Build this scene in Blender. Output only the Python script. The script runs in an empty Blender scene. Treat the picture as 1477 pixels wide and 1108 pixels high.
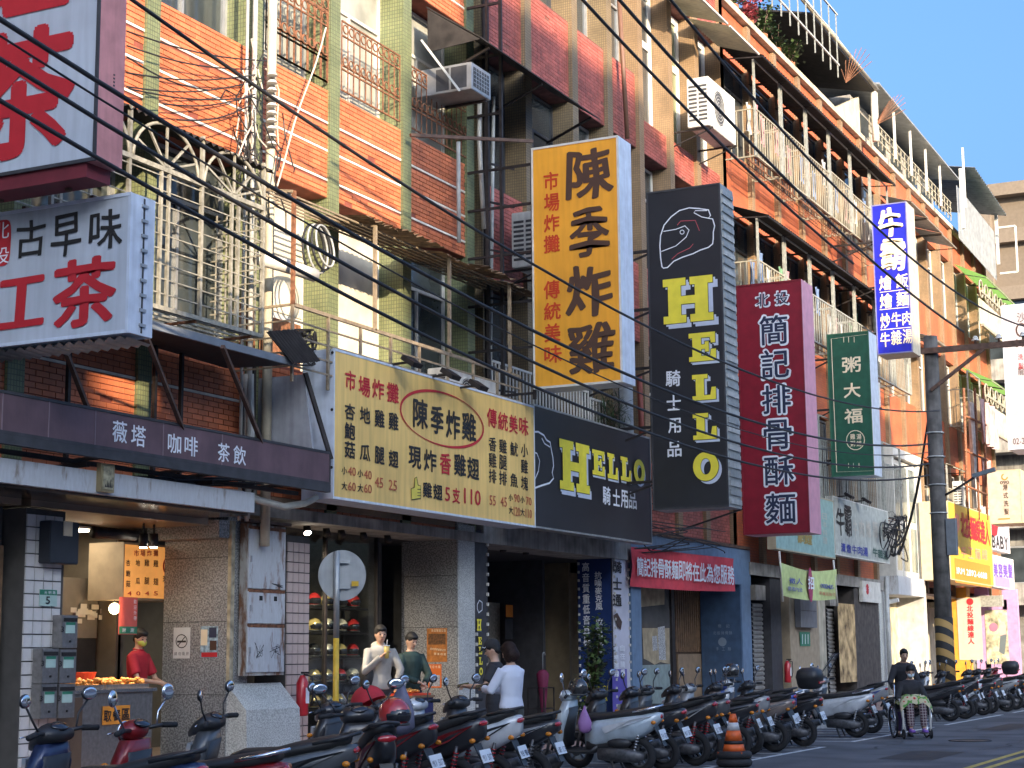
import bpy, bmesh, math, random
from mathutils import Vector, Matrix
random.seed(7)
R_ = math.radians
SC = bpy.context.scene
COL = SC.collection
# ---------------------------------------------------------------- camera
FPX, YAW, PITCH, ROLL, CAMH = 2461.7, -0.459333, 0.157774, 0.0083927, 1.5
cy_, sy_, cp_, sp_ = math.cos(YAW), math.sin(YAW), math.cos(PITCH), math.sin(PITCH)
cr_, sr_ = math.cos(ROLL), math.sin(ROLL)
FWD = Vector((sy_*cp_, cy_*cp_, sp_)); RGT0 = Vector((cy_, -sy_, 0)); DWN0 = FWD.cross(RGT0)
RGT = cr_*RGT0 + sr_*DWN0; DWN = -sr_*RGT0 + cr_*DWN0
CAM = Vector((0, 0, CAMH))
cd = bpy.data.cameras.new('camera'); cam = bpy.data.objects.new('camera', cd); COL.objects.link(cam)
M = Matrix((RGT, -DWN, -FWD)).transposed().to_4x4(); M.translation = CAM
cam.matrix_world = M
cd.sensor_fit = 'HORIZONTAL'; cd.sensor_width = 36; cd.lens = 36*FPX/1477
cd.clip_start = .1; cd.clip_end = 3000
SC.camera = cam
# ---------------------------------------------------------------- light
SUNV = Vector((1, -.8, .34)).normalized()
w = bpy.data.worlds.new('World'); SC.world = w; w.use_nodes = True
nt = w.node_tree; bg = nt.nodes['Background']
sky = nt.nodes.new('ShaderNodeTexSky'); sky.sky_type = 'NISHITA'; sky.sun_disc = False
sky.sun_elevation = math.asin(SUNV.z); sky.sun_rotation = math.atan2(SUNV.x, SUNV.y)
sky.air_density = 1; sky.dust_density = 10; sky.ozone_density = 6
nt.links.new(sky.outputs[0], bg.inputs[0]); bg.inputs[1].default_value = .138
sd = bpy.data.lights.new('sun', 'SUN'); sd.energy = 2.6; sd.angle = R_(.55); sd.color = (1, .80, .56)
so = bpy.data.objects.new('sun', sd); COL.objects.link(so)
so.rotation_euler = (-SUNV).to_track_quat('-Z', 'Y').to_euler(); so.location = (30, -30, 40)
SC.view_settings.view_transform = 'Standard'; SC.view_settings.look = 'None'
SC.view_settings.exposure = 2.1; SC.view_settings.gamma = 1
SC.view_settings.use_curve_mapping = False
SC.cycles.max_bounces = 6; SC.cycles.diffuse_bounces = 4; SC.cycles.transparent_max_bounces = 12
SC.cycles.sample_clamp_indirect = 4
# ---------------------------------------------------------------- photo pixel -> point on a real plane
def ray(px, py): return (px-738.5)/FPX*RGT + (py-554)/FPX*DWN + FWD
def atX(px, py, X): v = ray(px, py); return CAM + v*(X/v.x)
def atY(px, py, Y): v = ray(px, py); return CAM + v*(Y/v.y)
def atZ(px, py, Z): v = ray(px, py); return CAM + v*((Z-CAMH)/v.z)
F = -12.7          # plane of the pilaster fronts
V = Vector
# ---------------------------------------------------------------- materials
MC = {}
def mat(name, col, rough=.7, metal=0., var=.12, scale=6., bump=0., streak=0., emis=0., island=0., alpha=1., spec=None, coat=0., fine=40., trans=0.):
    if name in MC: return MC[name]
    m = bpy.data.materials.new(name); m.use_nodes = True; n = m.node_tree; N = n.nodes; L = n.links
    b = N['Principled BSDF']; b.inputs['Roughness'].default_value = rough; b.inputs['Metallic'].default_value = metal
    if coat: b.inputs['Coat Weight'].default_value = coat; b.inputs['Coat Roughness'].default_value = .08
    if spec is not None: b.inputs['Specular IOR Level'].default_value = spec
    c = (*col, 1)
    tc = N.new('ShaderNodeTexCoord')
    nz = N.new('ShaderNodeTexNoise'); nz.inputs['Scale'].default_value = scale; nz.inputs['Detail'].default_value = 6
    L.new(tc.outputs['Object'], nz.inputs['Vector'])
    mr = N.new('ShaderNodeMapRange'); mr.inputs[1].default_value = .3; mr.inputs[2].default_value = .7
    mr.inputs[3].default_value = 1-var*1.4; mr.inputs[4].default_value = 1+var
    L.new(nz.outputs[0], mr.inputs[0])
    val = mr.outputs[0]
    def mul(a, b_):
        x = N.new('ShaderNodeMath'); x.operation = 'MULTIPLY'; L.new(a, x.inputs[0]); L.new(b_, x.inputs[1]); return x.outputs[0]
    if streak:
        mp = N.new('ShaderNodeMapping'); mp.inputs['Scale'].default_value = (9, 9, .7)
        L.new(tc.outputs['Object'], mp.inputs[0])
        n2 = N.new('ShaderNodeTexNoise'); n2.inputs['Scale'].default_value = 1.3; n2.inputs['Detail'].default_value = 8
        L.new(mp.outputs[0], n2.inputs['Vector'])
        m2 = N.new('ShaderNodeMapRange'); m2.inputs[1].default_value = .42; m2.inputs[2].default_value = .75
        m2.inputs[3].default_value = 1; m2.inputs[4].default_value = 1-streak
        L.new(n2.outputs[0], m2.inputs[0]); val = mul(val, m2.outputs[0])
    if island:
        g = N.new('ShaderNodeNewGeometry')
        m3 = N.new('ShaderNodeMapRange'); m3.inputs[3].default_value = 1-island; m3.inputs[4].default_value = 1+island*.6
        L.new(g.outputs['Random Per Island'], m3.inputs[0]); val = mul(val, m3.outputs[0])
    hs = N.new('ShaderNodeVectorMath'); hs.operation = 'SCALE'; hs.inputs[0].default_value = col
    L.new(val, hs.inputs['Scale']); L.new(hs.outputs[0], b.inputs['Base Color'])
    if bump:
        n3 = N.new('ShaderNodeTexNoise'); n3.inputs['Scale'].default_value = fine; n3.inputs['Detail'].default_value = 3
        L.new(tc.outputs['Object'], n3.inputs['Vector'])
        bp = N.new('ShaderNodeBump'); bp.inputs['Strength'].default_value = bump; bp.inputs['Distance'].default_value = .01
        L.new(n3.outputs[0], bp.inputs['Height']); L.new(bp.outputs[0], b.inputs['Normal'])
    if emis: b.inputs['Emission Color'].default_value = c; b.inputs['Emission Strength'].default_value = emis
    if alpha < 1: b.inputs['Alpha'].default_value = alpha
    if trans: b.inputs['Transmission Weight'].default_value = trans
    MC[name] = m; return m
def mat_nodes(name):
    m = bpy.data.materials.new(name); m.use_nodes = True; MC[name] = m
    return m, m.node_tree.nodes, m.node_tree.links, m.node_tree.nodes['Principled BSDF']
def speckle(name, c1, c2, scale, rough=.6, bump=.1):          # granite / terrazzo / mosaic
    m, N, L, b = mat_nodes(name); tc = N.new('ShaderNodeTexCoord')
    v = N.new('ShaderNodeTexNoise'); v.inputs['Scale'].default_value = scale; v.inputs['Detail'].default_value = 2
    L.new(tc.outputs['Object'], v.inputs['Vector'])
    r = N.new('ShaderNodeValToRGB'); r.color_ramp.elements[0].position = .4; r.color_ramp.elements[1].position = .6
    r.color_ramp.elements[0].color = (*c1, 1); r.color_ramp.elements[1].color = (*c2, 1)
    L.new(v.outputs[0], r.inputs[0])
    n2 = N.new('ShaderNodeTexNoise'); n2.inputs['Scale'].default_value = 1.6; n2.inputs['Detail'].default_value = 5
    L.new(tc.outputs['Object'], n2.inputs['Vector'])
    mr = N.new('ShaderNodeMapRange'); mr.inputs[3].default_value = .7; mr.inputs[4].default_value = 1.25
    L.new(n2.outputs[0], mr.inputs[0])
    s = N.new('ShaderNodeVectorMath'); s.operation = 'SCALE'; L.new(r.outputs[0], s.inputs[0]); L.new(mr.outputs[0], s.inputs['Scale'])
    L.new(s.outputs[0], b.inputs['Base Color']); b.inputs['Roughness'].default_value = rough
    return m
def bricky(name, c1, c2, mortar, bw, rh, mt=.006, plane='YZ', rough=.6, bump=.5, squash=.5, streak=.0):
    m, N, L, b = mat_nodes(name); tc = N.new('ShaderNodeTexCoord')
    sx = N.new('ShaderNodeSeparateXYZ'); L.new(tc.outputs['Object'], sx.inputs[0])
    cx = N.new('ShaderNodeCombineXYZ')
    if plane == 'ANY':
        a = N.new('ShaderNodeMath'); L.new(sx.outputs[0], a.inputs[0]); L.new(sx.outputs[1], a.inputs[1]); L.new(a.outputs[0], cx.inputs[0])
    else: L.new(sx.outputs['XYZ'.index(plane[0])], cx.inputs[0])
    L.new(sx.outputs['XYZ'.index((plane if plane != 'ANY' else 'YZ')[1])], cx.inputs[1])
    t = N.new('ShaderNodeTexBrick'); t.inputs['Scale'].default_value = 1; t.inputs['Brick Width'].default_value = bw
    t.inputs['Row Height'].default_value = rh; t.inputs['Mortar Size'].default_value = mt; t.offset = squash
    t.inputs['Color1'].default_value = (*c1, 1); t.inputs['Color2'].default_value = (*c2, 1); t.inputs['Mortar'].default_value = (*mortar, 1)
    L.new(cx.outputs[0], t.inputs[0])
    n2 = N.new('ShaderNodeTexNoise'); n2.inputs['Scale'].default_value = 2.2; n2.inputs['Detail'].default_value = 7
    L.new(tc.outputs['Object'], n2.inputs['Vector'])
    mr = N.new('ShaderNodeMapRange'); mr.inputs[1].default_value = .3; mr.inputs[2].default_value = .7; mr.inputs[3].default_value = .78; mr.inputs[4].default_value = 1.15
    L.new(n2.outputs[0], mr.inputs[0])
    s = N.new('ShaderNodeVectorMath'); s.operation = 'SCALE'; L.new(t.outputs[0], s.inputs[0]); L.new(mr.outputs[0], s.inputs['Scale'])
    L.new(s.outputs[0], b.inputs['Base Color']); b.inputs['Roughness'].default_value = rough
    bp = N.new('ShaderNodeBump'); bp.invert = True; bp.inputs['Strength'].default_value = bump; bp.inputs['Distance'].default_value = .01
    L.new(t.outputs['Fac'], bp.inputs['Height']); L.new(bp.outputs[0], b.inputs['Normal'])
    return m
def glass(name, col, rough=.08, mix=.85):
    m, N, L, b = mat_nodes(name)
    tc = N.new('ShaderNodeTexCoord'); nz = N.new('ShaderNodeTexNoise'); nz.inputs['Scale'].default_value = 1.7; nz.inputs['Detail'].default_value = 4
    L.new(tc.outputs['Object'], nz.inputs['Vector'])
    mr = N.new('ShaderNodeMapRange'); mr.inputs[1].default_value = .3; mr.inputs[2].default_value = .7; mr.inputs[3].default_value = .6; mr.inputs[4].default_value = 1.25
    L.new(nz.outputs[0], mr.inputs[0])
    s = N.new('ShaderNodeVectorMath'); s.operation = 'SCALE'; s.inputs[0].default_value = col; L.new(mr.outputs[0], s.inputs['Scale'])
    L.new(s.outputs[0], b.inputs['Base Color']); b.inputs['Roughness'].default_value = rough
    b.inputs['Specular IOR Level'].default_value = .8
    n3 = N.new('ShaderNodeTexNoise'); n3.inputs['Scale'].default_value = 3; L.new(tc.outputs['Object'], n3.inputs['Vector'])
    bp = N.new('ShaderNodeBump'); bp.inputs['Strength'].default_value = .12; bp.inputs['Distance'].default_value = .02
    L.new(n3.outputs[0], bp.inputs['Height']); L.new(bp.outputs[0], b.inputs['Normal'])
    return m
def translucent(name, col, fac=.5):
    m = bpy.data.materials.new(name); m.use_nodes = True; N = m.node_tree.nodes; L = m.node_tree.links; b = N['Principled BSDF']; b.inputs['Base Color'].default_value = (*col, 1); b.inputs['Roughness'].default_value = .5
    t = N.new('ShaderNodeBsdfTranslucent'); t.inputs[0].default_value = (*col, 1); x = N.new('ShaderNodeMixShader'); x.inputs[0].default_value = fac
    L.new(b.outputs[0], x.inputs[1]); L.new(t.outputs[0], x.inputs[2]); L.new(x.outputs[0], N['Material Output'].inputs[0]); MC[name] = m; return m
def clear(name, tint=(1, 1, 1), fac=.82):                      # thin clear sheet: mostly see-through, some gloss
    m = bpy.data.materials.new(name); m.use_nodes = True; N = m.node_tree.nodes; L = m.node_tree.links
    N.remove(N['Principled BSDF']); b = N.new('ShaderNodeBsdfGlossy'); b.inputs['Roughness'].default_value = .06
    t = N.new('ShaderNodeBsdfTransparent'); t.inputs[0].default_value = (*tint, 1)
    x = N.new('ShaderNodeMixShader'); x.inputs[0].default_value = fac
    L.new(b.outputs[0], x.inputs[1]); L.new(t.outputs[0], x.inputs[2]); L.new(x.outputs[0], N['Material Output'].inputs[0])
    MC[name] = m; return m
def rusty(name, col, rust, amt=.56, scale=3.2, rough=.55):       # enamel with runs and blooms of rust
    m, N, L, b = mat_nodes(name); tc = N.new('ShaderNodeTexCoord'); mp = N.new('ShaderNodeMapping'); mp.inputs['Scale'].default_value = (2.2, 2.2, .55); L.new(tc.outputs['Object'], mp.inputs[0])
    n1 = N.new('ShaderNodeTexNoise'); n1.inputs['Scale'].default_value = scale; n1.inputs['Detail'].default_value = 9; n1.inputs['Roughness'].default_value = .68; L.new(mp.outputs[0], n1.inputs['Vector'])
    r = N.new('ShaderNodeValToRGB'); e = r.color_ramp.elements; e[0].position = amt-.08; e[0].color = (0, 0, 0, 1); e[1].position = amt+.05; e[1].color = (1, 1, 1, 1); L.new(n1.outputs[0], r.inputs[0])
    n2 = N.new('ShaderNodeTexNoise'); n2.inputs['Scale'].default_value = 14; n2.inputs['Detail'].default_value = 5; L.new(mp.outputs[0], n2.inputs['Vector'])
    x2 = N.new('ShaderNodeMix'); x2.data_type = 'RGBA'; x2.inputs[6].default_value = (*col, 1); x2.inputs[7].default_value = (col[0]*.72, col[1]*.70, col[2]*.66, 1); L.new(n2.outputs[0], x2.inputs[0])
    x = N.new('ShaderNodeMix'); x.data_type = 'RGBA'; L.new(r.outputs[0], x.inputs[0]); L.new(x2.outputs[2], x.inputs[6]); x.inputs[7].default_value = (*rust, 1)
    L.new(x.outputs[2], b.inputs['Base Color']); b.inputs['Roughness'].default_value = rough; return m
# ---------------------------------------------------------------- objects
BASE = {}
def tag(o, label=None, cat=None, group=None, kind=None):
    if label: o['label'] = label
    if cat: o['category'] = cat
    if group: o['group'] = group
    if kind: o['kind'] = kind
    return o
def thing(name, label, cat, loc=(0, 0, 0), group=None, rz=0):
    o = bpy.data.objects.new(name, None); COL.objects.link(o); o.empty_display_size = .2
    o.location = loc; o.rotation_euler.z = rz; BASE[o.name] = V(loc)
    return tag(o, label, cat, group)
def link(name, me, parent=None, loc=None):
    o = bpy.data.objects.new(name, me); COL.objects.link(o)
    if parent: o.parent = parent; BASE[o.name] = BASE.get(parent.name, V())
    if loc is not None: o.location = loc
    return o
def copy_tree(o, parent=None):
    c = o.copy(); COL.objects.link(c); c.parent = parent
    for ch in KIDS.get(o.name, []): copy_tree(ch, c)
    return c
KIDS = {}
def index_kids():
    KIDS.clear()
    for o in bpy.data.objects:
        if o.parent: KIDS.setdefault(o.parent.name, []).append(o)
class MB:
    def __init__(s): s.v = []; s.f = []; s.m = []; s.k = 0; s.sm = []; s.smooth = False
    def add(s, vs, fs, k=None):
        o = len(s.v); s.v.extend([V(p) for p in vs]); s.f.extend([[i+o for i in f] for f in fs])
        s.m.extend([s.k if k is None else k]*len(fs)); s.sm.extend([s.smooth]*len(fs)); return s
    def box(s, x0, x1, y0, y1, z0, z1):
        if x0 > x1: x0, x1 = x1, x0
        if y0 > y1: y0, y1 = y1, y0
        if z0 > z1: z0, z1 = z1, z0
        return s.add([(x0,y0,z0),(x1,y0,z0),(x1,y1,z0),(x0,y1,z0),(x0,y0,z1),(x1,y0,z1),(x1,y1,z1),(x0,y1,z1)],
                     [(3,2,1,0),(4,5,6,7),(0,1,5,4),(1,2,6,5),(2,3,7,6),(3,0,4,7)])
    def cbox(s, c, d): return s.box(c[0]-d[0]/2, c[0]+d[0]/2, c[1]-d[1]/2, c[1]+d[1]/2, c[2]-d[2]/2, c[2]+d[2]/2)
    def obox(s, c, d, rot):
        c = V(c); P = [c + rot @ V((a*d[0]/2, b*d[1]/2, e*d[2]/2)) for e in (-1, 1) for a, b in ((-1,-1),(1,-1),(1,1),(-1,1))]
        return s.add(P, [(3,2,1,0),(4,5,6,7),(0,1,5,4),(1,2,6,5),(2,3,7,6),(3,0,4,7)])
    def bar(s, p, q, w_, h=None, up=(0, 0, 1)):
        p, q = V(p), V(q); d = (q-p).normalized(); u = V(up)
        if abs(d.dot(u)) > .95: u = V((1, 0, 0))
        a = d.cross(u).normalized()*w_/2; b = a.cross(d).normalized()*(h or w_)/2
        P = [x + i*a + j*b for x in (p, q) for i, j in ((-1,-1),(1,-1),(1,1),(-1,1))]
        return s.add(P, [(3,2,1,0),(4,5,6,7),(0,1,5,4),(1,2,6,5),(2,3,7,6),(3,0,4,7)])
    def tube(s, pts, r, n=8, cap=True):
        pts = [V(p) for p in pts]; rs = r if isinstance(r, (list, tuple)) else [r]*len(pts)
        vs = []; u = None
        for i, p in enumerate(pts):
            t = (pts[min(i+1, len(pts)-1)] - pts[max(i-1, 0)])
            t = t.normalized() if t.length > 1e-9 else V((0, 0, 1))
            if u is None: u = t.orthogonal().normalized()
            u = (u - t*u.dot(t)); u = u.normalized() if u.length > 1e-6 else t.orthogonal().normalized()
            b = t.cross(u)
            for k in range(n): a = 2*math.pi*k/n; vs.append(p + (u*math.cos(a) + b*math.sin(a))*rs[i])
        fs = [(i*n+k, i*n+(k+1) % n, (i+1)*n+(k+1) % n, (i+1)*n+k) for i in range(len(pts)-1) for k in range(n)]
        if cap: fs += [tuple(range(n))[::-1], tuple((len(pts)-1)*n+k for k in range(n))]
        sm = s.smooth; s.smooth = n > 5; s.add(vs, fs); s.smooth = sm; return s
    def loft(s, rings, cap=True, close=True):
        n = len(rings[0]); vs = [p for r in rings for p in r]
        kk = range(n) if close else range(n-1)
        fs = [(i*n+k, i*n+(k+1) % n, (i+1)*n+(k+1) % n, (i+1)*n+k) for i in range(len(rings)-1) for k in kk]
        if cap: fs += [tuple(range(n))[::-1], tuple((len(rings)-1)*n+k for k in range(n))]
        sm = s.smooth; s.smooth = True; s.add(vs, fs); s.smooth = sm; return s
    def ball(s, c, r, seg=14, rg=9, rot=None, a0=0., a1=1.):
        c = V(c); r = (r, r, r) if not isinstance(r, (tuple, list)) else r; vs = []
        for i in range(rg+1):
            t = math.pi*(a0+(a1-a0)*i/rg)
            for k in range(seg):
                a = 2*math.pi*k/seg; p = V((r[0]*math.sin(t)*math.cos(a), r[1]*math.sin(t)*math.sin(a), r[2]*math.cos(t)))
                vs.append(c + (rot @ p if rot else p))
        fs = [(i*seg+k, (i+1)*seg+k, (i+1)*seg+(k+1) % seg, i*seg+(k+1) % seg) for i in range(rg) for k in range(seg)]
        sm = s.smooth; s.smooth = True; s.add(vs, fs); s.smooth = sm; return s
    def disc(s, c, nrm, r, th, n=24, r2=None):
        c, nrm = V(c), V(nrm).normalized(); u = nrm.orthogonal().normalized(); b = nrm.cross(u); r2 = r if r2 is None else r2
        A = [c + (u*math.cos(2*math.pi*k/n)+b*math.sin(2*math.pi*k/n))*r for k in range(n)]
        B = [c + nrm*th + (u*math.cos(2*math.pi*k/n)+b*math.sin(2*math.pi*k/n))*r2 for k in range(n)]
        return s.add(A+B, [tuple(range(n))[::-1], tuple(range(n, 2*n))] + [(k, (k+1) % n, n+(k+1) % n, n+k) for k in range(n)])
    def torus(s, c, nrm, R, r, n=24, m_=8, sq=1.):
        c, nrm = V(c), V(nrm).normalized(); u = nrm.orthogonal().normalized(); b = nrm.cross(u); vs = []
        for k in range(n):
            a = 2*math.pi*k/n; d = u*math.cos(a)+b*math.sin(a)
            for j in range(m_): t = 2*math.pi*j/m_; vs.append(c + d*(R+r*math.cos(t)) + nrm*r*sq*math.sin(t))
        fs = [(k*m_+j, ((k+1) % n)*m_+j, ((k+1) % n)*m_+(j+1) % m_, k*m_+(j+1) % m_) for k in range(n) for j in range(m_)]
        sm = s.smooth; s.smooth = True; s.add(vs, fs); s.smooth = sm; return s
    def prism(s, pts, n_, th):              # planar outline extruded by th along n_
        n_ = V(n_).normalized()*th; A = [V(p) for p in pts]; B = [p+n_ for p in A]; k = len(A)
        return s.add(A+B, [tuple(range(k))[::-1], tuple(range(k, 2*k))] + [(i, (i+1) % k, k+(i+1) % k, k+i) for i in range(k)])
    def quad(s, a, b, c, d): return s.add([a, b, c, d], [(0, 1, 2, 3)])
    def mesh(s, name, mats, base=None):
        me = bpy.data.meshes.new(name); b = base or V()
        me.from_pydata([tuple(p-b) for p in s.v], [], s.f)
        for mm in (mats if isinstance(mats, (list, tuple)) else [mats]): me.materials.append(mm)
        me.polygons.foreach_set('material_index', s.m); me.polygons.foreach_set('use_smooth', s.sm)
        me.update(); return me
    def build(s, name, mats, parent=None, bevel=0., fix=True):
        if bevel or fix:
            pass
        me = s.mesh(name, mats, BASE.get(parent.name) if parent else None)
        if fix:
            bm = bmesh.new(); bm.from_mesh(me); bmesh.ops.recalc_face_normals(bm, faces=bm.faces)
            if bevel:
                bmesh.ops.bevel(bm, geom=[e for e in bm.edges if len(e.link_faces) == 2 and e.calc_face_angle(0) > .6], offset=bevel, segments=2, affect='EDGES', clamp_overlap=True)
            bm.to_mesh(me); bm.free()
        return link(name, me, parent)
def corr(mb, a, b, dvec, n, amp, th=.004, ragged=0.):            # corrugated sheet: a->b is across waves, dvec the run
    a, b, dvec = V(a), V(b), V(dvec); nn = (b-a).cross(dvec).normalized(); top = []; k = n*4
    for i in range(k+1):
        p = a + (b-a)*i/k + nn*amp*math.sin(i*math.pi/2); r_ = 1+random.uniform(-ragged, ragged)
        top.append((p, p+dvec*r_))
    vs = [p for t in top for p in t]; fs = [(2*i, 2*i+2, 2*i+3, 2*i+1) for i in range(k)]
    sm = mb.smooth; mb.smooth = True; mb.add(vs, fs); mb.smooth = sm; return mb
# ---------------------------------------------------------------- lettering
GL = {}
def glyph(ch, bold=0.):
    key = (ch, bold)
    if key not in GL:
        c = bpy.data.curves.new('t', 'FONT'); c.body = ch; c.resolution_u = 2; c.offset = bold
        o = bpy.data.objects.new('t', c); COL.objects.link(o); bpy.context.view_layer.update()
        m = bpy.data.meshes.new_from_object(o.evaluated_get(bpy.context.evaluated_depsgraph_get()))
        vs = [(v.co.x, v.co.y) for v in m.vertices]; fs = [tuple(p.vertices) for p in m.polygons]
        bpy.data.objects.remove(o); bpy.data.curves.remove(c); bpy.data.meshes.remove(m)
        if vs:
            x0, x1 = min(v[0] for v in vs), max(v[0] for v in vs); y0, y1 = min(v[1] for v in vs), max(v[1] for v in vs)
            vs = [((x-x0)/(x1-x0)-.5, (y-y0)/(y1-y0)-.5) for x, y in vs]
        GL[key] = (vs, fs)
    return GL[key]
class Board:                       # a flat board: origin o, right u, up v, normal n
    def __init__(s, o, u, v): s.o, s.u, s.v = V(o), V(u).normalized(), V(v).normalized(); s.n = s.u.cross(s.v).normalized()
    def hit(s, px, py): r = ray(px, py); t = (s.o-CAM).dot(s.n)/r.dot(s.n); p = CAM+r*t-s.o; return p.dot(s.u), p.dot(s.v)
    def pt(s, a, b, off=0.): return s.o + s.u*a + s.v*b + s.n*off
    def text(s, name, items, m, parent, bold=0., off=.006, grow=0., shear=0., wob=0., label=None):
        vs, fs = [], []
        ring = [(0, 0)] if bold < .006 else [(0, 0)]+[(math.cos(a), math.sin(a)) if not wob else (1.25*math.cos(a)-.35*math.sin(a), .45*math.cos(a)+.75*math.sin(a)) for a in [math.pi*k/4 for k in range(8)]]
        for ch, cx, cy, w_, h in items:
            g = glyph(ch, 0.)
            if not g[0]: continue
            u0, v0 = s.hit(cx, cy); ua, _ = s.hit(cx-w_/2, cy); ub, _ = s.hit(cx+w_/2, cy); _, va = s.hit(cx, cy+h/2); _, vb = s.hit(cx, cy-h/2)
            W, H = ub-ua+grow, vb-va+grow; o = len(vs)
            for q, (dx, dy) in enumerate(ring):          # strokes thickened by shifted copies, each a hair prouder
                o = len(vs)
                for x, y in g[0]:
                    if wob: x, y = x+wob*math.sin(5*y+3*x+cx), y+wob*math.sin(6*x+cy)
                    vs.append(s.pt(u0+(x+shear*y)*W*(1-bold)+dx*bold*min(W, H), v0+y*H*(1-bold)+dy*bold*min(W, H), off+.0004*q))
                fs += [tuple(i+o for i in f) for f in g[1]]
        b = MB(); b.add(vs, fs); ob = b.build(name, m, parent, fix=False)
        if label: ob['label'] = label
        return ob
    def poly(s, mb, pts, off=.006, px=True):     # filled outline given in photo pixels (or board metres)
        P = [s.hit(*p) for p in pts] if px else pts
        mb.add([s.pt(a, b, off) for a, b in P], [tuple(range(len(P)))]); return mb
    def line(s, mb, pts, wd, off=.006, px=True, close=False):   # ribbon
        P = [V((*(s.hit(*p) if px else p), 0)) for p in pts]
        if close: P.append(P[0])
        L_ = []
        for i, p in enumerate(P):
            a = P[max(i-1, 0)] if not (close and i == 0) else P[-2]; b = P[min(i+1, len(P)-1)] if not (close and i == len(P)-1) else P[1]
            t = (b-a).normalized(); nn = V((-t.y, t.x, 0))*wd/2; L_.append((p+nn, p-nn))
        vs = [s.pt(q.x, q.y, off) for pr in L_ for q in pr]
        mb.add(vs, [(2*i, 2*i+1, 2*i+3, 2*i+2) for i in range(len(P)-1)]); return mb
def row(txt, x0, y0, x1, y1, w_, h):
    n = len(txt); return [(c, x0+(x1-x0)*i/max(n-1, 1), y0+(y1-y0)*i/max(n-1, 1), w_, h) for i, c in enumerate(txt) if c != ' ']
SLAB = {  # slab-serif outlines in a unit box, y up
 'H': [(0,0),(.46,0),(.46,.17),(.36,.17),(.36,.41),(.64,.41),(.64,.17),(.54,.17),(.54,0),(1,0),(1,.17),(.9,.17),(.9,.83),(1,.83),(1,1),(.54,1),(.54,.83),(.64,.83),(.64,.59),(.36,.59),(.36,.83),(.46,.83),(.46,1),(0,1),(0,.83),(.1,.83),(.1,.17),(0,.17)],
 'E': [(0,0),(1,0),(1,.4),(.82,.4),(.78,.18),(.46,.18),(.46,.42),(.6,.42),(.6,.32),(.74,.32),(.74,.68),(.6,.68),(.6,.58),(.46,.58),(.46,.82),(.78,.82),(.82,.62),(.98,.62),(.98,1),(0,1),(0,.83),(.13,.83),(.13,.17),(0,.17)],
 'L': [(0,0),(1,0),(1,.48),(.82,.48),(.76,.18),(.5,.18),(.5,.83),(.66,.83),(.66,1),(0,1),(0,.83),(.15,.83),(.15,.17),(0,.17)]}
def ell(n=28, sx=.5, sy=.5): return [(.5+sx*math.cos(2*math.pi*k/n), .5+sy*math.sin(2*math.pi*k/n)) for k in range(n)]
def slab_word(bd, name, items, parent, my, mw, mk, sc):
    ly, lk, lw = MB(), MB(), MB()
    for ch, xa, ya, xb, yb in items:
        a0, _ = bd.hit(xa, (ya+yb)/2); a1, _ = bd.hit(xb, (ya+yb)/2); _, b1 = bd.hit((xa+xb)/2, ya); _, b0 = bd.hit((xa+xb)/2, yb)
        dx = dy = sc*(b1-b0)
        if ch == 'O':
            o_, i_ = ell(), ell(28, .2, .28)
            for mb, off, gx, z, g in ((lw, .010, dx, 1, .0), (lk, .014, 0, 0, .012), (ly, .018, 0, 0, 0)):
                S = [bd.pt(a0+x*(a1-a0)+gx+(x-.5)*2*g, b0+y*(b1-b0)-gx+(y-.5)*2*g, off) for x, y in o_]
                T = [bd.pt(a0+x*(a1-a0)+gx-(x-.5)*2*g, b0+y*(b1-b0)-gx-(y-.5)*2*g, off) for x, y in i_]
                mb.add(S+T, [(k, (k+1) % 28, 28+(k+1) % 28, 28+k) for k in range(28)])
            continue
        pl = SLAB[ch]
        def P(gx, off, g):
            r = []; n = len(pl)
            for i, (x, y) in enumerate(pl):
                q = V((x*(a1-a0), y*(b1-b0))); pr = V((pl[i-1][0]*(a1-a0), pl[i-1][1]*(b1-b0))); nx = V((pl[(i+1) % n][0]*(a1-a0), pl[(i+1) % n][1]*(b1-b0)))
                e1, e2 = (q-pr).normalized(), (nx-q).normalized(); r.append(bd.pt(a0+q.x+gx+g*(e1.y+e2.y), b0+q.y-gx-g*(e1.x+e2.x), off))
            return r
        k = len(pl)
        lw.add(P(dx, .010, 0), [tuple(range(k))]); lw.add(P(dx*.5, .0085, 0), [tuple(range(k))])
        lk.add(P(0, .014, .010), [tuple(range(k))]); ly.add(P(0, .018, 0), [tuple(range(k))])
    lw.build(name, mw, parent, fix=False); lk.build(name, mk, parent, fix=False); return ly.build(name, my, parent, fix=False)
# ================================================================ palette
m_asph = mat('asphalt', (.105, .109, .118), .9, var=.34, scale=.9, bump=.6, fine=60)
m_walk = bricky('red_paving', (.32, .20, .17), (.38, .25, .21), (.18, .16, .14), .2, .1, plane='XY', rough=.8)
m_arc = bricky('arcade_tiles', (.34, .25, .21), (.38, .28, .24), (.12, .11, .10), .3, .3, plane='XY', rough=.5, squash=0)
m_line = mat('road_paint', (.62, .63, .63), .8, var=.3, scale=9, bump=.2)
m_yline = mat('yellow_road_paint', (.55, .42, .10), .8, var=.3, scale=9)
m_kerb = mat('kerb_concrete', (.30, .30, .29), .9, var=.25, bump=.4)
m_tA = mat('red_wall_tile', (.58, .175, .075), .5, var=.14, scale=1.3, island=.26, streak=.14)
m_tB = mat('brick_red_wall_tile', (.42, .115, .085), .5, var=.2, scale=1.2, island=.3, streak=.35)
m_grA = mat('tile_grout_red', (.22, .06, .04), .9, var=.2)
m_grB = mat('tile_grout_dull', (.19, .075, .06), .9, var=.25)
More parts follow.
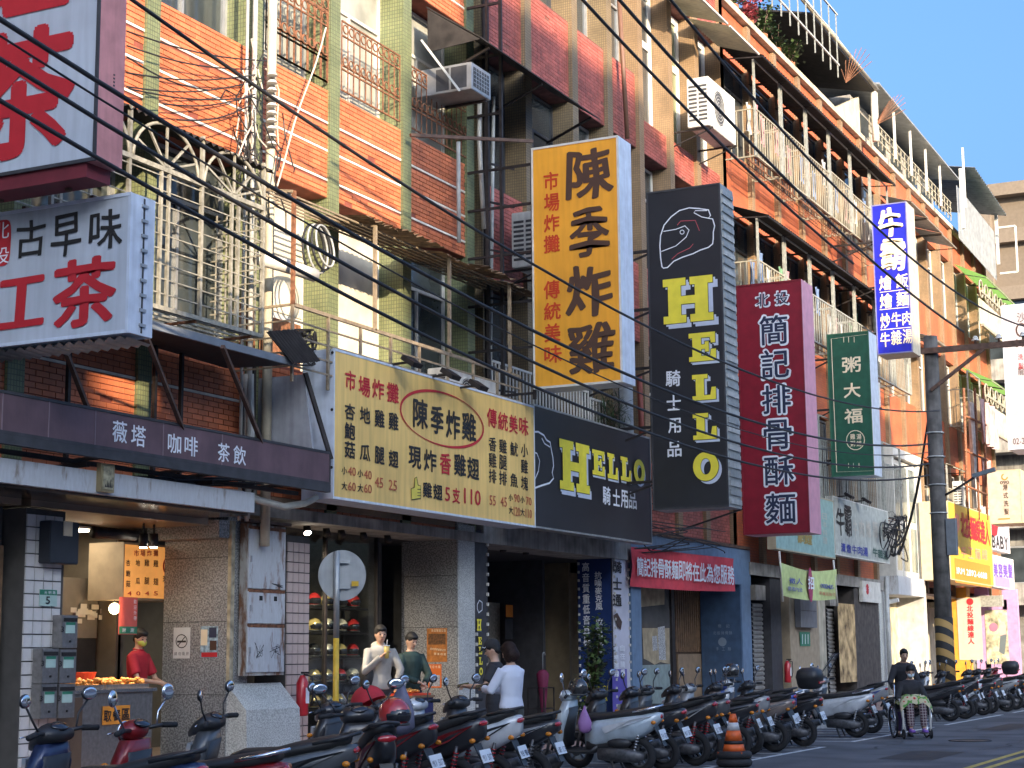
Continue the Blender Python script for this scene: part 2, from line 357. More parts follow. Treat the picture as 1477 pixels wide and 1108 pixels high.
m_tC = bricky('orange_wall_tile', (.47, .115, .038), (.41, .098, .036), (.30, .10, .06), .215, .068, .007, streak=.2)
m_white = mat('white_joint', (.75, .70, .60), .8, var=.15)
m_moss = bricky('green_mosaic_tile', (.21, .23, .11), (.155, .185, .09), (.10, .115, .065), .045, .06, .006, plane='ANY', rough=.45, squash=0)
m_brpil = bricky('brown_mosaic_tile', (.26, .19, .10), (.21, .155, .085), (.12, .09, .06), .045, .05, .006, plane='ANY', rough=.5, squash=0)
m_tan = bricky('tan_mosaic_tile', (.31, .20, .105), (.26, .17, .09), (.17, .115, .07), .045, .05, .005, plane='ANY', rough=.55, squash=0)
m_cream = mat('cream_render', (.50, .45, .34), .85, var=.22, scale=2.5, streak=.3, bump=.2)
m_conc = mat('weathered_concrete', (.33, .31, .28), .9, var=.3, scale=3, streak=.35, bump=.4)
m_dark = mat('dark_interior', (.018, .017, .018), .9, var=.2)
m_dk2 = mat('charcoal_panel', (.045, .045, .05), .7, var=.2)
m_gl = glass('window_glass', (.045, .055, .06))
m_frost = glass('frosted_glass', (.34, .34, .30), .35)
m_warmgl = glass('curtained_glass', (.50, .38, .20), .3)
m_alu = mat('aluminium_frame', (.42, .43, .44), .45, .6, var=.1)
m_wfr = mat('white_window_frame', (.60, .58, .53), .5, var=.08, streak=.12)
m_dfr = mat('dark_window_frame', (.07, .07, .075), .5, .3)
m_cage = mat('cream_painted_steel', (.36, .33, .25), .55, .1, var=.18, scale=14, streak=.25)
m_cageg = mat('grey_green_steel', (.36, .37, .33), .5, .3, var=.2, scale=14)
m_rail = mat('beige_steel_rail', (.32, .25, .17), .55, .2, var=.2, scale=12, streak=.2)
m_rust = mat('rusty_iron', (.24, .105, .055), .85, .2, var=.4, scale=18, bump=.3)
m_blk = mat('black_steel', (.035, .03, .03), .55, .4, var=.3, scale=8)
m_brs = mat('brown_steel', (.12, .07, .05), .6, .3, var=.3, scale=8)
m_awn = mat('dark_awning_sheet', (.035, .03, .028), .7, .1, var=.4, scale=5)
m_corr = mat('rusty_corrugated_sheet', (.20, .13, .07), .8, .1, var=.5, scale=6, streak=.4)
m_galv = mat('galvanised_sheet', (.42, .43, .42), .5, .6, var=.15, scale=4, streak=.2)
m_gawn = translucent('green_awning_sheet', (.22, .42, .10), .6)
m_acw = mat('off_white_enamel', (.66, .65, .60), .45, var=.12, streak=.2)
m_acd = mat('dark_grille', (.06, .06, .065), .6, var=.2)
m_pvc = mat('grey_plastic_pipe', (.40, .41, .40), .5, var=.15, streak=.2)
m_wire = mat('black_cable', (.02, .02, .022), .6, var=.2)
m_wirew = mat('pale_cable', (.55, .5, .42), .6, var=.2)
m_gran = speckle('granite_slab', (.13, .13, .13), (.34, .34, .33), 45, .5)
m_grl = speckle('pale_washed_stone', (.35, .36, .34), (.60, .61, .58), 55, .75)
m_glaz = mat('white_glazed_tile', (.62, .60, .58), .25, var=.1, island=.12)
m_pink = mat('pinkish_glazed_tile', (.55, .43, .38), .3, var=.12, island=.15)
m_gj = mat('dark_tile_joint', (.09, .085, .08), .9)
# ================================================================ setting
def struct(o, kind='structure'): o['kind'] = kind; return o
b = MB(); b.quad((-400, -300, 0), (400, -300, 0), (400, 900, 0), (-400, 900, 0)); struct(b.build('road', m_asph, fix=False))
b = MB(); b.box(-12.3, -10.15, 4, 90, -.2, .15); struct(b.build('pavement', m_walk))
b = MB(); b.box(-10.15, -10.0, 4, 90, -.2, .155); struct(b.build('kerb', m_kerb))
b = MB(); b.box(-22, -12.3, 4, 90, -.2, .2); struct(b.build('arcade_floor', m_arc))
b = MB(); b.box(-1.6, 21.9, -60, 90, -.2, .14); struct(b.build('near_pavement', mat('pale_paving', (.42, .41, .38), .85, var=.15, scale=2)))
ln = MB()
XL = -8.0
for k in range(-2, 14):
    y0 = 23.7 - 7.0 + k*5.5 if k < 2 else None
segs = [(12, 17.2), (18.4, 27.4), (29.1, 35.2), (36.3, 42.5), (43.9, 50), (52, 60)]
def strip(mb, x0, x1, y0, y1, z=.004): mb.add([(x0, y0, z), (x1, y0, z), (x1, y1, z), (x0, y1, z)], [(0, 1, 2, 3)])
for y0, y1 in segs:
    strip(ln, XL-.05, XL+.05, y0, y1)
    k = int((y1-y0)/1.0)
    for i in range(k+1):
        y = y0+.05 + (y1-y0-.1)*i/k; strip(ln, XL-2.0, XL-.055, y-.045, y+.045)
struct(ln.build('parking_bay_line', m_line, fix=False))
ln = MB()
strip(ln, -4.62, -4.52, -20, 90); strip(ln, -4.86, -4.76, -20, 90)
struct(ln.build('road_centre_line', m_yline, fix=False))
b = MB()
for k in range(40):                                             # tar patches and cracks
    pass
m_tar = mat('tar_patch', (.028, .029, .031), .75, var=.3, scale=5)
for x, y, w_, l_ in ((-6.4, 24.5, .8, 2.2), (-6.9, 34, .6, 3.4), (-3.2, 27, 1.0, 4), (-5.8, 41, .7, 3)): strip(b, x, x+w_, y, y+l_, .0035)
struct(b.build('tar_patch', m_tar, fix=False))
rc = random.Random(5); b = MB()
for k in range(12):
    x, y = rc.uniform(-7.4, -2.5), rc.uniform(21, 50); P = []
    for j in range(26): P.append((x, y)); x += rc.uniform(-.09, .09); y += rc.uniform(.02, .2)
    for (x0, y0), (x1, y1) in zip(P[:-1], P[1:]): w_ = rc.uniform(.008, .022); b.add([(x0-w_, y0, .0028), (x0+w_, y0, .0028), (x1+w_, y1, .0028), (x1-w_, y1, .0028)], [(0, 1, 2, 3)])
struct(b.build('road_crack', m_tar, fix=False))
def manhole(x, y, lab): 
    t = bpy.data.objects.new('manhole_cover', None); COL.objects.link(t); t.location = (x, y, 0); BASE[t.name] = V((x, y, 0)); tag(t, lab, 'manhole cover')
    MB().disc((x, y, .001), (0, 0, 1), .33, .006, 28).build('cover', mat('cast_iron', (.07, .065, .06), .6, .6, var=.3, scale=30), t); MB().torus((x, y, .004), (0, 0, 1), .35, .012, 28, 6).build('ring', m_tar, t)
manhole(-6.2, 30.0, 'round cast iron manhole cover on the road beside the wheelchair')
# ================================================================ buildings
def tiles(mb, X, y0, y1, z0, z1, w_=.205, h=.06, g=.008, th=.012):
    r = 0; z = z0+g
    while z+h*.5 < z1:
        hh = min(h, z1-z-.002); y = y0+g/2 - (w_/2 if r % 2 else 0)
        while y < y1-g:
            a, b_ = max(y, y0+.002), min(y+w_, y1-.002)
            if b_-a > .02 and random.random() > .006:
                t = th+random.uniform(-.0015, .0015); o = len(mb.v)
                mb.add([(X, a, z), (X, b_, z), (X, b_, z+hh), (X, a, z+hh), (X+t, a+.002, z+.002), (X+t, b_-.002, z+.002), (X+t, b_-.002, z+hh-.002), (X+t, a+.002, z+hh-.002)],
                       [(4, 5, 6, 7), (0, 1, 5, 4), (1, 2, 6, 5), (2, 3, 7, 6), (3, 0, 4, 7)])
            y += w_+g
        z += h+g; r += 1
def window(par, X, y0, y1, z0, z1, fm, gm, kind='slide', fw=.05, sill=True, transom=None):
    """frame + panes; X is the front of the frame"""
    f = MB(); d = .06
    f.box(X-d, X, y0, y0+fw, z0, z1); f.box(X-d, X, y1-fw, y1, z0, z1); f.box(X-d, X, y0+fw, y1-fw, z0, z0+fw); f.box(X-d, X, y0+fw, y1-fw, z1-fw, z1)
    cells = []
    zt = transom or z1-fw
    if transom: f.box(X-d, X, y0+fw, y1-fw, transom-fw/2, transom+fw/2)
    n = {'slide': 2, 'one': 1, 'three': 3}[kind]; W = (y1-y0-2*fw)
    for i in range(n):
        a, c = y0+fw+W*i/n, y0+fw+W*(i+1)/n
        if i: f.box(X-d+.004, X+.006, a-fw*.45, a+fw*.45, z0+fw, (zt-fw/2) if transom else z1-fw)
        cells.append((a, c, z0+fw, (zt-fw/2) if transom else z1-fw))
    if transom: cells.append((y0+fw, y1-fw, transom+fw/2, z1-fw))
    w_ = f.build('window', fm, par)
    for k, (a, c, e, g) in enumerate(cells):
        p = MB(); p.box(X-d*.6-.008*(k % 2), X-d*.6+.006-.008*(k % 2), a, c, e, g); p.build('pane', gm, w_)
    if sill: s = MB(); s.box(X-.02, X+.10, y0-.03, y1+.03, z0-.06, z0-.003); s.build('sill', fm, w_)
    return w_
XS, XW = F-.05, F-.42                       # spandrel plane, window plane
def bays(edges): return list(zip(edges[:-1], edges[1:]))
def wallblock(par, y0, y1, z0, z1, m=m_dk2, depth=8): MB().box(XW-.30-depth, XW-.30, y0, y1, z0, z1).build('wall', m, par)
# --- building with green pilasters
A = thing('apartment_building', 'orange-red tiled apartment building with green mosaic pilasters, nearest on the left', 'building', (F, 17, 0))
bA = MB(); bA.box(-21, XW-.30, 4, 24.5, 3.3, 20); bA.build('wall', m_dk2, A)
pA = [7.5, 9.6, 11.75, 13.75, 15.9, 18.1, 20.02, 22.1, 24.2]
for y in pA: MB().box(XW-.29, F, y-.13, y+.13, 3.35, 20.0).build('pilaster', m_moss, A)
def spandrel(par, y0, y1, z0, z1, grout, tm, X=XS, strips=(), real=True, single=False):
    s = MB().box(XW-.28, X, y0, y1, z0, z1).build('spandrel', grout if real else tm, par)
    if real:
        t = MB(); zz = [z0]+[q for q in strips]+[z1]
        for a, c in zip(zz[:-1], zz[1:]):
            tiles(t, X, y0, y1, a+(.02 if a != z0 else 0), c-(.02 if c != z1 else 0))
        if single:
            k = 0                                                 # every tile here is a piece of its own
            for i in range(0, len(t.v), 8):
                q = MB(); q.v = t.v[i:i+8]; q.f = [[4,5,6,7],[0,1,5,4],[1,2,6,5],[2,3,7,6],[3,0,4,7]]; q.m = [0]*5; q.sm = [False]*5
                q.build('tile', tm, s, fix=False); k += 1
            rest = None
        else: tag(t.build('tile', tm, s, fix=False), kind='stuff')
        for q in strips: MB().box(X, X+.017, y0, y1, q-.016, q+.016).build('joint_strip', m_white, s)
    return s
ntile = 0
for i, (a, c) in enumerate(bays(pA)):
    y0, y1 = a+.131, c-.131
    if i >= 2: spandrel(A, y0, y1, 3.45, 5.35, m_grA, m_tA, strips=(4.75,), single=(i == 3))
    spandrel(A, y0, y1, 7.93, 9.51, m_grA, m_tA, strips=(8.19, 8.62, 9.03))
    spandrel(A, y0, y1, 11.87, 13.45, m_grA, m_tA, strips=(12.2, 12.6, 13.0), real=i > 2)
    for z0, z1, tr in ((5.36, 7.9, 7.25), (9.53, 11.84, 11.1), (13.47, 15.9, 15.2)):
        if z0 == 5.36 and i in (5, 6):                             # blank cream screens behind the balcony railing
            f = MB().box(XW-.06, XW, y0, y1, z0, 7.9).build('window', m_wfr, A); MB().box(XW, XW+.02, y0+.06, y1-.06, 5.5 if i == 6 else 6.2, 7.8).build('pane', mat('cream_blind', (.66, .60, .48), .5, var=.2, scale=2), f)
            if i == 5: MB().box(XW+.003, XW+.03, y0+.1, y1-.1, 5.42, 6.1).build('vent_panel', m_rust, f)
            continue
        gm = m_frost if i in (5, 6, 7) and z0 > 9 else (m_warmgl if i == 5 else m_gl)
        window(A, XW, y0, y1, z0, z1, m_alu if z0 < 10 and i < 6 else m_wfr, gm, transom=tr, sill=False)
MB().box(XW-.2, XS+.01, 4, 24.5, 15.95, 17.1).build('parapet', m_tC, A)
MB().box(XW-.3, F+.05, 4, 24.5, 3.3, 3.449).build('floor_beam', m_conc, A)
# --- building with brown pilasters
B = thing('apartment_building', 'brick-red tiled apartment building with brown pilasters behind the tall hanging signs', 'building', (F, 30, 0))
MB().box(-21, XW-.30, 24.5, 37.9, 3.3, 17).build('wall', m_dk2, B)
pB = [24.75, 26.45, 28.5, 30.2, 31.85, 33.6, 35.3, 37.05]
for y in pB: MB().box(XW-.29, F, y-.13, y+.13, 3.35, 17.0).build('pilaster', m_brpil if y < 31 else m_tan, B)
for i, (a, c) in enumerate(bays(pB)):
    y0, y1 = a+.131, c-.131; up = 12.58 if i >= 4 else 13.45
    spandrel(B, y0, y1, 3.9, 5.35, m_grB, m_tB, X=F-.09)
    spandrel(B, y0, y1, 7.75, 9.4, m_grB, m_tB, X=F-.09)
    spandrel(B, y0, y1, 11.85, up, m_grB, m_tB, X=F-.09)
    spandrel(B, y0, y1, 15.85, 17.0, m_grB, m_tB, X=F-.09)
    fm = m_wfr if i >= 4 else (m_dfr if i < 2 else m_alu)
    window(B, XW, y0, y1, 5.37, 7.7, fm, m_gl, transom=6.9, sill=False)
    window(B, XW, y0, y1, 9.42, 11.8, fm, m_gl, transom=11.1, sill=False)
    if i >= 4: window(B, XW+.05, y0, y1-.02, up+.05, 15.8, m_wfr, glass('green_curtained_glass', (.20, .22, .12), .12) if i == 5 else m_gl, 'one', fw=.16, transom=14.55, sill=True)
    else: window(B, XW, y0, y1, up+.02, 15.8, fm, m_gl, transom=14.9, sill=False)
MB().box(XW-.3, F+.05, 24.5, 30.7, 3.3, 3.85).build('floor_beam', m_conc, B)
MB().box(XW-.2, F+.03, 24.5, 37.2, 17.01, 17.2).build('coping', m_cream, B)
# --- long orange building
C = thing('apartment_building', 'long orange tiled apartment building with tan pilasters and caged windows, receding right', 'building', (F, 50, 0))
MB().box(-24, XW-.30, 37.95, 69.3, 3.3, 17.0).build('wall', m_dk2, C)
pC = [37.06+2.12*k for k in range(16)]
for k, y in enumerate(pC):
    zb = 3.4 if not 50.5 < y < 55.2 else 7.5
    MB().box(XW-.29, F, y-.12, y+.12, zb, 16.95+(.0 if k % 3 else .12)).build('pilaster', m_tan, C)
for i, (a, c) in enumerate(bays(pC)):
    y0, y1 = a+.121, c-.121
    spandrel(C, y0, y1, 15.75, 16.98, m_grB, m_tC, X=F-.11, real=False)
    spandrel(C, y0, y1, 11.85, 13.4, m_grB, m_tC, X=F-.11, real=False)
    spandrel(C, y0, y1, 7.8, 9.5, m_grB, m_tC, X=F-.11, real=False)
    if not 49.5 < a < 54: spandrel(C, y0, y1, 3.6, 5.4, m_grB, m_tC, X=F-.11, real=False)
    for z0, z1 in ((5.42, 7.75), (9.53, 11.8), (13.43, 15.7)):
        if z0 < 7 and 49.5 < a < 54: continue
        window(C, F-.17 if i <= 6 else F-.30, y0, y1, z0, z1, m_wfr if i > 6 else m_dfr, m_gl, transom=z1-.7, sill=False)
        if random.random() < .4 and i > 6: MB().box(XW+.004, XW+.03, y0+.05, (y0+y1)/2, z0+.05, z1-.75).build('curtain', m_cream, C)
MB().box(XW-.3, F+.05, 36.9, 69.3, 16.985, 17.14).build('coping', m_cream, C)
MB().box(XW-.3, F+.05, 37.9, 50.3, 3.3, 3.59).build('floor_beam', m_conc, C)
# --- far buildings
D = thing('office_building', 'tall tan building with recessed panels closing the far end of the street', 'building', (-14, 95, 0))
m_tanb = mat('tan_stucco', (.20, .16, .12), .9, var=.1, bump=.2)
b = MB(); b.box(-17.6, 2, 95.5, 115, 0, 26.6); b.build('wall', mat('tan_panel', (.17, .135, .10), .9, var=.08), D)
b = MB(); b.box(-18.1, 2.5, 94.8, 115.5, 26.6, 27.3); b.build('cornice', m_tanb, D)
for k in range(9):
    z = 1.2+3.25*k
    if z < 26: MB().box(-17.7, 2, 95.0, 95.499, z, z+.75).build('floor_band', m_tanb, D)
for x in (-17.75, -13.4, -9.2, -5, -.8): MB().box(x, x+.65, 94.93, 95.5, 0, 26.59).build('pier', m_tanb, D)
for k in range(2): window_z = 20.6
def nwin(par, x0, x1, Y, z0, z1, fm, gm):
    f = MB(); f.box(x0, x1, Y-.05, Y, z0, z0+.08); f.box(x0, x1, Y-.05, Y, z1-.08, z1); f.box(x0, x0+.08, Y-.05, Y, z0+.08, z1-.08); f.box(x1-.08, x1, Y-.05, Y, z0+.08, z1-.08)
    w_ = f.build('window', fm, par); MB().box(x0+.08, x1-.08, Y-.03, Y-.02, z0+.08, z1-.08).build('pane', gm, w_); return w_
for k in range(6): nwin(D, -16.6, -15.2, 95.48, 20.3-3.25*k, 21.3-3.25*k, m_dfr, glass('blue_glass', (.06, .09, .14)))
m_conc2 = mat('dark_weathered_concrete', (.22, .21, .19), .9, var=.3, scale=3, streak=.4)
E_ = thing('apartment_building', 'narrow grey concrete building with balconies just past the orange building', 'building', (-13, 74, 0))
b = MB(); b.box(-22, -12.3, 74.5, 90, 0, 15.2); b.build('wall', m_conc2, E_)
for z in (3.4, 6.6, 9.8, 12.9):
    MB().box(-14.2, -11.3, 73.4, 74.5, z, z+.15).build('balcony_slab', m_conc, E_)
    b = MB(); b.box(-14.2, -11.3, 73.4, 73.5, z+.15, z+.9); b.build('balcony_wall', m_conc, E_)
    nwin(E_, -13.9, -12.6, 74.48, z+.9, z+2.5, m_alu, m_gl)
# --- opposite side of the street (out of frame): throws the shade seen on the facades
m_opp = mat('pale_grey_render', (.46, .47, .50), .9)
opp = [('tall plain block behind the camera across the square', -60, -16.5, 25), ('thin unseen shade slab in place of a stair tower across the square', -16.45, -13.05, 25), ('low narrow shophouse across the square', -13.0, -11.8, 16.2), ('low pale shophouse across the square', -11.75, -5.75, 17.25),
       ('mid height shophouse across the square', -5.7, -3.95, 22.3), ('tall tiled apartment tower across the square', -3.9, 4.0, 24.8), ('stepped grey block across the square', 4.05, 8.2, 22.6),
       ('four storey block across the square', 8.25, 22.5, 21.1), ('low market hall across the square', 22.55, 66, 11.6)]
for lab, y0, y1, h in opp:
    t = thing('street_building', lab, 'building', (22, (y0+y1)/2, 0))
    MB().box(22, 22.5 if 'stair tower' in lab else 25, y0, y1, 0, h).build('wall', m_opp, t)  # stair tower is an added thin slab, shading the left signs but not the wall
    z = 3.2
    while z+1.7 < h:
        y = y0+.5
        while y+1.6 < y1:
            MB().box(21.94, 21.998, y, y+1.5, z+.3, z+1.6).build('window', m_gl, t); y += 2.4
        z += 3.1
# ================================================================ ground floors
def board_x(X): return Board((X, 0, 0), (0, 1, 0), (0, 0, 1))
m_sof = mat('brown_soffit_panel', (.22, .15, .10), .35, .2, var=.25, scale=2)
m_shop = mat('shop_wall_grey', (.10, .095, .09), .8, var=.25)
m_fasc = rusty('white_fascia', (.56, .58, .61), (.24, .19, .15), .64)
m_wood = mat('brown_wood_slat', (.22, .13, .07), .6, var=.25, scale=12)
m_navy = mat('navy_blue_panel', (.055, .105, .19), .6, var=.15, streak=.1)
m_navl = mat('slate_blue_panel', (.14, .22, .33), .6, var=.12, streak=.15)
m_shut = mat('grey_shutter', (.34, .33, .31), .5, .3, var=.2, scale=5, streak=.2)
m_boxw = rusty('rust_stained_white_enamel', (.60, .63, .66), (.20, .09, .04), .60)
m_emis = mat('lit_panel', (1, .86, .62), .5, emis=3, var=0)
m_spot = mat('spot_lens', (1, .9, .75), .5, emis=25, var=0)
def prop(name, label, cat, loc, group=None): return thing(name, label, cat, loc, group)
# shops behind the columns: a floor-to-soffit back wall, side walls and a soffit each
def shop(label, y0, y1, depth, zt, wm, back, label2='shop', sof=m_sof):
    t = prop('shop_unit', label, label2, (F-depth, (y0+y1)/2, .2))
    MB().box(F-depth-.2, F-depth, y0, y1, .2, zt).build('back_wall', back, t)
    for y in (y0, y1): MB().box(F-depth, F-1.35, y-.05, y+.05, .2, zt).build('side_wall', wm, t)
    MB().box(F-depth, F+.0, y0, y1, zt, zt+.08).build('soffit', sof, t)
    return t
s0 = shop('plain dark fronted shop at the far left edge under the white fascia', 9.0, 13.9, .3, 3.12, m_shop, mat('dull_olive_door', (.10, .09, .06), .6))
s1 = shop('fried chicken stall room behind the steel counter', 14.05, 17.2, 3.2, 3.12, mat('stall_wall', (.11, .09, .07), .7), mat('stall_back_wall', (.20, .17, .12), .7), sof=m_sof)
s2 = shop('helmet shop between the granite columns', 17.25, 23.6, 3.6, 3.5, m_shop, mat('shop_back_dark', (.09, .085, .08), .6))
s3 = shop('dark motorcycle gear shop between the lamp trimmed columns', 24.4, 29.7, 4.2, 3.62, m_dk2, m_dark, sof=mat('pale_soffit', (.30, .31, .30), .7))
s4 = shop('blue fronted noodle shop being fitted out', 30.9, 37.9, 3.0, 3.3, mat('ply_wall', (.33, .25, .15), .7), mat('ply_back', (.36, .27, .16), .7))
s5 = shop('row of shuttered shops past the blue shop', 38.0, 50.5, 2.6, 3.3, m_shop, mat('beige_wall', (.36, .30, .22), .8))
s6 = shop('shops beyond the white two storey front', 54.6, 69.2, 2.2, 3.3, m_shop, m_cream)
MB().box(-16, XW-.31, 4, 13.9, 3.0, 3.299).build('header', m_shop, s0)
for y in (12.2, 13.3, 13.82): MB().box(F-.29, F-.22, y, y+.08, .2, 2.7).build('door_frame', m_wood, s0)
# white fascia and underside over the stall
t = prop('canopy', 'white edged canopy with brown glossy underside over the stall', 'canopy', (-12, 14, 3.2))
b = MB(); b.box(-11.96, -11.88, 4, 17.0, 3.22, 3.46); b.build('fascia', m_fasc, t)
b = MB(); b.box(-12.7, -11.97, 4, 17.0, 3.19, 3.25); b.build('underside', mat('brown_glossy_soffit', (.10, .07, .05), .18, .3, var=.5, scale=1.2), t)
for y in (5.5, 8.3, 11.2, 14.0, 16.2): MB().bar((-12.65, y, 3.5), (-11.9, y, 3.52), .05).build('bracket', m_blk, t)
t = prop('wall_lamp', 'square tan framed plaque box fixed on the white fascia', 'plaque', tuple(atX(150, 690, -11.87)))
p = atX(150, 690, -11.87); b = MB(); b.cbox((p.x+.02, p.y, p.z), (.06, .22, .30)); b.build('case', mat('brass_box', (.30, .24, .13), .5, .3), t)
b = MB(); b.cbox((p.x+.055, p.y, p.z), (.012, .17, .24)); b.build('face', mat('plaque_face', (.36, .32, .20), .5, var=.4, scale=20), t)
b = MB(); 
for k, hh in enumerate((.04, .08, .06, .09, .05)): b.add([(p.x+.064, p.y-.06+k*.026, p.z-.10), (p.x+.064, p.y-.036+k*.026, p.z-.10), (p.x+.064, p.y-.048+k*.026, p.z-.10+hh)], [(0, 1, 2)])
b.build('emblem', m_blk, t, fix=False)
# --- columns
def tilecol(y0, y1, m, label, z1=3.1, w_=.155, h=.155):
    t = prop('tiled_column', label, 'column', (F, (y0+y1)/2, .2))
    MB().box(F-.5, F-.02, y0, y1, .2, z1).build('core', m_gj, t)
    z = .21
    me = None; s_ = MB().box(F-.021, F-.003, 0, w_, 0, h).mesh('tile', m)
    n = 0
    while z+h < z1:
        y = y0+.01
        while y+w_ < y1+.02:
            o = link('tile', s_, t); o.location = V((0, y, z)) - V((0, 0, 0)); o.location -= BASE[t.name]*1.0
            n += 1; y += w_+.014
        z += h+.014
    return t
tc1 = tilecol(14.0, 14.62, m_glaz, 'white square tiled column carrying the mailboxes left of the stall', w_=.128, h=.128)
tc2 = tilecol(18.95, 19.5, m_pink, 'pinkish square tiled column beside the fire extinguisher', w_=.12, h=.12)
t = prop('granite_column', 'wide speckled granite column with posters right of the stall', 'column', (F, 17.8, .2))
cy0 = 17.62
b = MB(); b.box(F-.98, F, cy0, cy0+.45, .2, 3.3); b.build('shaft', m_gran, t)
pts = [(F, cy0+.02, 1.18), (F+.30, cy0+.02, .86), (F+.32, cy0+.02, .2), (F, cy0+.02, .2)]
MB().prism(pts, (0, 1, 0), 1.18).build('plinth', m_grl, t)
MB().box(F-1.1, F+.02, cy0-.22, cy0-.004, 2.98, 3.2).build('corbel', m_gran, t)
MB().box(F+.002, F+.05, cy0+.0, cy0+.08, 1.2, 3.2).build('edge_trim', mat('worn_ochre_edge', (.42, .36, .24), .8, var=.4, scale=8), t)
t2 = prop('granite_column', 'pale edged granite column with orange posters right of the couple', 'column', (F, 23.9, .2))
MB().box(F-1.0, F, 23.68, 24.26, .2, 3.6).build('shaft', m_gran, t2); MB().box(F+.002, F+.014, 23.70, 24.25, .2, 3.55).build('front_slab', m_grl, t2)
m_jn = mat('slab_joint', (.06, .06, .058), .9)
for z in (1.05, 1.95, 2.75):
    MB().box(F-.98, F-.001, cy0-.0015, cy0+.002, z-.004, z+.004).build('slab_joint', m_jn, t); MB().box(F-1.0, F-.001, 23.678, 23.682, z-.004, z+.004).build('slab_joint', m_jn, t2)
# rusty white utility cabinet
t = prop('utility_cabinet', 'rust stained white steel cabinet of three doors fixed to the granite column', 'cabinet', (F+.2, 18.4, 1.2))
X1 = F+.14
c = [atX(358, 750, X1), atX(413, 750, X1)]; y0, y1 = c[0].y, c[1].y; zs = [atX(385, y, X1).z for y in (972, 902, 852, 762)]
MB().box(F+.02, X1-.012, y0, y1, zs[0]-.02, zs[3]+.04).build('case', rusty('rusted_case', (.50, .50, .48), (.17, .08, .04), .50), t)
for k, (a, c_) in enumerate(zip(zs[:-1], zs[1:])):
    d = MB().box(X1-.011, X1+.008, y0+.015, y1-.015, a+.02, c_-.02).build('door', m_boxw, t, bevel=.004)
    MB().box(X1+.009, X1+.022, y0+.05, y0+.075, (a+c_)/2-.05, (a+c_)/2+.03).build('handle', m_alu, d)
    MB().box(X1-.008, X1+.012, y0+.03, y1-.03, c_-.030, c_+.010).build('rust_edge', m_rust, d)
    if k == 1:
        for yy in (.3, .68): MB().box(X1+.009, X1+.011, y0+(y1-y0)*yy, y0+(y1-y0)*yy+.07, c_-.13, c_-.07).build('meter_hole', m_dark, d)
bq = board_x(X1+.009); rs_ = random.Random(2)
for cx, cyy, n_ in ((400, 845, 14), (372, 938, 16), (396, 940, 18)):
    q = MB(); P_ = [(cx, cyy)]
    for k in range(n_): P_.append((cx+rs_.uniform(-9, 9), cyy+rs_.uniform(-12, 12)*(.3 if cyy < 900 else 1)))
    bq.line(q, P_, .008, .002); q.build('graffiti', m_dk2, t, fix=False)
MB().box(F+.05, X1+.05, y0-.03, y1+.05, zs[3]+.05, zs[3]+.09).build('rain_cap', m_brs, t)
# --- boards used for print
def board_y(Y): return Board((0, Y, 0), (1, 0, 0), (0, 0, 1))
def cmat(n, c, r=.55, e=0, var=.06, **k): return mat(n, c, r, var=var, emis=e, **k)
k_red = cmat('red_print', (.50, .02, .03)); k_blk = cmat('black_print', (.02, .018, .018)); k_wht = cmat('white_print', (.78, .80, .84))
k_yel = cmat('yellow_print', (.85, .72, .06)); k_navy = cmat('navy_print', (.02, .03, .07)); k_brn = cmat('dark_brown_print', (.06, .03, .02))
k_crm = cmat('cream_print', (.78, .66, .46)); k_blu = cmat('blue_print', (.04, .06, .35)); k_grn = cmat('green_print', (.03, .20, .12)); k_org = cmat('orange_print', (.72, .22, .03))
k_gry = cmat('faded_print', (.50, .47, .40))
def sheet(name, label, bd, x0, y0, x1, y1, m, cat='poster', off=.004, th=.003, loc=None, group=None):
    a, b_ = bd.hit(x0, y1), bd.hit(x1, y0)
    cx, cyy = (a[0]+b_[0])/2, (a[1]+b_[1])/2
    t = thing(name, label, cat, tuple(bd.pt(cx, cyy, off)), group)
    P = [bd.pt(a[0], a[1], off), bd.pt(b_[0], a[1], off), bd.pt(b_[0], b_[1], off), bd.pt(a[0], b_[1], off)]
    MB().prism(P, bd.n, th).build('sheet', m, t); return t
def rect(bd, mb, x0, y0, x1, y1, off): 
    a, b_ = bd.hit(x0, y1), bd.hit(x1, y0)
    mb.add([bd.pt(a[0], a[1], off), bd.pt(b_[0], a[1], off), bd.pt(b_[0], b_[1], off), bd.pt(a[0], b_[1], off)], [(0, 1, 2, 3)])
bC = board_y(cy0); bC.n = V((0, -1, 0))
def board_yf(Y): return Board((0, Y, 0), (1, 0, 0), (0, 0, 1))     # u x v = (1,0,0)x(0,0,1) = (0,-1,0): faces the camera
bC = board_yf(cy0)
t = sheet('no_smoking_poster', 'white no smoking notice on the granite column', bC, 250, 905, 275, 950, cmat('paper', (.62, .63, .62)), 'notice')
b = MB(); bC.line(b, [(262.5+8*math.cos(a*.4), 925+9.5*math.sin(a*.4)) for a in range(16)], .012, .009, close=True); bC.line(b, [(257, 932), (268, 918)], .012, .009); rect(bC, b, 256, 924, 269, 927, .0085)
b.build('symbol', k_blk, t, fix=False); bC.text('lettering', row('請勿吸菸', 254, 943, 271, 943, 4, 5), k_blk, t, off=.009)
t = sheet('leaflet_poster', 'small blue and cream leaflet stuck on the granite column', bC, 289, 903, 315, 949, cmat('leaflet', (.30, .42, .50), var=.5, scale=18), 'poster')
for q, (x0, y0_, x1, y1_, m) in enumerate([(290, 908, 300, 931, k_crm), (302, 905, 313, 920, k_navy), (291, 941, 314, 948, k_red), (303, 924, 313, 938, k_brn)]):
    b = MB(); rect(bC, b, x0, y0_, x1, y1_, .009); b.build('picture_block', m, t, fix=False)
bP = board_yf(23.68)
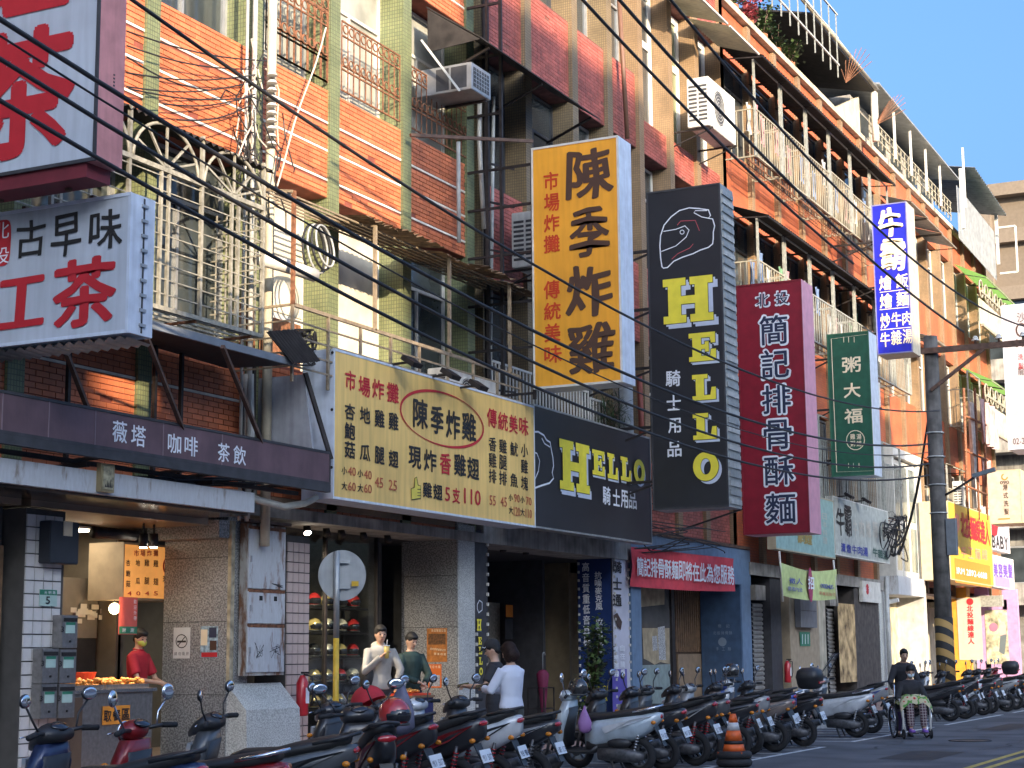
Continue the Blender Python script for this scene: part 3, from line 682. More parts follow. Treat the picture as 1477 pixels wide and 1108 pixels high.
t = sheet('menu_poster', 'large dark orange poster on the second granite column', bP, 616, 906, 645, 955, cmat('orange_poster', (.42, .15, .03), var=.3, scale=15))
b = MB(); rect(bP, b, 618, 914, 643, 930, .008); b.build('picture_block', cmat('brown_photo', (.14, .06, .02), var=.5, scale=30), t, fix=False)
bP.text('lettering', row('本店營業公告', 624, 909.5, 642, 909.5, 3, 4)+row('請勿停車謝謝合作', 622, 936, 642, 938, 2.6, 3.4)+row('營業時間', 628, 943, 642, 944, 3, 3.4), k_crm, t, off=.008)
t = sheet('notice_poster', 'small bright orange notice below the large poster on the column', bP, 618, 958, 637, 992, cmat('bright_orange', (.60, .13, .02)))
bP.text('lettering', row('歡迎光臨', 621, 962, 634, 962, 3, 4), k_crm, t, off=.008); b = MB(); rect(bP, b, 620, 974, 635, 990, .008); b.build('picture_block', cmat('grey_photo', (.35, .36, .40), var=.4, scale=30), t, fix=False)
# --- mailboxes and number plate on the tiled column
bX = board_x(F-.003)
m_ste = mat('brushed_steel', (.30, .29, .28), .35, .7, var=.15, scale=20)
m_lab = cmat('mint_label', (.42, .58, .52))
def mailbox(x0, y0_, x1, y1_, label, num):
    a, b_ = bX.hit(x0, y1_), bX.hit(x1, y0_)
    t = thing('mailbox', label, 'mailbox', tuple(bX.pt((a[0]+b_[0])/2, a[1], 0)), 'steel mailboxes on the tiled column')
    MB().box(F, F+.14, a[0], b_[0], a[1], b_[1]).build('box', m_ste, t, bevel=.004)
    bd = board_x(F+.14); h = (b_[1]-a[1]); w_ = b_[0]-a[0]
    MB().box(F+.141, F+.15, a[0]+.02, b_[0]-.02, b_[1]-.07, b_[1]-.03).build('slot', m_dark, t)
    MB().box(F+.141, F+.146, a[0]+.05, b_[0]-.05, a[1]+h*.45, a[1]+h*.78).build('label_plate', m_lab, t)
    MB().box(F+.1465, F+.148, a[0]+.05, b_[0]-.05, a[1]+h*.70, a[1]+h*.78).build('label_band', k_grn, t)
    cx, cyy = (x0+x1)/2+3, y0_+(y1_-y0_)*.42; bd.text('lettering', [(num, cx, cyy, 4, 8)], k_blk, t, bold=.02, off=.010)
    MB().disc((F+.141, (a[0]+b_[0])/2, a[1]+h*.2), (1, 0, 0), .012, .012).build('lock', m_blk, t); return t
mailbox(74, 888, 98, 935, 'single steel mailbox above the block of four', '3')
mailbox(45, 936, 70, 986, 'upper left steel mailbox in the block of four', '3')
mailbox(70.5, 937, 96, 986, 'upper right steel mailbox in the block of four', '3')
mailbox(43, 986.5, 68, 1037, 'lower left steel mailbox in the block of four', '3')
mailbox(68.5, 986.5, 94, 1036, 'lower right steel mailbox in the block of four', '3')
t = sheet('house_number_plate', 'green and mint number plate 5 on the white tiled column', bX, 55, 851, 81, 874, m_lab, 'number plate', off=.01, th=.006)
b = MB(); rect(bX, b, 55.5, 851.5, 80.5, 858, .018); b.build('band', k_grn, t, fix=False); bX.text('lettering', [('5', 67, 866, 6, 11)], k_blk, t, bold=.03, off=.019); bX.text('lettering', row('光明路', 64, 855, 76, 855, 4, 4.5), k_wht, t, off=.020)
# --- stall counter
Xc = F-.2
t = prop('stall_counter', 'stainless steel food counter with orange pickup notice', 'counter', (Xc, 15.7, .2))
MB().box(Xc-.75, Xc, 14.66, 16.45, .2, 1.12).build('cabinet', m_ste, t, bevel=.006)
MB().box(Xc-.8, Xc+.04, 14.64, 16.48, 1.122, 1.16).build('worktop', mat('polished_steel', (.5, .5, .5), .25, .9, var=.1), t)
MB().box(Xc+.001, Xc+.012, 14.70, 15.2, .24, 1.08).build('wood_panel', mat('dark_laminate', (.12, .08, .05), .5), t)
bK = board_x(Xc+.012)
tt = sheet('pickup_sign', 'orange pickup notice stuck on the steel counter front', bK, 147, 1017, 187, 1046, cmat('orange_card', (.75, .28, .03)), 'notice')
bK.text('lettering', row('取餐區', 154, 1033, 180, 1030, 11, 16), k_blk, tt, bold=.02, off=.012)
# trays of fried food
m_fry = mat('fried_chicken', (.66, .30, .06), .6, var=.4, scale=30, bump=.4); m_bask = mat('red_plastic_basket', (.70, .07, .03), .4)
def tray(y0, y1, x0, x1, label, red=False):
    t = prop('food_tray', label, 'food tray', ((x0+x1)/2, (y0+y1)/2, 1.16), 'trays of fried food on the steel counter')
    b = MB(); b.box(x0, x1, y0, y1, 1.162, 1.175); b.box(x0, x0+.01, y0, y1, 1.176, 1.21); b.box(x1-.01, x1, y0, y1, 1.176, 1.21); b.box(x0+.01, x1-.01, y0, y0+.01, 1.176, 1.21); b.box(x0+.01, x1-.01, y1-.01, y1, 1.176, 1.21)
    b.build('pan', m_bask if red else m_ste, t)
    n = int((y1-y0)*(x1-x0)/.0030)
    for k in range(n):
        q = MB(); q.ball((0, 0, 0), (.042, .026, .022), 8, 5); q.v = [p*(1+random.uniform(-.18, .18)) for p in q.v]
        rot = Matrix.Rotation(random.uniform(0, 6), 3, 'Z') @ Matrix.Rotation(random.uniform(-.5, .5), 3, 'X')
        c = V((random.uniform(x0+.05, x1-.05), random.uniform(y0+.05, y1-.05), 1.195+random.random()*.075)); q.v = [rot @ p + c for p in q.v]
        q.build('fried_piece', m_fry, t)
tray(14.9, 15.6, Xc-.33, Xc-.02, 'left tray heaped with golden fried pieces'); tray(15.62, 16.4, Xc-.33, Xc-.02, 'right tray heaped with golden fried pieces')
tray(15.75, 16.4, Xc-.72, Xc-.38, 'red plastic tray of fried food at the back', True)
t = prop('condiment_box', 'black box of white paper bags on the stall counter', 'box', (Xc-.5, 15.3, 1.16))
MB().box(Xc-.6, Xc-.4, 15.12, 15.42, 1.162, 1.30).build('box', k_blk, t); MB().box(Xc-.57, Xc-.43, 15.15, 15.38, 1.24, 1.37).build('paper_bags', cmat('paper_bag', (.6, .5, .38)), t)
t = prop('basket', 'red plastic bowl in front of the vendor', 'bowl', (Xc-.45, 15.72, 1.24))
MB().disc((Xc-.5, 15.8, 1.24), (0, 0, 1), .11, .11, 20, .15).build('bowl', m_bask, t)
# menu light box inside the stall
Xm = F-1.0
t = prop('menu_lightbox', 'orange lit menu box hanging inside the stall', 'menu board', (Xm, 15.6, 2.4))
bM = board_x(Xm); p0, p1 = bM.hit(177, 865), bM.hit(245, 787)
MB().box(Xm-.55, Xm-.005, p0[0], p1[0]+.2, p0[1], p1[1]).build('case', mat('tan_case', (.28, .22, .15), .6), t)
MB().box(Xm-.004, Xm, p0[0]+.02, p1[0]+.18, p0[1]+.03, p1[1]-.03).build('face', mat('lit_orange_face', (.75, .32, .08), .5, emis=.16, var=.3, scale=2.5), t)
bM.text('lettering', row('杏鮑菇', 184, 812, 184, 842, 6, 9)+row('地瓜', 198, 812, 198, 838, 6, 9)+row('雞腿', 211, 812, 211, 838, 7, 10)+row('雞翅', 224, 813, 224, 839, 7, 10)+[('現', 238, 836, 8, 10)], k_brn, t, bold=.02, off=.008)
bM.text('lettering', row('市場炸攤', 196, 798, 224, 798, 7, 9)+row('4045', 186, 856, 224, 856, 6, 6), k_red, t, bold=.02, off=.008)
b = MB(); bM.line(b, [(245-10*math.cos(a*.25-1.2), 817-14*math.sin(a*.25-1.2)) for a in range(11)], .03, .009); b.build('ring', k_red, t, fix=False)
bn = board_x(F-.85); t = sheet('hanging_notice', 'red and white notice hanging under the lit menu box', bn, 170, 862, 198, 915, cmat('red_card', (.62, .12, .10)), 'notice')
b = MB(); rect(bn, b, 171, 904, 197, 914, .009); b.build('lower_band', k_grn, t, fix=False); bn.text('lettering', row('歡迎外帶', 194, 868, 194, 892, 4, 6)+row('謝謝', 178, 909, 190, 909, 5, 6), k_wht, t, off=.010)
t = prop('menu_cards', 'cluster of small white price cards on the stall wall', 'cards', (F-1.6, 15.9, 1.9))
bw = board_x(F-1.6)
for k in range(16):
    cx, cyy = 96+random.random()*62, 866+random.random()*38; b = MB(); a0 = bw.hit(cx, cyy); s_ = .05+.03*random.random()
    b.add([bw.pt(a0[0]-s_, a0[1]-.03, .002*k), bw.pt(a0[0]+s_, a0[1]-.03, .002*k), bw.pt(a0[0]+s_, a0[1]+.03, .002*k), bw.pt(a0[0]-s_, a0[1]+.03, .002*k)], [(0, 1, 2, 3)])
    b.build('card', cmat('card_paper', (.55, .52, .45)), t, fix=False)
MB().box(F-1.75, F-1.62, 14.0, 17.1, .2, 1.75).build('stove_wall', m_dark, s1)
MB().box(F-1.80, F-1.61, 14.0, 17.1, 1.76, 2.5).build('wall_panel', mat('grey_panel', (.17, .15, .12), .6), s1)
# lamps in the stall
def flat_lamp(label, x0, x1, y0, y1, z, e=None):
    t = prop('ceiling_light', label, 'ceiling light', ((x0+x1)/2, (y0+y1)/2, z)); MB().box(x0, x1, y0, y1, z+.03, z+.06).build('housing', m_wfr, t)
    MB().box(x0+.02, x1-.02, y0+.02, y1-.02, z+.02, z+.0295).build('diffuser', e or m_emis, t)
flat_lamp('lit ceiling panel inside the stall, nearer the fascia', -14.5, -13.9, 15.6, 16.7, 3.04)
flat_lamp('lit ceiling panel deeper inside the stall', -15.3, -14.9, 14.9, 16.1, 3.04)
t = prop('bulb_lamp', 'glowing round warm bulb inside the stall', 'bulb', (-13.9, 15.55, 2.05))
p = atX(165, 878, -13.9); MB().ball(p, .07).build('bulb', mat('glowing_bulb', (1, .75, .4), .5, emis=4, var=0), t); MB().tube([p+V((0, 0, .07)), p+V((0, 0, 1.0))], .006, 6).build('cord', m_wire, t)
def spot(loc, label, lit, ang=.5):
    t = prop('track_spotlight', label, 'spotlight', loc, 'black track spotlights under the soffit'); x, y, z = loc
    MB().bar((x, y, z), (x, y, z-.10), .025).build('stem', m_blk, t)
    d = V((math.sin(ang), -.45, -1)).normalized(); c = V((x, y, z-.15))
    MB().tube([c-d*.07, c+d*.08], [.045, .06], 12).build('can', m_blk, t)
    if lit:
        ld = bpy.data.lights.new('spot_light', 'SPOT'); ld.energy = 160; ld.spot_size = R_(115); ld.spot_blend = .6; ld.color = (1, .82, .6); ld.shadow_soft_size = .05
        lo = bpy.data.objects.new('spot_light', ld); COL.objects.link(lo); lo.parent = t; lo.location = c+d*.10-V(loc); lo.rotation_euler = V((-.45, .55, -1)).to_track_quat('-Z', 'Y').to_euler()
    if lit: MB().disc(c+d*.081, d, .048, .004, 14).build('lens', m_spot, t)
b = MB(); b.box(-13.12, -13.06, 18.8, 22.6, 3.42, 3.46); tag(b.build('lighting_track', m_blk), 'black lighting track under the helmet shop soffit', 'lighting track')
for k, (y, l) in enumerate([(18.85, 0), (20.0, 1), (20.5, 0), (20.9, 0), (21.5, 0), (22.2, 0)]): spot((-13.09, y, 3.42), ['black spotlight nearest the pink tiled column', 'lit black spotlight over the helmet shelves', 'third black spotlight along the helmet shop track', 'fourth black spotlight along the helmet shop track', 'fifth black spotlight along the helmet shop track', 'black spotlight nearest the second granite column'][k], l)
b = MB(); b.box(-13.3, -13.24, 24.8, 28.5, 3.5, 3.54); tag(b.build('lighting_track', m_blk), 'black lighting track under the gear shop soffit', 'lighting track')
for k, y in enumerate((25.0, 25.7, 26.4, 27.3)): spot((-13.27, y, 3.5), 'black spotlight %s under the gear shop soffit' % ['nearest the lamp strip', 'second from the lamp strip', 'third from the lamp strip', 'farthest from the lamp strip'][k], 0)
# speaker box, stall track lights
t = prop('loudspeaker', 'large black loudspeaker box hanging left of the stall', 'speaker', (F+.1, 14.0, 2.75))
p0, p1 = atX(66, 812, F+.1), atX(110, 752, F+.1); MB().box(F-.25, F+.15, p0.y, p1.y, p0.z, p1.z-.02).build('cabinet', mat('black_plastic', (.03, .035, .045), .6), t, bevel=.01)
MB().box(F+.151, F+.16, p0.y+.2, p0.y+.34, p0.z+.3, p0.z+.46).build('badge', k_crm, t)
t = prop('spotlight_bar', 'black lamp bar under the stall soffit', 'lamp bar', (-13.2, 15.7, 2.95)); MB().tube([atX(135, 768, -13.2), atX(195, 772, -13.2)], .07, 10).build('tube', m_blk, t)
for x in (207, 222): p = atX(x, 770, -13.2); MB().tube([p, p+V((0, 0, -.16))], .055, 10).build('lamp_head', m_blk, t); MB().bar(p, p+V((0, 0, .2)), .02).build('stem', m_blk, t)
for k, x in enumerate((207, 222)):                              # the two lit lamp heads over the food
    p = atX(x, 770, -13.2); MB().disc(p+V((0, 0, -.165)), (0, 0, -1), .045, .004, 14).build('lens', m_spot, t)
    ld = bpy.data.lights.new('food_lamp', 'SPOT'); ld.energy = 85; ld.spot_size = R_(62); ld.spot_blend = .7; ld.color = (1, .62, .32); ld.shadow_soft_size = .05
    lo = bpy.data.objects.new('food_lamp', ld); COL.objects.link(lo); lo.parent = t; lo.location = p+V((0, 0, -.19))-BASE[t.name]; lo.rotation_euler = V((.10-.20*k, -.62, -1)).to_track_quat('-Z', 'Y').to_euler()
# --- helmet shop: shelves of helmets, glass, door
t = prop('display_shelving', 'black shelving unit in the helmet shop window', 'shelves', (-14.3, 19.9, .2))
Xh = -13.9
for k, z in enumerate((.38, .75, 1.12, 1.49, 1.86, 2.23)): MB().box(Xh-.35, Xh+.15, 21.15, 22.75, z-.025, z).build('shelf', m_blk, t)
for y in (21.13, 22.77): MB().box(Xh-.35, Xh-.3, y-.02, y+.02, .2, 2.9).build('upright', m_blk, t)
hm = [mat('gold_helmet', (.55, .42, .16), .15, .2, coat=1, var=.2), mat('cream_helmet', (.62, .56, .42), .2, coat=1), mat('black_helmet', (.03, .03, .03), .15, coat=1), mat('red_helmet', (.45, .03, .03), .15, coat=1)]
m_vis = mat('smoke_visor', (.02, .02, .025), .06, var=0, spec=.8)
def helmet_meshes():
    sh = MB(); sh.ball((0, 0, 0), (.14, .115, .125), 18, 10, a0=0, a1=.72); vi = MB()
    vi.ball((.012, 0, -.008), (.138, .112, .10), 18, 8, a0=.36, a1=.66)
    vi.f = [f for f in vi.f if sum(vi.v[i].x for i in f)/len(f) > .045]; vi.m = [0]*len(vi.f); vi.sm = [True]*len(vi.f)
    rim = MB(); rim.torus((0, 0, -.08), (0, 0, 1), .112, .012, 20, 6)
    return sh, vi, rim
sh, vi, rim = helmet_meshes(); HMS = [sh.mesh('shell', m) for m in hm]; HV = vi.mesh('visor', m_vis); HR = rim.mesh('rim', mat('helmet_rim', (.05, .05, .05), .5))
def helmet(loc, rz, k, label, group=None, s=1., tilt=0):
    t = thing('helmet', label, 'helmet', loc, group); t.rotation_euler = (0, tilt, rz); t.scale = (s, s, s)
    link('shell', HMS[k], t); link('visor', HV, t); link('rim', HR, t); return t
rows_ = ['bottom', 'second lowest', 'middle', 'second highest', 'top']; cols_ = ['first', 'second', 'third', 'fourth']
for r, z in enumerate((.75, 1.12, 1.49, 1.86, 2.23)):
    for k in range(4):
        y = 21.42+.36*k; q = random.choice([0, 0, 1, 1, 2, 3]) if r else 0
        helmet((Xh+.02, y, z+.10), random.uniform(-.9, .1), q, '%s helmet on the %s shelf, %s from the tiled column' % (['gold', 'cream', 'black', 'red'][q], rows_[r], cols_[k]), 'helmets on the shop shelves', s=.92)
g = clear('shop_glass', (.93, .96, .95), .9)
t = prop('shop_window', 'tall glazed front of the helmet shop', 'shop window', (-13.5, 21, .2))
for y0, y1 in ((19.55, 21.1), (21.14, 22.55)):
    MB().box(-13.51, -13.5, y0, y1, .3, 3.3).build('pane', g, t)
for y in (19.53, 21.12, 22.57): MB().box(-13.53, -13.47, y-.02, y+.02, .2, 3.49).build('mullion', m_blk, t)
pa_, pb_ = atX(535, 960, -14.85), atX(576, 855, -14.85); MB().box(-14.9, -14.85, pa_.y, pb_.y, pa_.z-.3, pb_.z).build('back_poster', mat('pale_poster', (.50, .47, .33), .6, var=.35, scale=4), s2)
# --- gear shop interior
for k, (x0, x1, m) in enumerate([(707, 716, m_wood), (742, 760, mat('brown_post', (.12, .10, .08), .6)), (775, 822, mat('grey_door', (.055, .055, .06), .5))]):
    a, c = atX(x0, 900, -15.2), atX(x1, 900, -15.2); MB().box(-15.3, -15.2, a.y, c.y, .2, 3.3).build('door_panel', m, s3)
a, c = atX(700, 900, -14.9), atX(722, 1000, -14.9); MB().box(-15.0, -14.9, a.y, c.y, 1.2, 2.5).build('side_panel', mat('tan_screen', (.26, .23, .18), .7, var=.3, scale=20), s3)
b = MB(); p = atX(780, 828, -15.0); b.cbox(p, (.1, .7, .04)); 
t = prop('ceiling_light', 'small lit lamp deep inside the dark gear shop', 'ceiling light', tuple(p)); b.build('diffuser', mat('dim_lamp', (1, .9, .75), .5, emis=2.5, var=0), t); MB().cbox(p+V((0, 0, .04)), (.12, .74, .03)).build('housing', m_blk, t)
bi = board_x(-14.7)
for x0, y0_, x1, y1_, m, l in [(729, 873, 740, 890, k_org, 'small orange notice inside the gear shop'), (728, 893, 741, 922, m_dk2, 'black intercom panel beside the gear shop door'), (748, 906, 762, 930, cmat('paper', (.62, .63, .62)), 'white paper notice beside the gear shop door'), (754, 926, 766, 944, k_grn, 'green notice beside the gear shop door')]:
    sheet('wall_notice', l, bi, x0, y0_, x1, y1_, m, 'notice', off=.01)
# --- blue fronted shop
t = prop('blue_shop_front', 'slate blue panelled shop frame with navy side wall', 'shop front', (F, 34, .2))
bf = board_x(F+.03)
ya, yb, yc, yd = atX(906, 860, F).y, atX(913, 860, F).y, 37.05, 38.0
MB().box(F-.4, F+.02, 30.75, 38.0, 3.05, 3.86).build('beam', m_navl, t)
MB().box(F-.4, F+.02, 30.75, 31.25, .2, 3.049).build('post', m_navl, t)
MB().box(F-.95, F+.02, 37.3, 37.95, .2, 3.049).build('post', m_navl, t); MB().box(F-.96, F+.0, 37.26, 37.298, .2, 3.04).build('side_wall', m_navy, t)
MB().box(F-.1, F+.06, 30.7, 37.9, 3.862, 3.93).build('cornice', m_brs, t)
bN = board_yf(37.26); bN.text('lettering', row('北投排骨酥', 1031, 913, 1054, 913, 4.5, 5)+row('簡記', 1038, 903, 1050, 903, 5, 5)+row('手工麵', 1035, 936, 1052, 936, 4.5, 5), cmat('faint_print', (.25, .32, .40)), t, off=.008)
p = bN.hit(1042, 926); MB().disc(bN.pt(p[0], p[1], .004), bN.n, .10, .004, 18).build('emblem', cmat('faint_print', (.25, .32, .40)), t)
Xg = F-.5
t = prop('shop_glazing', 'partly papered shop window with torn brown paper', 'shop window', (Xg, 33, .2))
a, c = atX(914, 900, Xg), atX(966, 900, Xg); MB().box(Xg-.01, Xg, a.y, c.y, .2, 3.04).build('pane', glass('dim_glass', (.10, .10, .10), .1), t)
MB().box(Xg-.02, Xg+.05, c.y, c.y+.18, .2, 3.04).build('jamb', m_blk, t)
bg_ = board_x(Xg)
b = MB(); bg_.poly(b, [(922, 848), (958, 848), (958, 872), (922, 876)], .006); b.build('paper', mat('tan_paper', (.40, .32, .20), .8, var=.25, scale=5), t, fix=False)
b = MB(); bg_.poly(b, [(926, 906), (965, 906), (966, 958), (952, 955), (944, 959), (936, 954), (928, 950)], .006); b.build('paper', mat('tan_paper', (.40, .32, .20)), t, fix=False)
b = MB(); bg_.poly(b, [(948, 905), (958, 903), (960, 952), (950, 952)], .010); bg_.poly(b, [(940, 918), (947, 917), (948, 938), (941, 939)], .010); b.build('notice', mat('printed_paper', (.45, .45, .44), .8, var=.7, scale=60), t, fix=False)
b = MB(); bg_.poly(b, [(915, 960), (966, 958), (966, 1015), (916, 1015)], .012); b.build('film', mat('sage_film', (.24, .30, .28), .6, var=.15), t, fix=False)
t = prop('slatted_screen', 'brown slatted timber screen inside the blue shop', 'screen', (F-1.2, 35.5, .2))
a, c = atX(968, 900, F-1.0), atX(1020, 900, F-1.0); MB().box(F-1.06, F-1.03, a.y, c.y, .2, 3.3).build('backing', mat('screen_back', (.10, .06, .035), .8), t)
y = a.y
while y < c.y: MB().box(F-1.029, F-.99, y, y+.075, 1.55, 3.29).build('slat', m_wood, t); y += .135
MB().box(F-1.02, F-.98, a.y+.35, c.y-.1, .2, 1.5).build('cupboard', mat('plywood', (.30, .21, .13), .6, var=.15), t)
# --- shuttered shops
def shutter(ya, yb, zt, X, label):
    t = prop('roller_shutter', label, 'shutter', (X, (ya+yb)/2, .2), 'grey roller shutters past the blue shop')
    z = .22; me = MB().add([(X, 0, 0), (X+.035, 0, .03), (X+.035, 0, .075), (X, 0, .105), (X, yb-ya, 0), (X+.035, yb-ya, .03), (X+.035, yb-ya, .075), (X, yb-ya, .105)], [(0, 4, 5, 1), (1, 5, 6, 2), (2, 6, 7, 3)]).mesh('slat', m_shut)
    while z+.1 < zt: o = link('slat', me, t); o.location = V((0, ya, z))-V((X, (ya+yb)/2, .2)); z += .107
    MB().box(X-.1, X+.12, ya, yb, zt, zt+.35).build('hood', m_conc, t)
for o, (x0, x1, l) in enumerate([(1084, 1111, 'widest grey roller shutter beside the blue shop'), (1128, 1139, 'narrow roller shutter behind the fire extinguisher'), (1192, 1201, 'narrow dark roller shutter before the golden window')]):
    shutter(atX(x0, 900, F-.25).y, atX(x1, 900, F-.25).y, 2.75, F-.25, l)
for x0, x1, m, l in [(1076, 1083, m_cream, 'cream post between the blue shop and the shutter'), (1112, 1127, m_dk2, 'dark post right of the widest shutter'), (1139, 1181, mat('beige_column', (.36, .29, .20), .7, var=.12), 'wide beige column with grey box and green notice'), (1181, 1191, m_cream, 'pale column strip behind the green banner'), (1233, 1268, mat('soot_dark_column', (.07, .06, .055), .7, var=.4, scale=5), 'dark stone column with alarm box'), (1269, 1283, m_grl, 'light pipe clad post beside the dark column')]:
    a, c = atX(x0, 900, F-.02), atX(x1, 900, F-.02); t = prop('shop_column', l, 'column', (F, (a.y+c.y)/2, .2)); MB().box(F-.6, F-.02, a.y, c.y, .2, 3.29).build('shaft', m, t)
bz = board_x(F-.02)
t = prop('meter_box', 'grey metal meter box on the beige column', 'meter box', (F, 43, 2)); a, c = bz.hit(1146, 905), bz.hit(1168, 858); MB().box(F, F+.15, a[0], c[0], a[1], c[1]).build('case', mat('steel_grey_paint', (.16, .17, .19), .5), t); MB().box(F+.151, F+.155, a[0]+.05, c[0]-.05, (a[1]+c[1])/2-.01, (a[1]+c[1])/2).build('seam', m_blk, t)
t = sheet('green_notice', 'dark green framed notice low on the beige column', bz, 1153, 912, 1167, 932, k_grn, 'notice', off=.02); b = MB()
for x in (1156, 1160, 1164): bz.line(b, [(x, 915), (x, 929)], .05, .028)
b.build('lettering', k_wht, t, fix=False)
t = sheet('golden_window', 'tall window with painted golden reflection before the dark column', bz, 1212, 872, 1232, 985, mat('painted_golden_reflection', (.50, .36, .18), .25, var=.6, scale=3), 'window')  # the golden reflection is put into the sheet's base colour
t = prop('alarm_box', 'white alarm box with red round emblem on the dark column', 'alarm box', (F, 46, 2.5)); a, c = bz.hit(1238, 868), bz.hit(1263, 841); MB().box(F, F+.12, a[0], c[0], a[1], c[1]).build('case', m_acw, t, bevel=.01)
bz2 = board_x(F+.10); p = bz2.hit(1250, 850); MB().disc((F+.121, p[0], p[1]), (1, 0, 0), .15, .006, 20).build('emblem', k_red, t); bz2.text('lettering', row('保全', 1246, 850, 1253, 850, 5, 6), k_wht, t, off=.035)
t = prop('downpipe', 'pale vertical pipe by the dark column', 'pipe', (F+.1, 50.2, .2)); MB().tube([atX(1278, 832, F+.12), atX(1285, 1003, F+.12)], .07, 8).build('pipe', m_pvc, t)
# --- white two storey front
W = thing('white_shop_front', 'white two storey shop front with glazed bay and bare white column', 'shop front', (F, 52.6, 0))
Xw = F+.35
MB().box(F-.6, Xw, 50.7, 54.5, 7.35, 7.62).build('roof_slab', m_wfr, W)
MB().box(F-.55, Xw-.05, 54.1, 54.45, .15, 7.34).build('column', mat('white_render', (.48, .48, .45), .85, var=.2, scale=3, bump=.3, streak=.15), W)
MB().box(F-.55, Xw-.05, 50.75, 50.95, 3.7, 7.34).build('frame_post', m_wfr, W)
MB().box(F-.5, Xw, 50.7, 54.09, 3.2, 3.75).build('fascia', m_fasc, W)
for k, (ya, yb) in enumerate(((51.0, 52.0), (52.05, 53.0), (53.05, 54.05))):
    f = MB().box(F+.1, F+.2, ya, yb, 3.76, 7.3).build('window', m_wfr, W)
    MB().box(F+.201, F+.21, ya+.12, yb-.12, 3.95, 5.3).build('pane', glass('grey_green_glass', (.16, .20, .20), .1), f); MB().box(F+.201, F+.21, ya+.12, yb-.12, 5.5, 7.15).build('pane', MC['grey_green_glass'], f)
MB().box(F-.6, F-.55, 50.7, 54.1, .2, 3.2).build('back_wall', mat('warm_plaster', (.48, .42, .28), .8, var=.3, scale=3), W)
bb = board_x(Xw); bb.text('lettering', [('冷', 1336, 800, 9, 22)], k_red, W, bold=.03, off=.006)
# far shop fronts: orange column with text, lilac frame with picture
bO = board_yf(60.3)
t = prop('orange_shop_front', 'orange painted shop column with white vertical sign', 'shop front', (F, 60.4, .2))
a = bO.hit(1364, 965), bO.hit(1421, 850); MB().box(a[0][0]-.2, F+.35, 60.31, 60.9, .2, 3.7).build('column', mat('orange_paint', (.60, .28, .03), .7), t)
b = MB(); rect(bO, b, 1384, 862, 1414, 952, .006); b.build('panel', cmat('cream_panel', (.46, .44, .37)), t, fix=False)
bO.text('lettering', row('北投麵線達人', 1399, 878, 1401, 925, 9, 8.5), k_red, t, bold=.03, off=.012); bO.text('lettering', row('手工麵線專賣店', 1390, 885, 1391, 930, 3.4, 5)+row('營業時間', 1390, 948, 1410, 948, 4, 4), k_gry, t, off=.012)
p = bO.hit(1399, 868); MB().disc(bO.pt(p[0], p[1], .008), bO.n, .12, .004, 18).build('emblem', k_red, t)
bL = board_yf(64.0)
t = prop('lilac_shop_front', 'lilac shop frame around a picture panel of a standing woman', 'shop front', (F, 64.1, .2))
m_lil = mat('lilac_paint', (.44, .26, .44), .7)
for x0, x1, y0_, y1_ in ((1411, 1424, 848, 990), (1452, 1466, 850, 990), (1424, 1452, 955, 990), (1424, 1452, 865, 880)):
    p0, p1 = bL.hit(x0, y1_), bL.hit(x1, y0_); MB().box(p0[0], p1[0], 64.01, 64.3, max(p0[1], .2), p1[1]).build('frame', m_lil, t)
b = MB(); rect(bL, b, 1424, 880, 1452, 958, .004); b.build('picture', mat('garden_print', (.48, .45, .30), .7, var=.5, scale=5), t, fix=False)
b = MB(); bL.poly(b, [(1441, 940), (1449, 945), (1452, 915), (1450, 902), (1444, 905)], .008); b.build('painted_skirt', cmat('slate_print', (.12, .15, .16)), t, fix=False)
b = MB(); bL.poly(b, [(1443, 917), (1451, 915), (1451, 903), (1449, 897), (1444, 898), (1440, 908)], .010); b.build('painted_blouse', cmat('rose_print', (.60, .40, .36)), t, fix=False)
b = MB(); p = bL.hit(1447, 893); b.disc(bL.pt(p[0], p[1], .009), bL.n, .1, .003, 14); b.build('painted_face', cmat('skin_print', (.55, .38, .28)), t); b = MB(); p = bL.hit(1433, 905); b.disc(bL.pt(p[0], p[1], .009), bL.n, .16, .003, 14); b.build('painted_flower', cmat('pink_print', (.65, .16, .24)), t)
MB().box(-14.5, -11.7, 63.3, 63.6, 3.1, 3.5).build('awning', m_cageg, t)
# ================================================================ signs
m_cabw = mat('white_sign_cabinet', (.62, .68, .78), .45, var=.1, streak=.2)
m_face1 = mat('pale_sign_face', (.50, .54, .60), .4, var=.14, scale=1.1, streak=.18)
def perp_sign(name, label, Y, xl, xr, yt_l, yt_r, yb, xs, face, side, trim=None, face_parent=False, XR=None):
    """cabinet standing out from the facade; face looks down the street toward the camera"""
    xc = (xl+xr)/2
    A_, B_ = atY(xl, (yt_l+yb)/2, Y), atY(xr, (yt_l+yb)/2, Y)
    zt = atY(xr, yt_r, Y).z; zb = atY(xr, yb, Y).z; X0, X1 = A_.x, B_.x
    Y2 = atX(xs, (yt_r+yb)/2, X1).y
    t = thing(name, label, 'sign', ((X0+X1)/2, (Y+Y2)/2, zb))
    MB().box(X0, X1, Y+.01, Y2, zb, zt).build('cabinet', side, t)
    MB().box(X0+.03, X1-.03, Y-.002, Y+.008, zb+.03, zt-.03).build('face', face, t)
    f = MB(); f.box(X0, X1, Y-.012, Y+.009, zb-.004, zb+.03); f.box(X0, X1, Y-.012, Y+.009, zt-.03, zt+.004); f.box(X0, X0+.03, Y-.012, Y+.009, zb+.031, zt-.031); f.box(X1-.03, X1+.002, Y-.012, Y+.009, zb+.031, zt-.031)
    f.build('edge_frame', trim or side, t)
    return t, board_yf(Y-.004), (X0, X1, zb, zt, Y2)
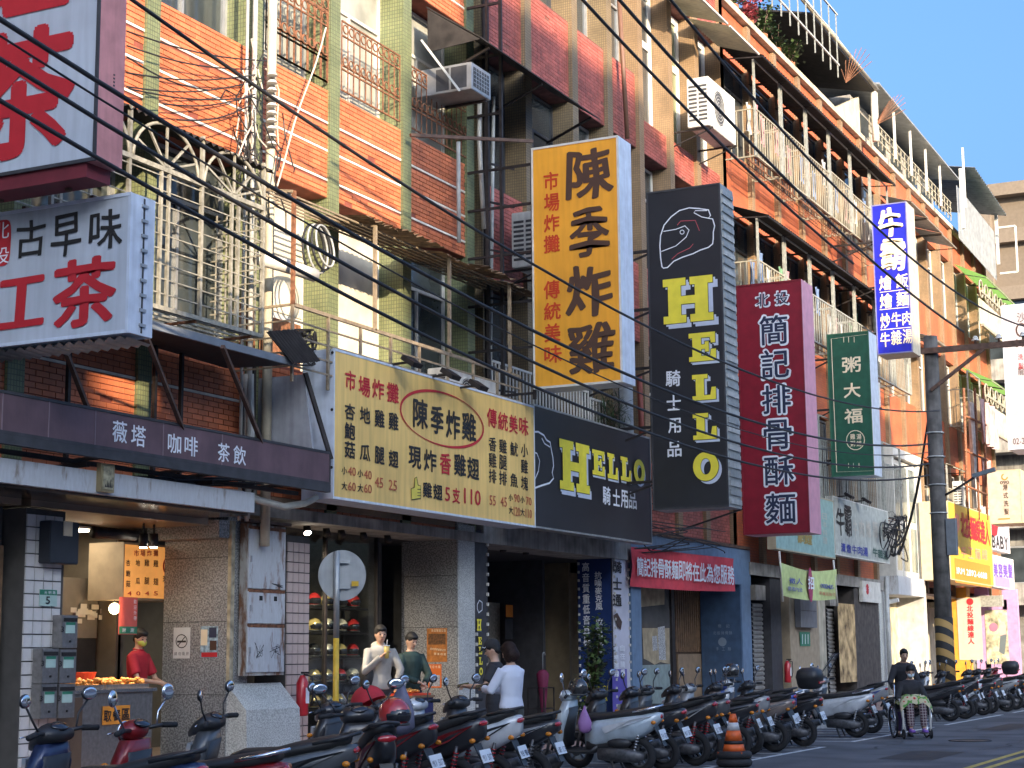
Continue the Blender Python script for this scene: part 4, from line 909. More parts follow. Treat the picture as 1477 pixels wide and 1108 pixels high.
def brackets(t, X0, Y, Y2, zs, m=m_blk):
    for z in zs:
        MB().bar((F-.02, Y+.05, z), (X0, Y+.05, z), .05).build('bracket', m, t); MB().bar((F-.02, Y+.05, z-.45), (X0+.02, Y+.05, z-.05), .035).build('brace', m, t)
# big upper left
t, b, d = perp_sign('hanging_sign', 'huge white tea shop sign with red characters and pink side at the upper left', 12.0, -75, 142, -40, -105, 230, 181, m_face1, mat('dusty_pink_enamel', (.58, .25, .24), .5, var=.12, streak=.2), m_dk2)
b.text('lettering', [('茶', 28, 135, 154, 180), ('紅', 25, -62, 150, 176)], k_red, t, bold=.035)
for k in range(5): MB().box(d[1]+.001, d[1]+.006, 12.16+(d[4]-12.1)*.2, 12.0+(d[4]-12)*.62, 6.95-.035*k, 6.965-.035*k).build('vent_slot', m_dk2, t)
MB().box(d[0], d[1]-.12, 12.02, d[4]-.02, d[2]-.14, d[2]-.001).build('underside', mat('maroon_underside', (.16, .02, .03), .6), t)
for x in (12.25, 12.6): 
    for xx in (-11.6, -10.75): MB().bar((xx, x, d[2]-.13), (xx, x, 5.9), .05).build('strut', m_brs, t)
# lower left
t, b, d = perp_sign('hanging_sign', 'white tea shop sign with black and red brush characters under the huge sign', 12.5, -70, 187, 318, 278, 479, 222, m_face1, m_cabw, m_cabw)
b.text('lettering', [('古', 45, 344, 42, 54), ('早', 96, 339, 42, 60), ('味', 153, 330, 46, 56)], k_blk, t, bold=.012, wob=.02)
b.text('lettering', [('紅', 6, 438, 116, 80), ('茶', 122, 422, 90, 98)], k_red, t, bold=.03, wob=.01)
q = MB(); c0 = b.hit(2, 351); q.add([b.pt(c0[0]+.125*math.copysign(abs(math.cos(a))**.5, math.cos(a)), c0[1]+.235*math.copysign(abs(math.sin(a))**.5, math.sin(a)), .005) for a in [k*math.pi/12 for k in range(24)]], [tuple(range(24))]); q.build('seal', k_red, t, fix=False)
b.text('lettering', [('北', 3, 333, 22, 24), ('投', 3, 369, 22, 24)], k_wht, t, off=.009)
for k in range(9): MB().box(d[1]+.001, d[1]+.02, 12.5+(d[4]-12.5)*.42, 12.5+(d[4]-12.5)*.66, d[2]+.08+k*.145, d[2]+.11+k*.145).build('clip', m_alu, t)
MB().box(d[1]+.001, d[1]+.006, 12.5+(d[4]-12.5)*.50, 12.5+(d[4]-12.5)*.56, d[2]+.02, d[3]-.02).build('seam', m_dk2, t)
q = MB(); corr(q, (d[0], 12.55, d[2]-.03), (d[1]-.05, 12.55, d[2]-.03), (0, .35, -.02), 18, .022); q.build('underside', m_galv, t, fix=False)
for x0, y0_, x1, y1_ in ((92, 500, 127, 590), (212, 488, 264, 620), (321, 500, 378, 640)):
    p0, p1 = atY(x0, y0_, 13.2) if x0 < 150 else atX(x0, y0_, -11.2), atX(x1, y1_, -11.75)
    MB().bar(p0, p1, .045).build('strut', m_brs, t)
# yellow vertical
t, b, d = perp_sign('hanging_sign', 'tall orange-yellow fried chicken sign with brown brush characters', 24.0, 768, 895, 219, 195, 551, 913, mat('amber_sign_face', (.78, .36, .03), .4, var=.12, scale=.9, streak=.14), m_cabw, mat('pale_trim', (.6, .6, .55), .5))
b.text('lettering', [('陳', 850, 250, 64, 72), ('季', 850, 335, 56, 74), ('炸', 850, 419, 64, 72), ('雞', 853, 502, 66, 72)], k_brn, t, bold=.026, wob=.03)
b.text('lettering', [('市', 795, 261, 21, 26), ('場', 796, 292, 22, 26), ('炸', 796, 322, 22, 25), ('攤', 796, 352, 23, 25), ('傳', 796, 418, 23, 26), ('統', 797, 449, 24, 25), ('美', 797, 480, 23, 26), ('味', 798, 511, 25, 25)], cmat('brick_red_print', (.55, .05, .01)), t, bold=.02)
# lattice frame that carries it
t = thing('sign_frame', 'black steel lattice frame between the green pilasters and the yellow hanging sign', 'sign frame', (-12.1, 24.2, 5.5))
for x in (-12.33, -12.08): MB().bar((x, 24.1, 5.3), (x, 24.1, 13.2), .05).build('post', m_blk, t)
MB().bar((-11.52, 24.1, 5.5), (-11.52, 24.1, 9.6), .05).build('post', m_blk, t)
for z in (5.6, 6.35, 7.1, 7.9, 8.7, 9.35): 
    MB().bar((F+.0, 24.1, z), (-11.5, 24.1, z), .04).build('rung', m_blk, t); MB().bar((-12.3, 24.13, z+.12), (-12.1, 24.6, z+.12), .03).build('tie', m_blk, t)
MB().bar(atX(592, 195, -12.55), atY(768, 204, 24.1), .05).build('long_strut', m_brs, t)
for z in (10.3, 11.3, 12.2): MB().bar((-12.7, 24.1, z), (-12.08, 24.1, z), .04).build('rung', m_blk, t)
# HELLO vertical
m_blkf = mat('matt_black_sign_face', (.022, .023, .028), .45, var=.15, scale=1.5)
m_shadow = cmat('pale_blue_print', (.55, .60, .72))
t, b, d = perp_sign('hanging_sign', 'tall black rider gear sign with yellow block letters and helmet outline', 28.8, 937, 1045, 281, 263, 731, 1063, m_blkf, m_galv, m_dk2)
slab_word(b, 'lettering', [('H', 957, 400, 1029, 465), ('E', 994, 480, 1033, 521), ('L', 999, 540, 1033, 577), ('L', 1000, 596, 1034, 634), ('O', 1000, 652, 1037, 694)], t, k_yel, m_shadow, k_blk, .11)
b.text('lettering', [('騎', 971, 546, 21, 23), ('士', 972, 581, 20, 22), ('用', 973, 614, 18, 21), ('品', 973, 648, 20, 22)], k_wht, t, bold=.02)
HEL = [(955,385),(953,372),(952,355),(953,340),(958,325),(968,313),(980,304),(994,300),(1008,301),(1022,303),(1025,311),(1022,315),(1028,316),(1031,326),(1029,335),(1029,344),(1028,352),(1022,357),(1010,361),(1000,366),(985,371),(972,377),(963,386),(957,387)]
q = MB(); b.line(q, HEL, .022, close=True); b.line(q, [(1020, 304), (1003, 304), (1001, 307), (1012, 313), (1022, 315)], .016)
b.line(q, [(957, 334), (975, 331), (988, 326), (994, 332), (990, 342), (975, 355), (954, 363)], .016); b.line(q, [(984+3*math.cos(a), 335+3*math.sin(a)) for a in [k*.7 for k in range(9)]], .014, close=True); q.build('helmet_emblem', k_wht, t, fix=False)
q = MB(); b.line(q, [(977, 325), (982, 319), (1003, 318), (1009, 333)], .012); b.line(q, [(969, 374), (978, 366), (995, 358), (1000, 352)], .012); q.build('helmet_accent', cmat('rose_line', (.55, .10, .12)), t, fix=False)
for k in range(36): MB().box(d[1]+.002, d[1]+.03, 28.86, d[4]-.05, d[2]+.06+k*.162, d[2]+.15+k*.162).build('edge_clip', m_galv if k % 2 else m_pvc, t)
brackets(t, d[0], 28.8, d[4], (4.6, 5.6, 6.7, 7.8, 8.9))
# red
t, b, d = perp_sign('hanging_sign', 'tall crimson noodle shop sign with navy outlined characters and pink side', 33.5, 1067, 1162, 415, 402, 768, 1178, mat('crimson_sign_face', (.23, .008, .022), .5, var=.1), mat('pale_pink_enamel', (.66, .32, .40), .5, var=.08), mat('deep_red_trim', (.2, .01, .02), .5))
for nm, m, bo, of, gr in (('lettering_outline', k_wht, .05, .006, .06), ('lettering', k_navy, .012, .012, 0)):
    b.text(nm, [('簡', 1116, 476, 40, 42), ('記', 1118, 525, 40, 41), ('排', 1120, 576, 41, 41), ('骨', 1122, 627, 40, 42), ('酥', 1124, 679, 42, 41), ('麵', 1126, 733, 43, 43), ('北', 1100, 433, 18, 18), ('投', 1128, 430, 18, 18)], m, t, bold=bo, off=of, grow=gr)
brackets(t, d[0], 33.5, d[4], (4.5, 6.0, 7.5, 8.7))
# green
t, b, d = perp_sign('hanging_sign', 'dark green porridge shop sign with cream characters and corner border', 42.0, 1196, 1257, 485, 477, 685, 1268, mat('bottle_green_face', (.012, .085, .05), .5), m_cabw, mat('green_trim', (.03, .12, .07), .5))
b.text('lettering', [('粥', 1228, 526, 27, 22), ('大', 1229, 563, 24, 21), ('福', 1231, 600, 26, 21), ('雞', 1230, 630, 7, 8), ('湯', 1239, 630, 7, 8), ('粥', 1230, 640, 7, 8), ('鋪', 1239, 640, 7, 8)], k_crm, t, bold=.02)
q = MB(); b.line(q, [(1199, 489), (1252, 482), (1261, 679), (1207, 681)], .02, close=True); b.line(q, [(1234+13*math.cos(k*.35), 635+14*math.sin(k*.35)) for k in range(18)], .02, close=True)
for x in (1217, 1224, 1232): b.line(q, [(x, 486), (x+.2, 494)], .015); b.line(q, [(x+7, 668), (x+7.2, 675)], .015)
q.build('border', k_crm, t, fix=False); brackets(t, d[0], 42, d[4], (6.3, 7.6, 8.9))
# blue
t, b, d = perp_sign('hanging_sign', 'royal blue beef noodle sign with cream characters standing above the others', 46.0, 1261, 1312, 297, 290, 508, 1323, mat('royal_blue_face', (.012, .018, .42), .45), mat('cream_cabinet', (.55, .48, .36), .6, var=.15, streak=.3), mat('blue_trim', (.2, .2, .4), .5))
b.text('lettering', [('牛', 1284, 322, 35, 42), ('霸', 1288, 367, 34, 46)], k_crm, t, bold=.04, wob=.04)
b.text('lettering', [('燴', 1277, 408, 18, 21), ('飯', 1301, 405, 18, 21), ('燴', 1278, 434, 18, 21), ('麵', 1302, 431, 18, 21), ('炒', 1277, 463, 14, 22), ('牛', 1293, 461, 14, 21), ('肉', 1308, 459, 13, 20), ('牛', 1277, 490, 14, 21), ('雜', 1293, 487, 15, 21), ('湯', 1309, 485, 14, 21)], k_crm, t, bold=.02)
q = MB(); b.line(q, [(1269, 422), (1310, 417)], .02); b.line(q, [(1269, 447), (1311, 443)], .02); b.line(q, [(1270, 476), (1314, 472)], .02); q.build('rule', k_crm, t, fix=False)
brackets(t, d[0], 46, d[4], (10.2, 11.5, 12.8))
# ---- signs along the facade
def flat_sign(name, label, X, xl, xr, yt, yb, depth, face, side, X2=None):
    """yt, yb measured at xl"""
    p0, p1 = atX(xl, yb, X), atX(xr, (yt+yb)/2, X); zt = atX(xl, yt, X).z
    t = thing(name, label, 'sign', (X, (p0.y+p1.y)/2, p0.z))
    MB().box(X-depth, X-.008, p0.y, p1.y, p0.z, zt).build('cabinet', side, t)
    MB().box(X-.007, X, p0.y+.02, p1.y-.02, p0.z+.03, zt-.03).build('face', face, t)
    f = MB(); f.box(X-.02, X+.008, p0.y-.003, p1.y+.003, p0.z-.002, p0.z+.029); f.box(X-.02, X+.008, p0.y-.003, p1.y+.003, zt-.029, zt+.002); f.box(X-.02, X+.008, p0.y-.003, p0.y+.019, p0.z+.03, zt-.03); f.box(X-.02, X+.008, p1.y-.019, p1.y+.003, p0.z+.03, zt-.03); f.build('edge_frame', side, t)
    return t, board_x(X+.002), (p0.y, p1.y, p0.z, zt)
XH = -11.75
t, b, d = flat_sign('shop_sign', 'wide pale yellow fried chicken menu sign over the pavement', XH, 480, 770.5, 502, 719, .48, mat('pale_yellow_sign_face', (.86, .57, .18), .45, var=.13, scale=.8, streak=.22), m_cabw)
b.text('lettering', [('市', 505, 549, 15, 28), ('場', 525, 558, 17, 28), ('炸', 545, 562, 17, 28), ('攤', 566, 567, 17, 28), ('傳', 709, 603, 14, 27), ('統', 725, 608, 14, 26), ('美', 740, 612, 12, 26), ('味', 755, 615, 13, 26), ('香', 642, 669, 16, 30), ('5', 645, 713, 7, 20), ('支', 657.5, 715, 11, 22), ('110', 681, 717, 24, 22)], k_red, t, bold=.02)
b.text('lettering', [('杏', 504, 594, 15, 23), ('鮑', 504, 622, 15, 24), ('菇', 504, 649, 15, 24), ('地', 526, 599, 15, 23), ('瓜', 526, 653, 15, 23), ('雞', 547, 604, 14, 25), ('腿', 547, 657, 14, 25), ('雞', 567, 608, 14, 25), ('翅', 567, 662, 14, 24),
  ('陳', 606, 597, 21, 42), ('季', 630, 606, 18, 40), ('炸', 653, 613, 20, 40), ('雞', 676, 616, 20, 40), ('現', 598, 660, 18, 31), ('炸', 620, 665, 18, 31), ('雞', 663, 671, 17, 31), ('翅', 682, 676, 17, 31),
  ('雞', 616, 707, 13, 22), ('翅', 631, 710, 13, 22)], k_blk, t, bold=.025)
b.text('lettering', [('香', 710, 641, 11, 20), ('雞', 710, 664, 11, 21), ('排', 710, 687, 11, 20), ('雞', 725, 644, 11, 20), ('腿', 725, 667, 11, 21), ('排', 725, 690, 11, 20), ('魷', 741, 648, 11, 20), ('魚', 741, 693, 11, 20), ('小', 756, 650, 10, 19), ('雞', 756, 673, 10, 20), ('塊', 756, 697, 10, 20),
  ('小', 496, 679, 8, 11), ('大', 496, 701, 8, 12), ('小', 519, 683, 8, 11), ('大', 519, 704, 8, 12), ('小', 736, 718, 6, 10), ('大', 736.5, 736, 6, 11), ('小', 753, 721, 6, 10), ('大', 753, 739, 6, 11)], k_blk, t, bold=.012)
b.text('lettering', [('40', 507, 680, 11, 13), ('60', 507, 702, 11, 13), ('40', 530, 685, 11, 13), ('60', 530, 705, 11, 13), ('45', 546, 696, 12, 15), ('25', 566, 700, 12, 15), ('55', 710, 722, 9, 14), ('45', 726, 724, 9, 14), ('90', 745, 719, 8, 12), ('120', 745, 738, 9, 13), ('70', 762, 723, 8, 12), ('110', 762, 741, 9, 13)], cmat('faded_red_print', (.50, .12, .06)), t, bold=.01)
c0 = b.hit(639.5, 605); e0, e1 = b.hit(580, 590), b.hit(699, 620); rx = (e1[0]-e0[0])/2; ry = .43*(d[3]-d[2])*.46
q = MB(); n = 56; vs = []
for k in range(n+1):
    a = 2*math.pi*k/n; th = .012+.038*abs(math.cos(a-.5*math.pi*0-2.6))**1.5
    for s_ in (-1, 1): vs.append(b.pt(c0[0]+(rx+s_*th/2)*math.cos(a), c0[1]+(ry+s_*th/2)*math.sin(a)+.06*math.cos(a)*0, .008))
q.add(vs, [(2*k, 2*k+1, 2*k+3, 2*k+2) for k in range(n)]); q.build('ring', k_red, t, fix=False)
q = MB(); b.poly(q, [(592, 705), (597, 703), (597, 690), (600, 688), (602, 700), (606, 701), (606, 719), (593, 721)], .008); q.build('thumb_emblem', cmat('hand_yellow', (.75, .62, .10)), t, fix=False)
q = MB(); b.line(q, [(592, 705), (597, 703), (597, 690), (600, 688), (602, 700), (606, 701), (606, 719), (593, 721)], .012, .012, close=True); 
for yy in (706, 711, 715): b.line(q, [(601, yy), (606, yy)], .010, .012)
q.build('thumb_outline', k_blk, t, fix=False)
for k in range(3): MB().disc((XH-.02-.0, d[0]-.001, d[2]+.4+k*.75), (0, -1, 0), .02, .01, 10).build('bolt', m_blk, t)
MB().box(-12.6, XH-.1, d[0]+.3, d[0]+.36, d[2]+.3, d[2]+.36).build('bracket', m_blk, t); MB().box(-12.6, XH-.1, d[1]-.4, d[1]-.34, d[2]+.3, d[2]+.36).build('bracket', m_blk, t)
YS = d
t, b, d = flat_sign('shop_sign', 'wide black rider gear sign beside the yellow menu sign', -11.95, 771, 938, 583, 761, .25, m_blkf, m_galv)
b.text('lettering', [('騎', 874.5, 715, 11, 26), ('士', 888.5, 718, 10, 24), ('用', 900, 720, 10, 25), ('品', 912, 722, 11, 24)], k_wht, t, bold=.02)
slab_word(b, 'lettering', [('H', 806, 638, 849, 709), ('E', 853, 650, 871, 686), ('L', 875, 655, 890, 691), ('L', 894, 660, 909, 694), ('O', 913, 663, 929, 698)], t, k_yel, m_shadow, k_blk, .10)
q = MB(); b.line(q, [(771, 623), (776, 623), (784, 628), (788, 635), (793, 638), (795, 650), (797, 660), (798, 672), (796, 682), (798, 690), (792, 697), (782, 700), (771, 704)], .03); b.line(q, [(781, 632), (785, 640), (793, 645)], .02)
b.line(q, [(771, 692), (776, 680), (778, 665), (774, 654), (771, 653)], .02); q.build('helmet_emblem', k_wht, t, fix=False)
# brown fabric banner with frame
Xb = -11.72
t, b, d = flat_sign('banner_sign', 'long dull plum fabric sign of a coffee shop over the stall canopy', Xb, -90, 477, 545, 610, .06, mat('plum_fabric', (.13, .075, .085), .55, var=.2, scale=2.5, streak=.12, bump=.3, fine=6), m_dk2)
b.text('lettering', [('薇', 172, 623, 21, 31), ('塔', 199, 629, 21, 30), ('咖', 251, 640, 19, 28), ('啡', 275, 644, 19, 28), ('茶', 322, 653, 17, 27), ('飲', 345, 657, 18, 27)], k_wht, t, bold=.012)
for x in (3, 70, 137, 235, 320): p = b.hit(x, 600+x*.18); MB().box(Xb+.001, Xb+.006, p[0]-.006, p[0]+.006, d[2]+.03, d[3]-.03).build('seam', mat('pale_seam', (.25, .18, .2), .6), t)
MB().box(Xb-.07, Xb+.012, d[0], d[1], d[2]-.10, d[2]-.004).build('lower_rail', m_dk2, t)
for y in (12.6, 14.4, 15.9, 16.4, 17.9):
    MB().bar((-12.55, y, 3.55), (-12.55, y, 5.3), .045).build('post', m_blk, t); MB().bar((-12.6, y, 3.62), (Xb-.07, y, 3.66), .04).build('arm', m_blk, t)
MB().bar((-12.2, 11.5, 3.58), (-12.2, 18.4, 3.58), .05).build('rail', m_blk, t)
# slim dark canopy above the banner with side panel
t = thing('canopy', 'thin dark sheet canopy running under the arched window cage', 'canopy', (-12.2, 16, 5.1))
p0, p1 = atX(222, 470, -11.75), atX(415, 527, -11.75); MB().prism([(-12.68, 12.8, 5.25), (-11.7, 12.8, p0.z), (-11.7, p1.y, p1.z), (-12.68, p1.y, 5.12)], (0, 0, 1), .03).build('sheet', m_dk2, t)
MB().box(-11.72, -11.68, 12.8, p1.y, p0.z-.06, p0.z+.03).build('lip', mat('blue_grey_lip', (.16, .18, .21), .5), t)
P4 = [atX(388, 530, -12.2), atX(420, 530, -11.9), atX(470, 655, -11.8), atX(385, 640, -12.2)]
Yp = 18.15; P4 = [(-12.65, Yp, 5.08), (-11.95, Yp, 5.08), (-11.80-.0, Yp, 4.05), (-12.65, Yp, 4.05)]
MB().prism(P4, (0, 1, 0), .03).build('side_panel', mat('grey_side_panel', (.34, .36, .40), .5, streak=.3), t); MB().bar((-11.93, Yp, 5.1), (-11.72, Yp+.3, 4.0), .05).build('edge_bar', m_blk, t)
# red cloth banner
t = thing('cloth_banner', 'red cloth banner with white characters across the blue shop front', 'banner', (-12.62, 34, 3.4))
bR = board_x(F+.12); tl, tr, br, bl = (910, 789), (1058, 806), (1060, 853), (911, 846)
C4 = [V((*bR.hit(*c_), 0)) for c_ in (tl, tr, br, bl)]; q = MB(); nu, nv = 40, 8; vs = []
for i in range(nu+1):
    for j in range(nv+1):
        u, v_ = i/nu, j/nv; p = (C4[0]*(1-u)+C4[1]*u)*(1-v_)+(C4[3]*(1-u)+C4[2]*u)*v_
        vs.append(bR.pt(p.x, p.y-.03*math.sin(math.pi*u)*v_, .02*math.sin(9*u+5*v_)+.012*math.sin(31*u-8*v_)))
q.add(vs, [(i*(nv+1)+j, (i+1)*(nv+1)+j, (i+1)*(nv+1)+j+1, i*(nv+1)+j+1) for i in range(nu) for j in range(nv)]); q.sm = [True]*len(q.f)
q.build('cloth', mat('red_cloth', (.66, .06, .08), .75, var=.1), t, fix=False)
bR.text('lettering', row('簡記排骨酥麵即將在此為您服務', 920, 817.5, 1051, 830, 9.5, 27), k_wht, t, bold=.02, off=.05)
# green hanging banner + pale signs above
XG = -11.9
t, b, d = flat_sign('shop_sign', 'pale teal shop sign with tan frame partly hidden by the crimson sign', XG, 1119, 1203, 700, 792, .2, mat('teal_sign_face', (.25, .42, .40), .4, var=.15), mat('tan_sign_frame', (.42, .36, .24), .5))
b.text('lettering', row('壽司食堂', 1153, 776, 1168, 778, 6, 15), cmat('ochre_print', (.35, .26, .08)), t, bold=.04); b.text('lettering', row('日本料理', 1189, 745, 1190, 780, 6, 9), k_gry, t)
t, b, d = flat_sign('shop_sign', 'weathered white beef noodle shop sign with black and faded characters', XG, 1204, 1281, 716, 800, .2, mat('weathered_white_face', (.46, .48, .43), .6, var=.15, streak=.2), m_acw)
b.text('lettering', [('牛', 1212, 752, 11, 38), ('霸', 1223, 752, 10, 42)], k_blk, t, bold=.02, wob=.04); b.text('lettering', row('牛肉燴麵', 1233, 762, 1262, 764, 7, 24)+[('館', 1275, 766, 6, 24)], k_gry, t, bold=.02)
b.text('lettering', row('清燉牛肉湯', 1216, 790, 1248, 796, 7, 13), k_blu, t, bold=.02); b.text('lettering', row('牛雜湯', 1262, 797, 1277, 801, 7, 13), cmat('teal_print', (.04, .12, .10)), t, bold=.02)
t = thing('cloth_banner', 'yellow-green recruiting banner hanging between two poles', 'banner', (XG, 42, 2.6)); bG = board_x(XG+.1)
C4 = [V((*bG.hit(*c_), 0)) for c_ in ((1124, 811), (1205, 821), (1208, 864), (1128, 859))]; q = MB(); vs = []; nu = 20; nv = 6
for i in range(nu+1):
    for j in range(nv+1):
        u, v_ = i/nu, j/nv; p = (C4[0]*(1-u)+C4[1]*u)*(1-v_)+(C4[3]*(1-u)+C4[2]*u)*v_; vs.append(bG.pt(p.x, p.y-.12*math.sin(math.pi*u)*(1-v_*.4), .03*math.sin(8*u+3*v_)))
q.add(vs, [(i*(nv+1)+j, (i+1)*(nv+1)+j, (i+1)*(nv+1)+j+1, i*(nv+1)+j+1) for i in range(nu) for j in range(nv)]); q.sm = [True]*len(q.f); q.build('cloth', mat('lime_cloth', (.52, .60, .25), .8, var=.12), t, fix=False)
q = MB(); p = bG.hit(1167, 844); q.disc(bG.pt(p[0], p[1], .035), (1, 0, 0), .30, .004, 22); q.v = [V((v.x, p[0]+(v.y-p[0])*.62, p[1]+(v.z-p[1])*1.35)) for v in q.v]; q.build('seal', mat('mauve_print', (.35, .05, .12), .7), t)
bG.text('lettering', [('招', 1167, 841, 9, 18)], k_wht, t, bold=.03, off=.05); bG.text('lettering', row('徵人', 1140, 838, 1150, 839, 9, 9)+row('意者內洽', 1136, 849, 1152, 851, 5, 6)+row('0922435', 1182, 845, 1198, 847, 3, 6), k_blu, t, bold=.01, off=.05); bG.text('lettering', row('早晚班皆可', 1181, 856, 1200, 858, 4, 5), k_red, t, off=.05)
for x0, y0_, x1, y1_ in ((1124, 795, 1129, 868), (1202, 808, 1208, 874)): MB().tube([atX(x0, y0_, XG+.1), atX(x1, y1_, XG+.1)], .025, 8).build('pole', m_wfr, t)
# far right signs
t, b, d = flat_sign('shop_sign', 'sunlit yellow and orange box sign with red characters past the street pole', -11.5, 1372, 1430, 724, 836, .9, mat('bright_yellow_face', (.72, .44, .05), .4, var=.08), mat('ivory_cabinet', (.55, .47, .29), .5, var=.1))
q = MB(); rect(b, q, 1378, 816, 1428, 840, .004); q.build('lower_band', k_org, t, fix=False)
b.text('lettering', row('北投麵線達人', 1389, 757, 1424, 770, 7, 34), k_red, t, bold=.03, off=.008); b.text('lettering', row('手工麵線', 1390, 797, 1420, 800, 8, 16), cmat('coral_print', (.80, .30, .18)), t, bold=.02, off=.008); b.text('lettering', [('IRM 2892-6688', 1402, 827, 44, 9)], k_wht, t, bold=.02, off=.012)
q = MB(); b.poly(q, [(1379, 740), (1383, 744), (1384, 760), (1381, 770), (1377, 762), (1376, 748)], .008); q.build('emblem', cmat('coral_print', (.80, .30, .18)), t, fix=False)
t, b, d = flat_sign('shop_sign', 'white shop sign with purple characters at the far right', -11.7, 1431, 1462, 800, 846, .4, mat('clean_white_face', (.50, .48, .52), .4), mat('white_cabinet', (.7, .68, .66), .5))
b.text('lettering', row('美容美髮', 1436, 822, 1457, 824, 6, 20), cmat('violet_print', (.16, .08, .42)), t, bold=.03); q = MB(); rect(b, q, 1436, 835, 1456, 845, .004); q.build('lower_band', cmat('lilac_print', (.32, .24, .62)), t, fix=False)
t, b, d = flat_sign('shop_sign', 'white shop sign with black and red print above the purple lettered sign', -11.8, 1431, 1455, 730, 792, .3, MC['clean_white_face'], MC['white_cabinet'])
b.text('lettering', row('BABY', 1433, 781, 1451, 784, 5, 18), k_blk, t, bold=.03); q = MB(); b.poly(q, [(1430, 752), (1440, 755), (1438, 772), (1430, 776)], .006); q.build('emblem', k_red, t, fix=False)
t, b, d = perp_sign('hanging_sign', 'tall pale grey sign with round emblem at the right edge of the photo', 57.0, 1449, 1500, 441, 436, 646, 1512, mat('pearl_face', (.42, .40, .43), .45, var=.1), m_cabw, m_cabw)
b.text('lettering', [('OO', 1471, 495, 16, 12), ('沙', 1473, 458, 12, 14), ('龍', 1473, 535, 9, 12), ('02-2891', 1476, 636, 30, 9)], k_brn, t); b.text('lettering', row('洗髮', 1472, 515, 1473, 528, 8, 9), k_red, t)
q = MB(); b.line(q, [(1473+7*math.cos(k*.4), 476+9*math.sin(k*.4)) for k in range(16)], .05, close=True); q.build('emblem', k_brn, t, fix=False)
t, b, d = perp_sign('hanging_sign', 'beige shop sign with brown characters below the pale grey sign', 54.0, 1426, 1474, 684, 677, 754, 1486, mat('beige_face', (.52, .42, .33), .45), MC['ivory_cabinet'], MC['ivory_cabinet'])
b.text('lettering', row('港式洗髮', 1450, 703, 1452, 738, 7, 8.5)+[('090', 1449, 696, 13, 5)], k_brn, t, bold=.01); q = MB(); b.line(q, [(1449+4*math.cos(k*.4), 688+4*math.sin(k*.4)) for k in range(12)], .04); b.line(q, [(1440, 749), (1457, 748)], .04); q.build('emblem', k_org, t, fix=False)
# GENA headset board and white lamp-edged board on the gear shop column
Yg = 29.9; tC = thing('lamp_edged_column_sign', 'blue and white lamp edged column boards for headsets on the gear shop column', 'sign', (F, 30.2, .2))
p0, p1 = atY(832, 800, Yg), atY(881, 800, Yg); zt = atY(850, 787, Yg).z
MB().box(p0.x, F-.02, Yg, Yg+.45, .2, zt).build('column', m_dk2, tC); bg2 = board_yf(Yg-.01)
MB().box(p0.x+.02, F-.04, Yg-.012, Yg-.002, .25, zt-.02).build('blue_board', mat('headset_board_blue', (.012, .035, .14), .5, var=.1), tC)
q = MB(); rect(bg2, q, 833, 788, 870, 805, .006); q.build('name_panel', cmat('pale_panel', (.55, .57, .60)), tC, fix=False); bg2.text('lettering', [('GENA', 851, 797, 31, 10)], k_blk, tC, bold=.04, off=.012)
bg2.text('lettering', row('高音質重低音耳機', 845, 818, 847, 925, 10, 13)+row('抗噪麥克風 收音更清楚', 863, 830, 866, 942, 10, 10.5), k_wht, tC, bold=.02, off=.010)
bg2.text('lettering', [('GENA-G1', 862, 993, 30, 8)]+row('現正優惠', 847, 1008, 872, 1007, 9, 9)+[('$990', 858, 1026, 34, 13)], k_yel, tC, bold=.03, off=.010)
q = MB(); bg2.poly(q, [(846, 968), (855, 962), (866, 960), (876, 953), (877, 958), (870, 966), (869, 976), (856, 978), (847, 974)], .010); q.build('headset_picture', k_blk, tC, fix=False)
bw2 = board_x(F+.012); ya, yb = 29.92, 30.68
MB().box(F-.3, F, ya, yb, .2, 3.42).build('white_board', mat('faded_white_board', (.55, .55, .62), .5, var=.12, scale=2), tC)
q = MB(); rect(bw2, q, 884, 965, 904, 1040, .002); q.build('purple_band', cmat('purple_blue_print', (.10, .08, .36)), tC, fix=False)
bw2.text('lettering', row('騎士通', 890, 818, 890, 866, 13, 17), k_blk, tC, bold=.03, off=.004); bw2.text('lettering', row('自在騎乘', 897, 935, 898, 970, 7, 9)+row('保持連線', 888, 937, 889, 972, 7, 9), k_wht, tC, bold=.03, off=.006)
q = MB(); bw2.poly(q, [(884, 888), (890, 884), (897, 897), (895, 909), (890, 904)], .006); q.build('device_picture', k_brn, tC, fix=False)
bulb = MB().box(0, .03, -.02, .02, -.025, .025).mesh('lamp_clip', m_wfr)
def lamp_row(par, X, y, z0, z1, st=.16):
    z = z0
    while z < z1: o = link('lamp_clip', bulb, par); o.location = V((X, y, z))-BASE[par.name]; z += st
for y in (ya+.03, yb-.03): lamp_row(tC, F+.003, y, .4, 3.3)
for z in range(18): o = link('lamp_clip', bulb, tC); o.location = V((p0.x+.03, Yg-.03, .5+.16*z))-BASE[tC.name]
tD = thing('lamp_edged_column_sign', 'narrow dark lamp edged board with small vertical yellow HELLO beside the granite column', 'sign', (F, 24.5, .2))
MB().box(F-.3, F, 24.28, 24.72, .2, 3.5).build('board', m_dk2, tD)
slab_word(board_x(F+.002), 'lettering', [('H', 686.5, 893, 693, 910), ('E', 688.5, 919, 693.5, 930), ('L', 689, 933, 694, 944), ('L', 689.5, 948, 694.5, 959), ('O', 690, 963, 695, 974)], tD, k_yel, m_shadow, k_blk, .08)
lamp_row(tD, F+.003, 24.69, .4, 3.4); lamp_row(tD, F+.003, 24.30, .4, 1.9)
q = MB(); bh = board_x(F+.002); bh.line(q, [(688, 872), (691, 866), (695, 869), (695, 880), (690, 884), (688, 878)], .02, close=True); q.build('helmet_emblem', k_wht, tD, fix=False)
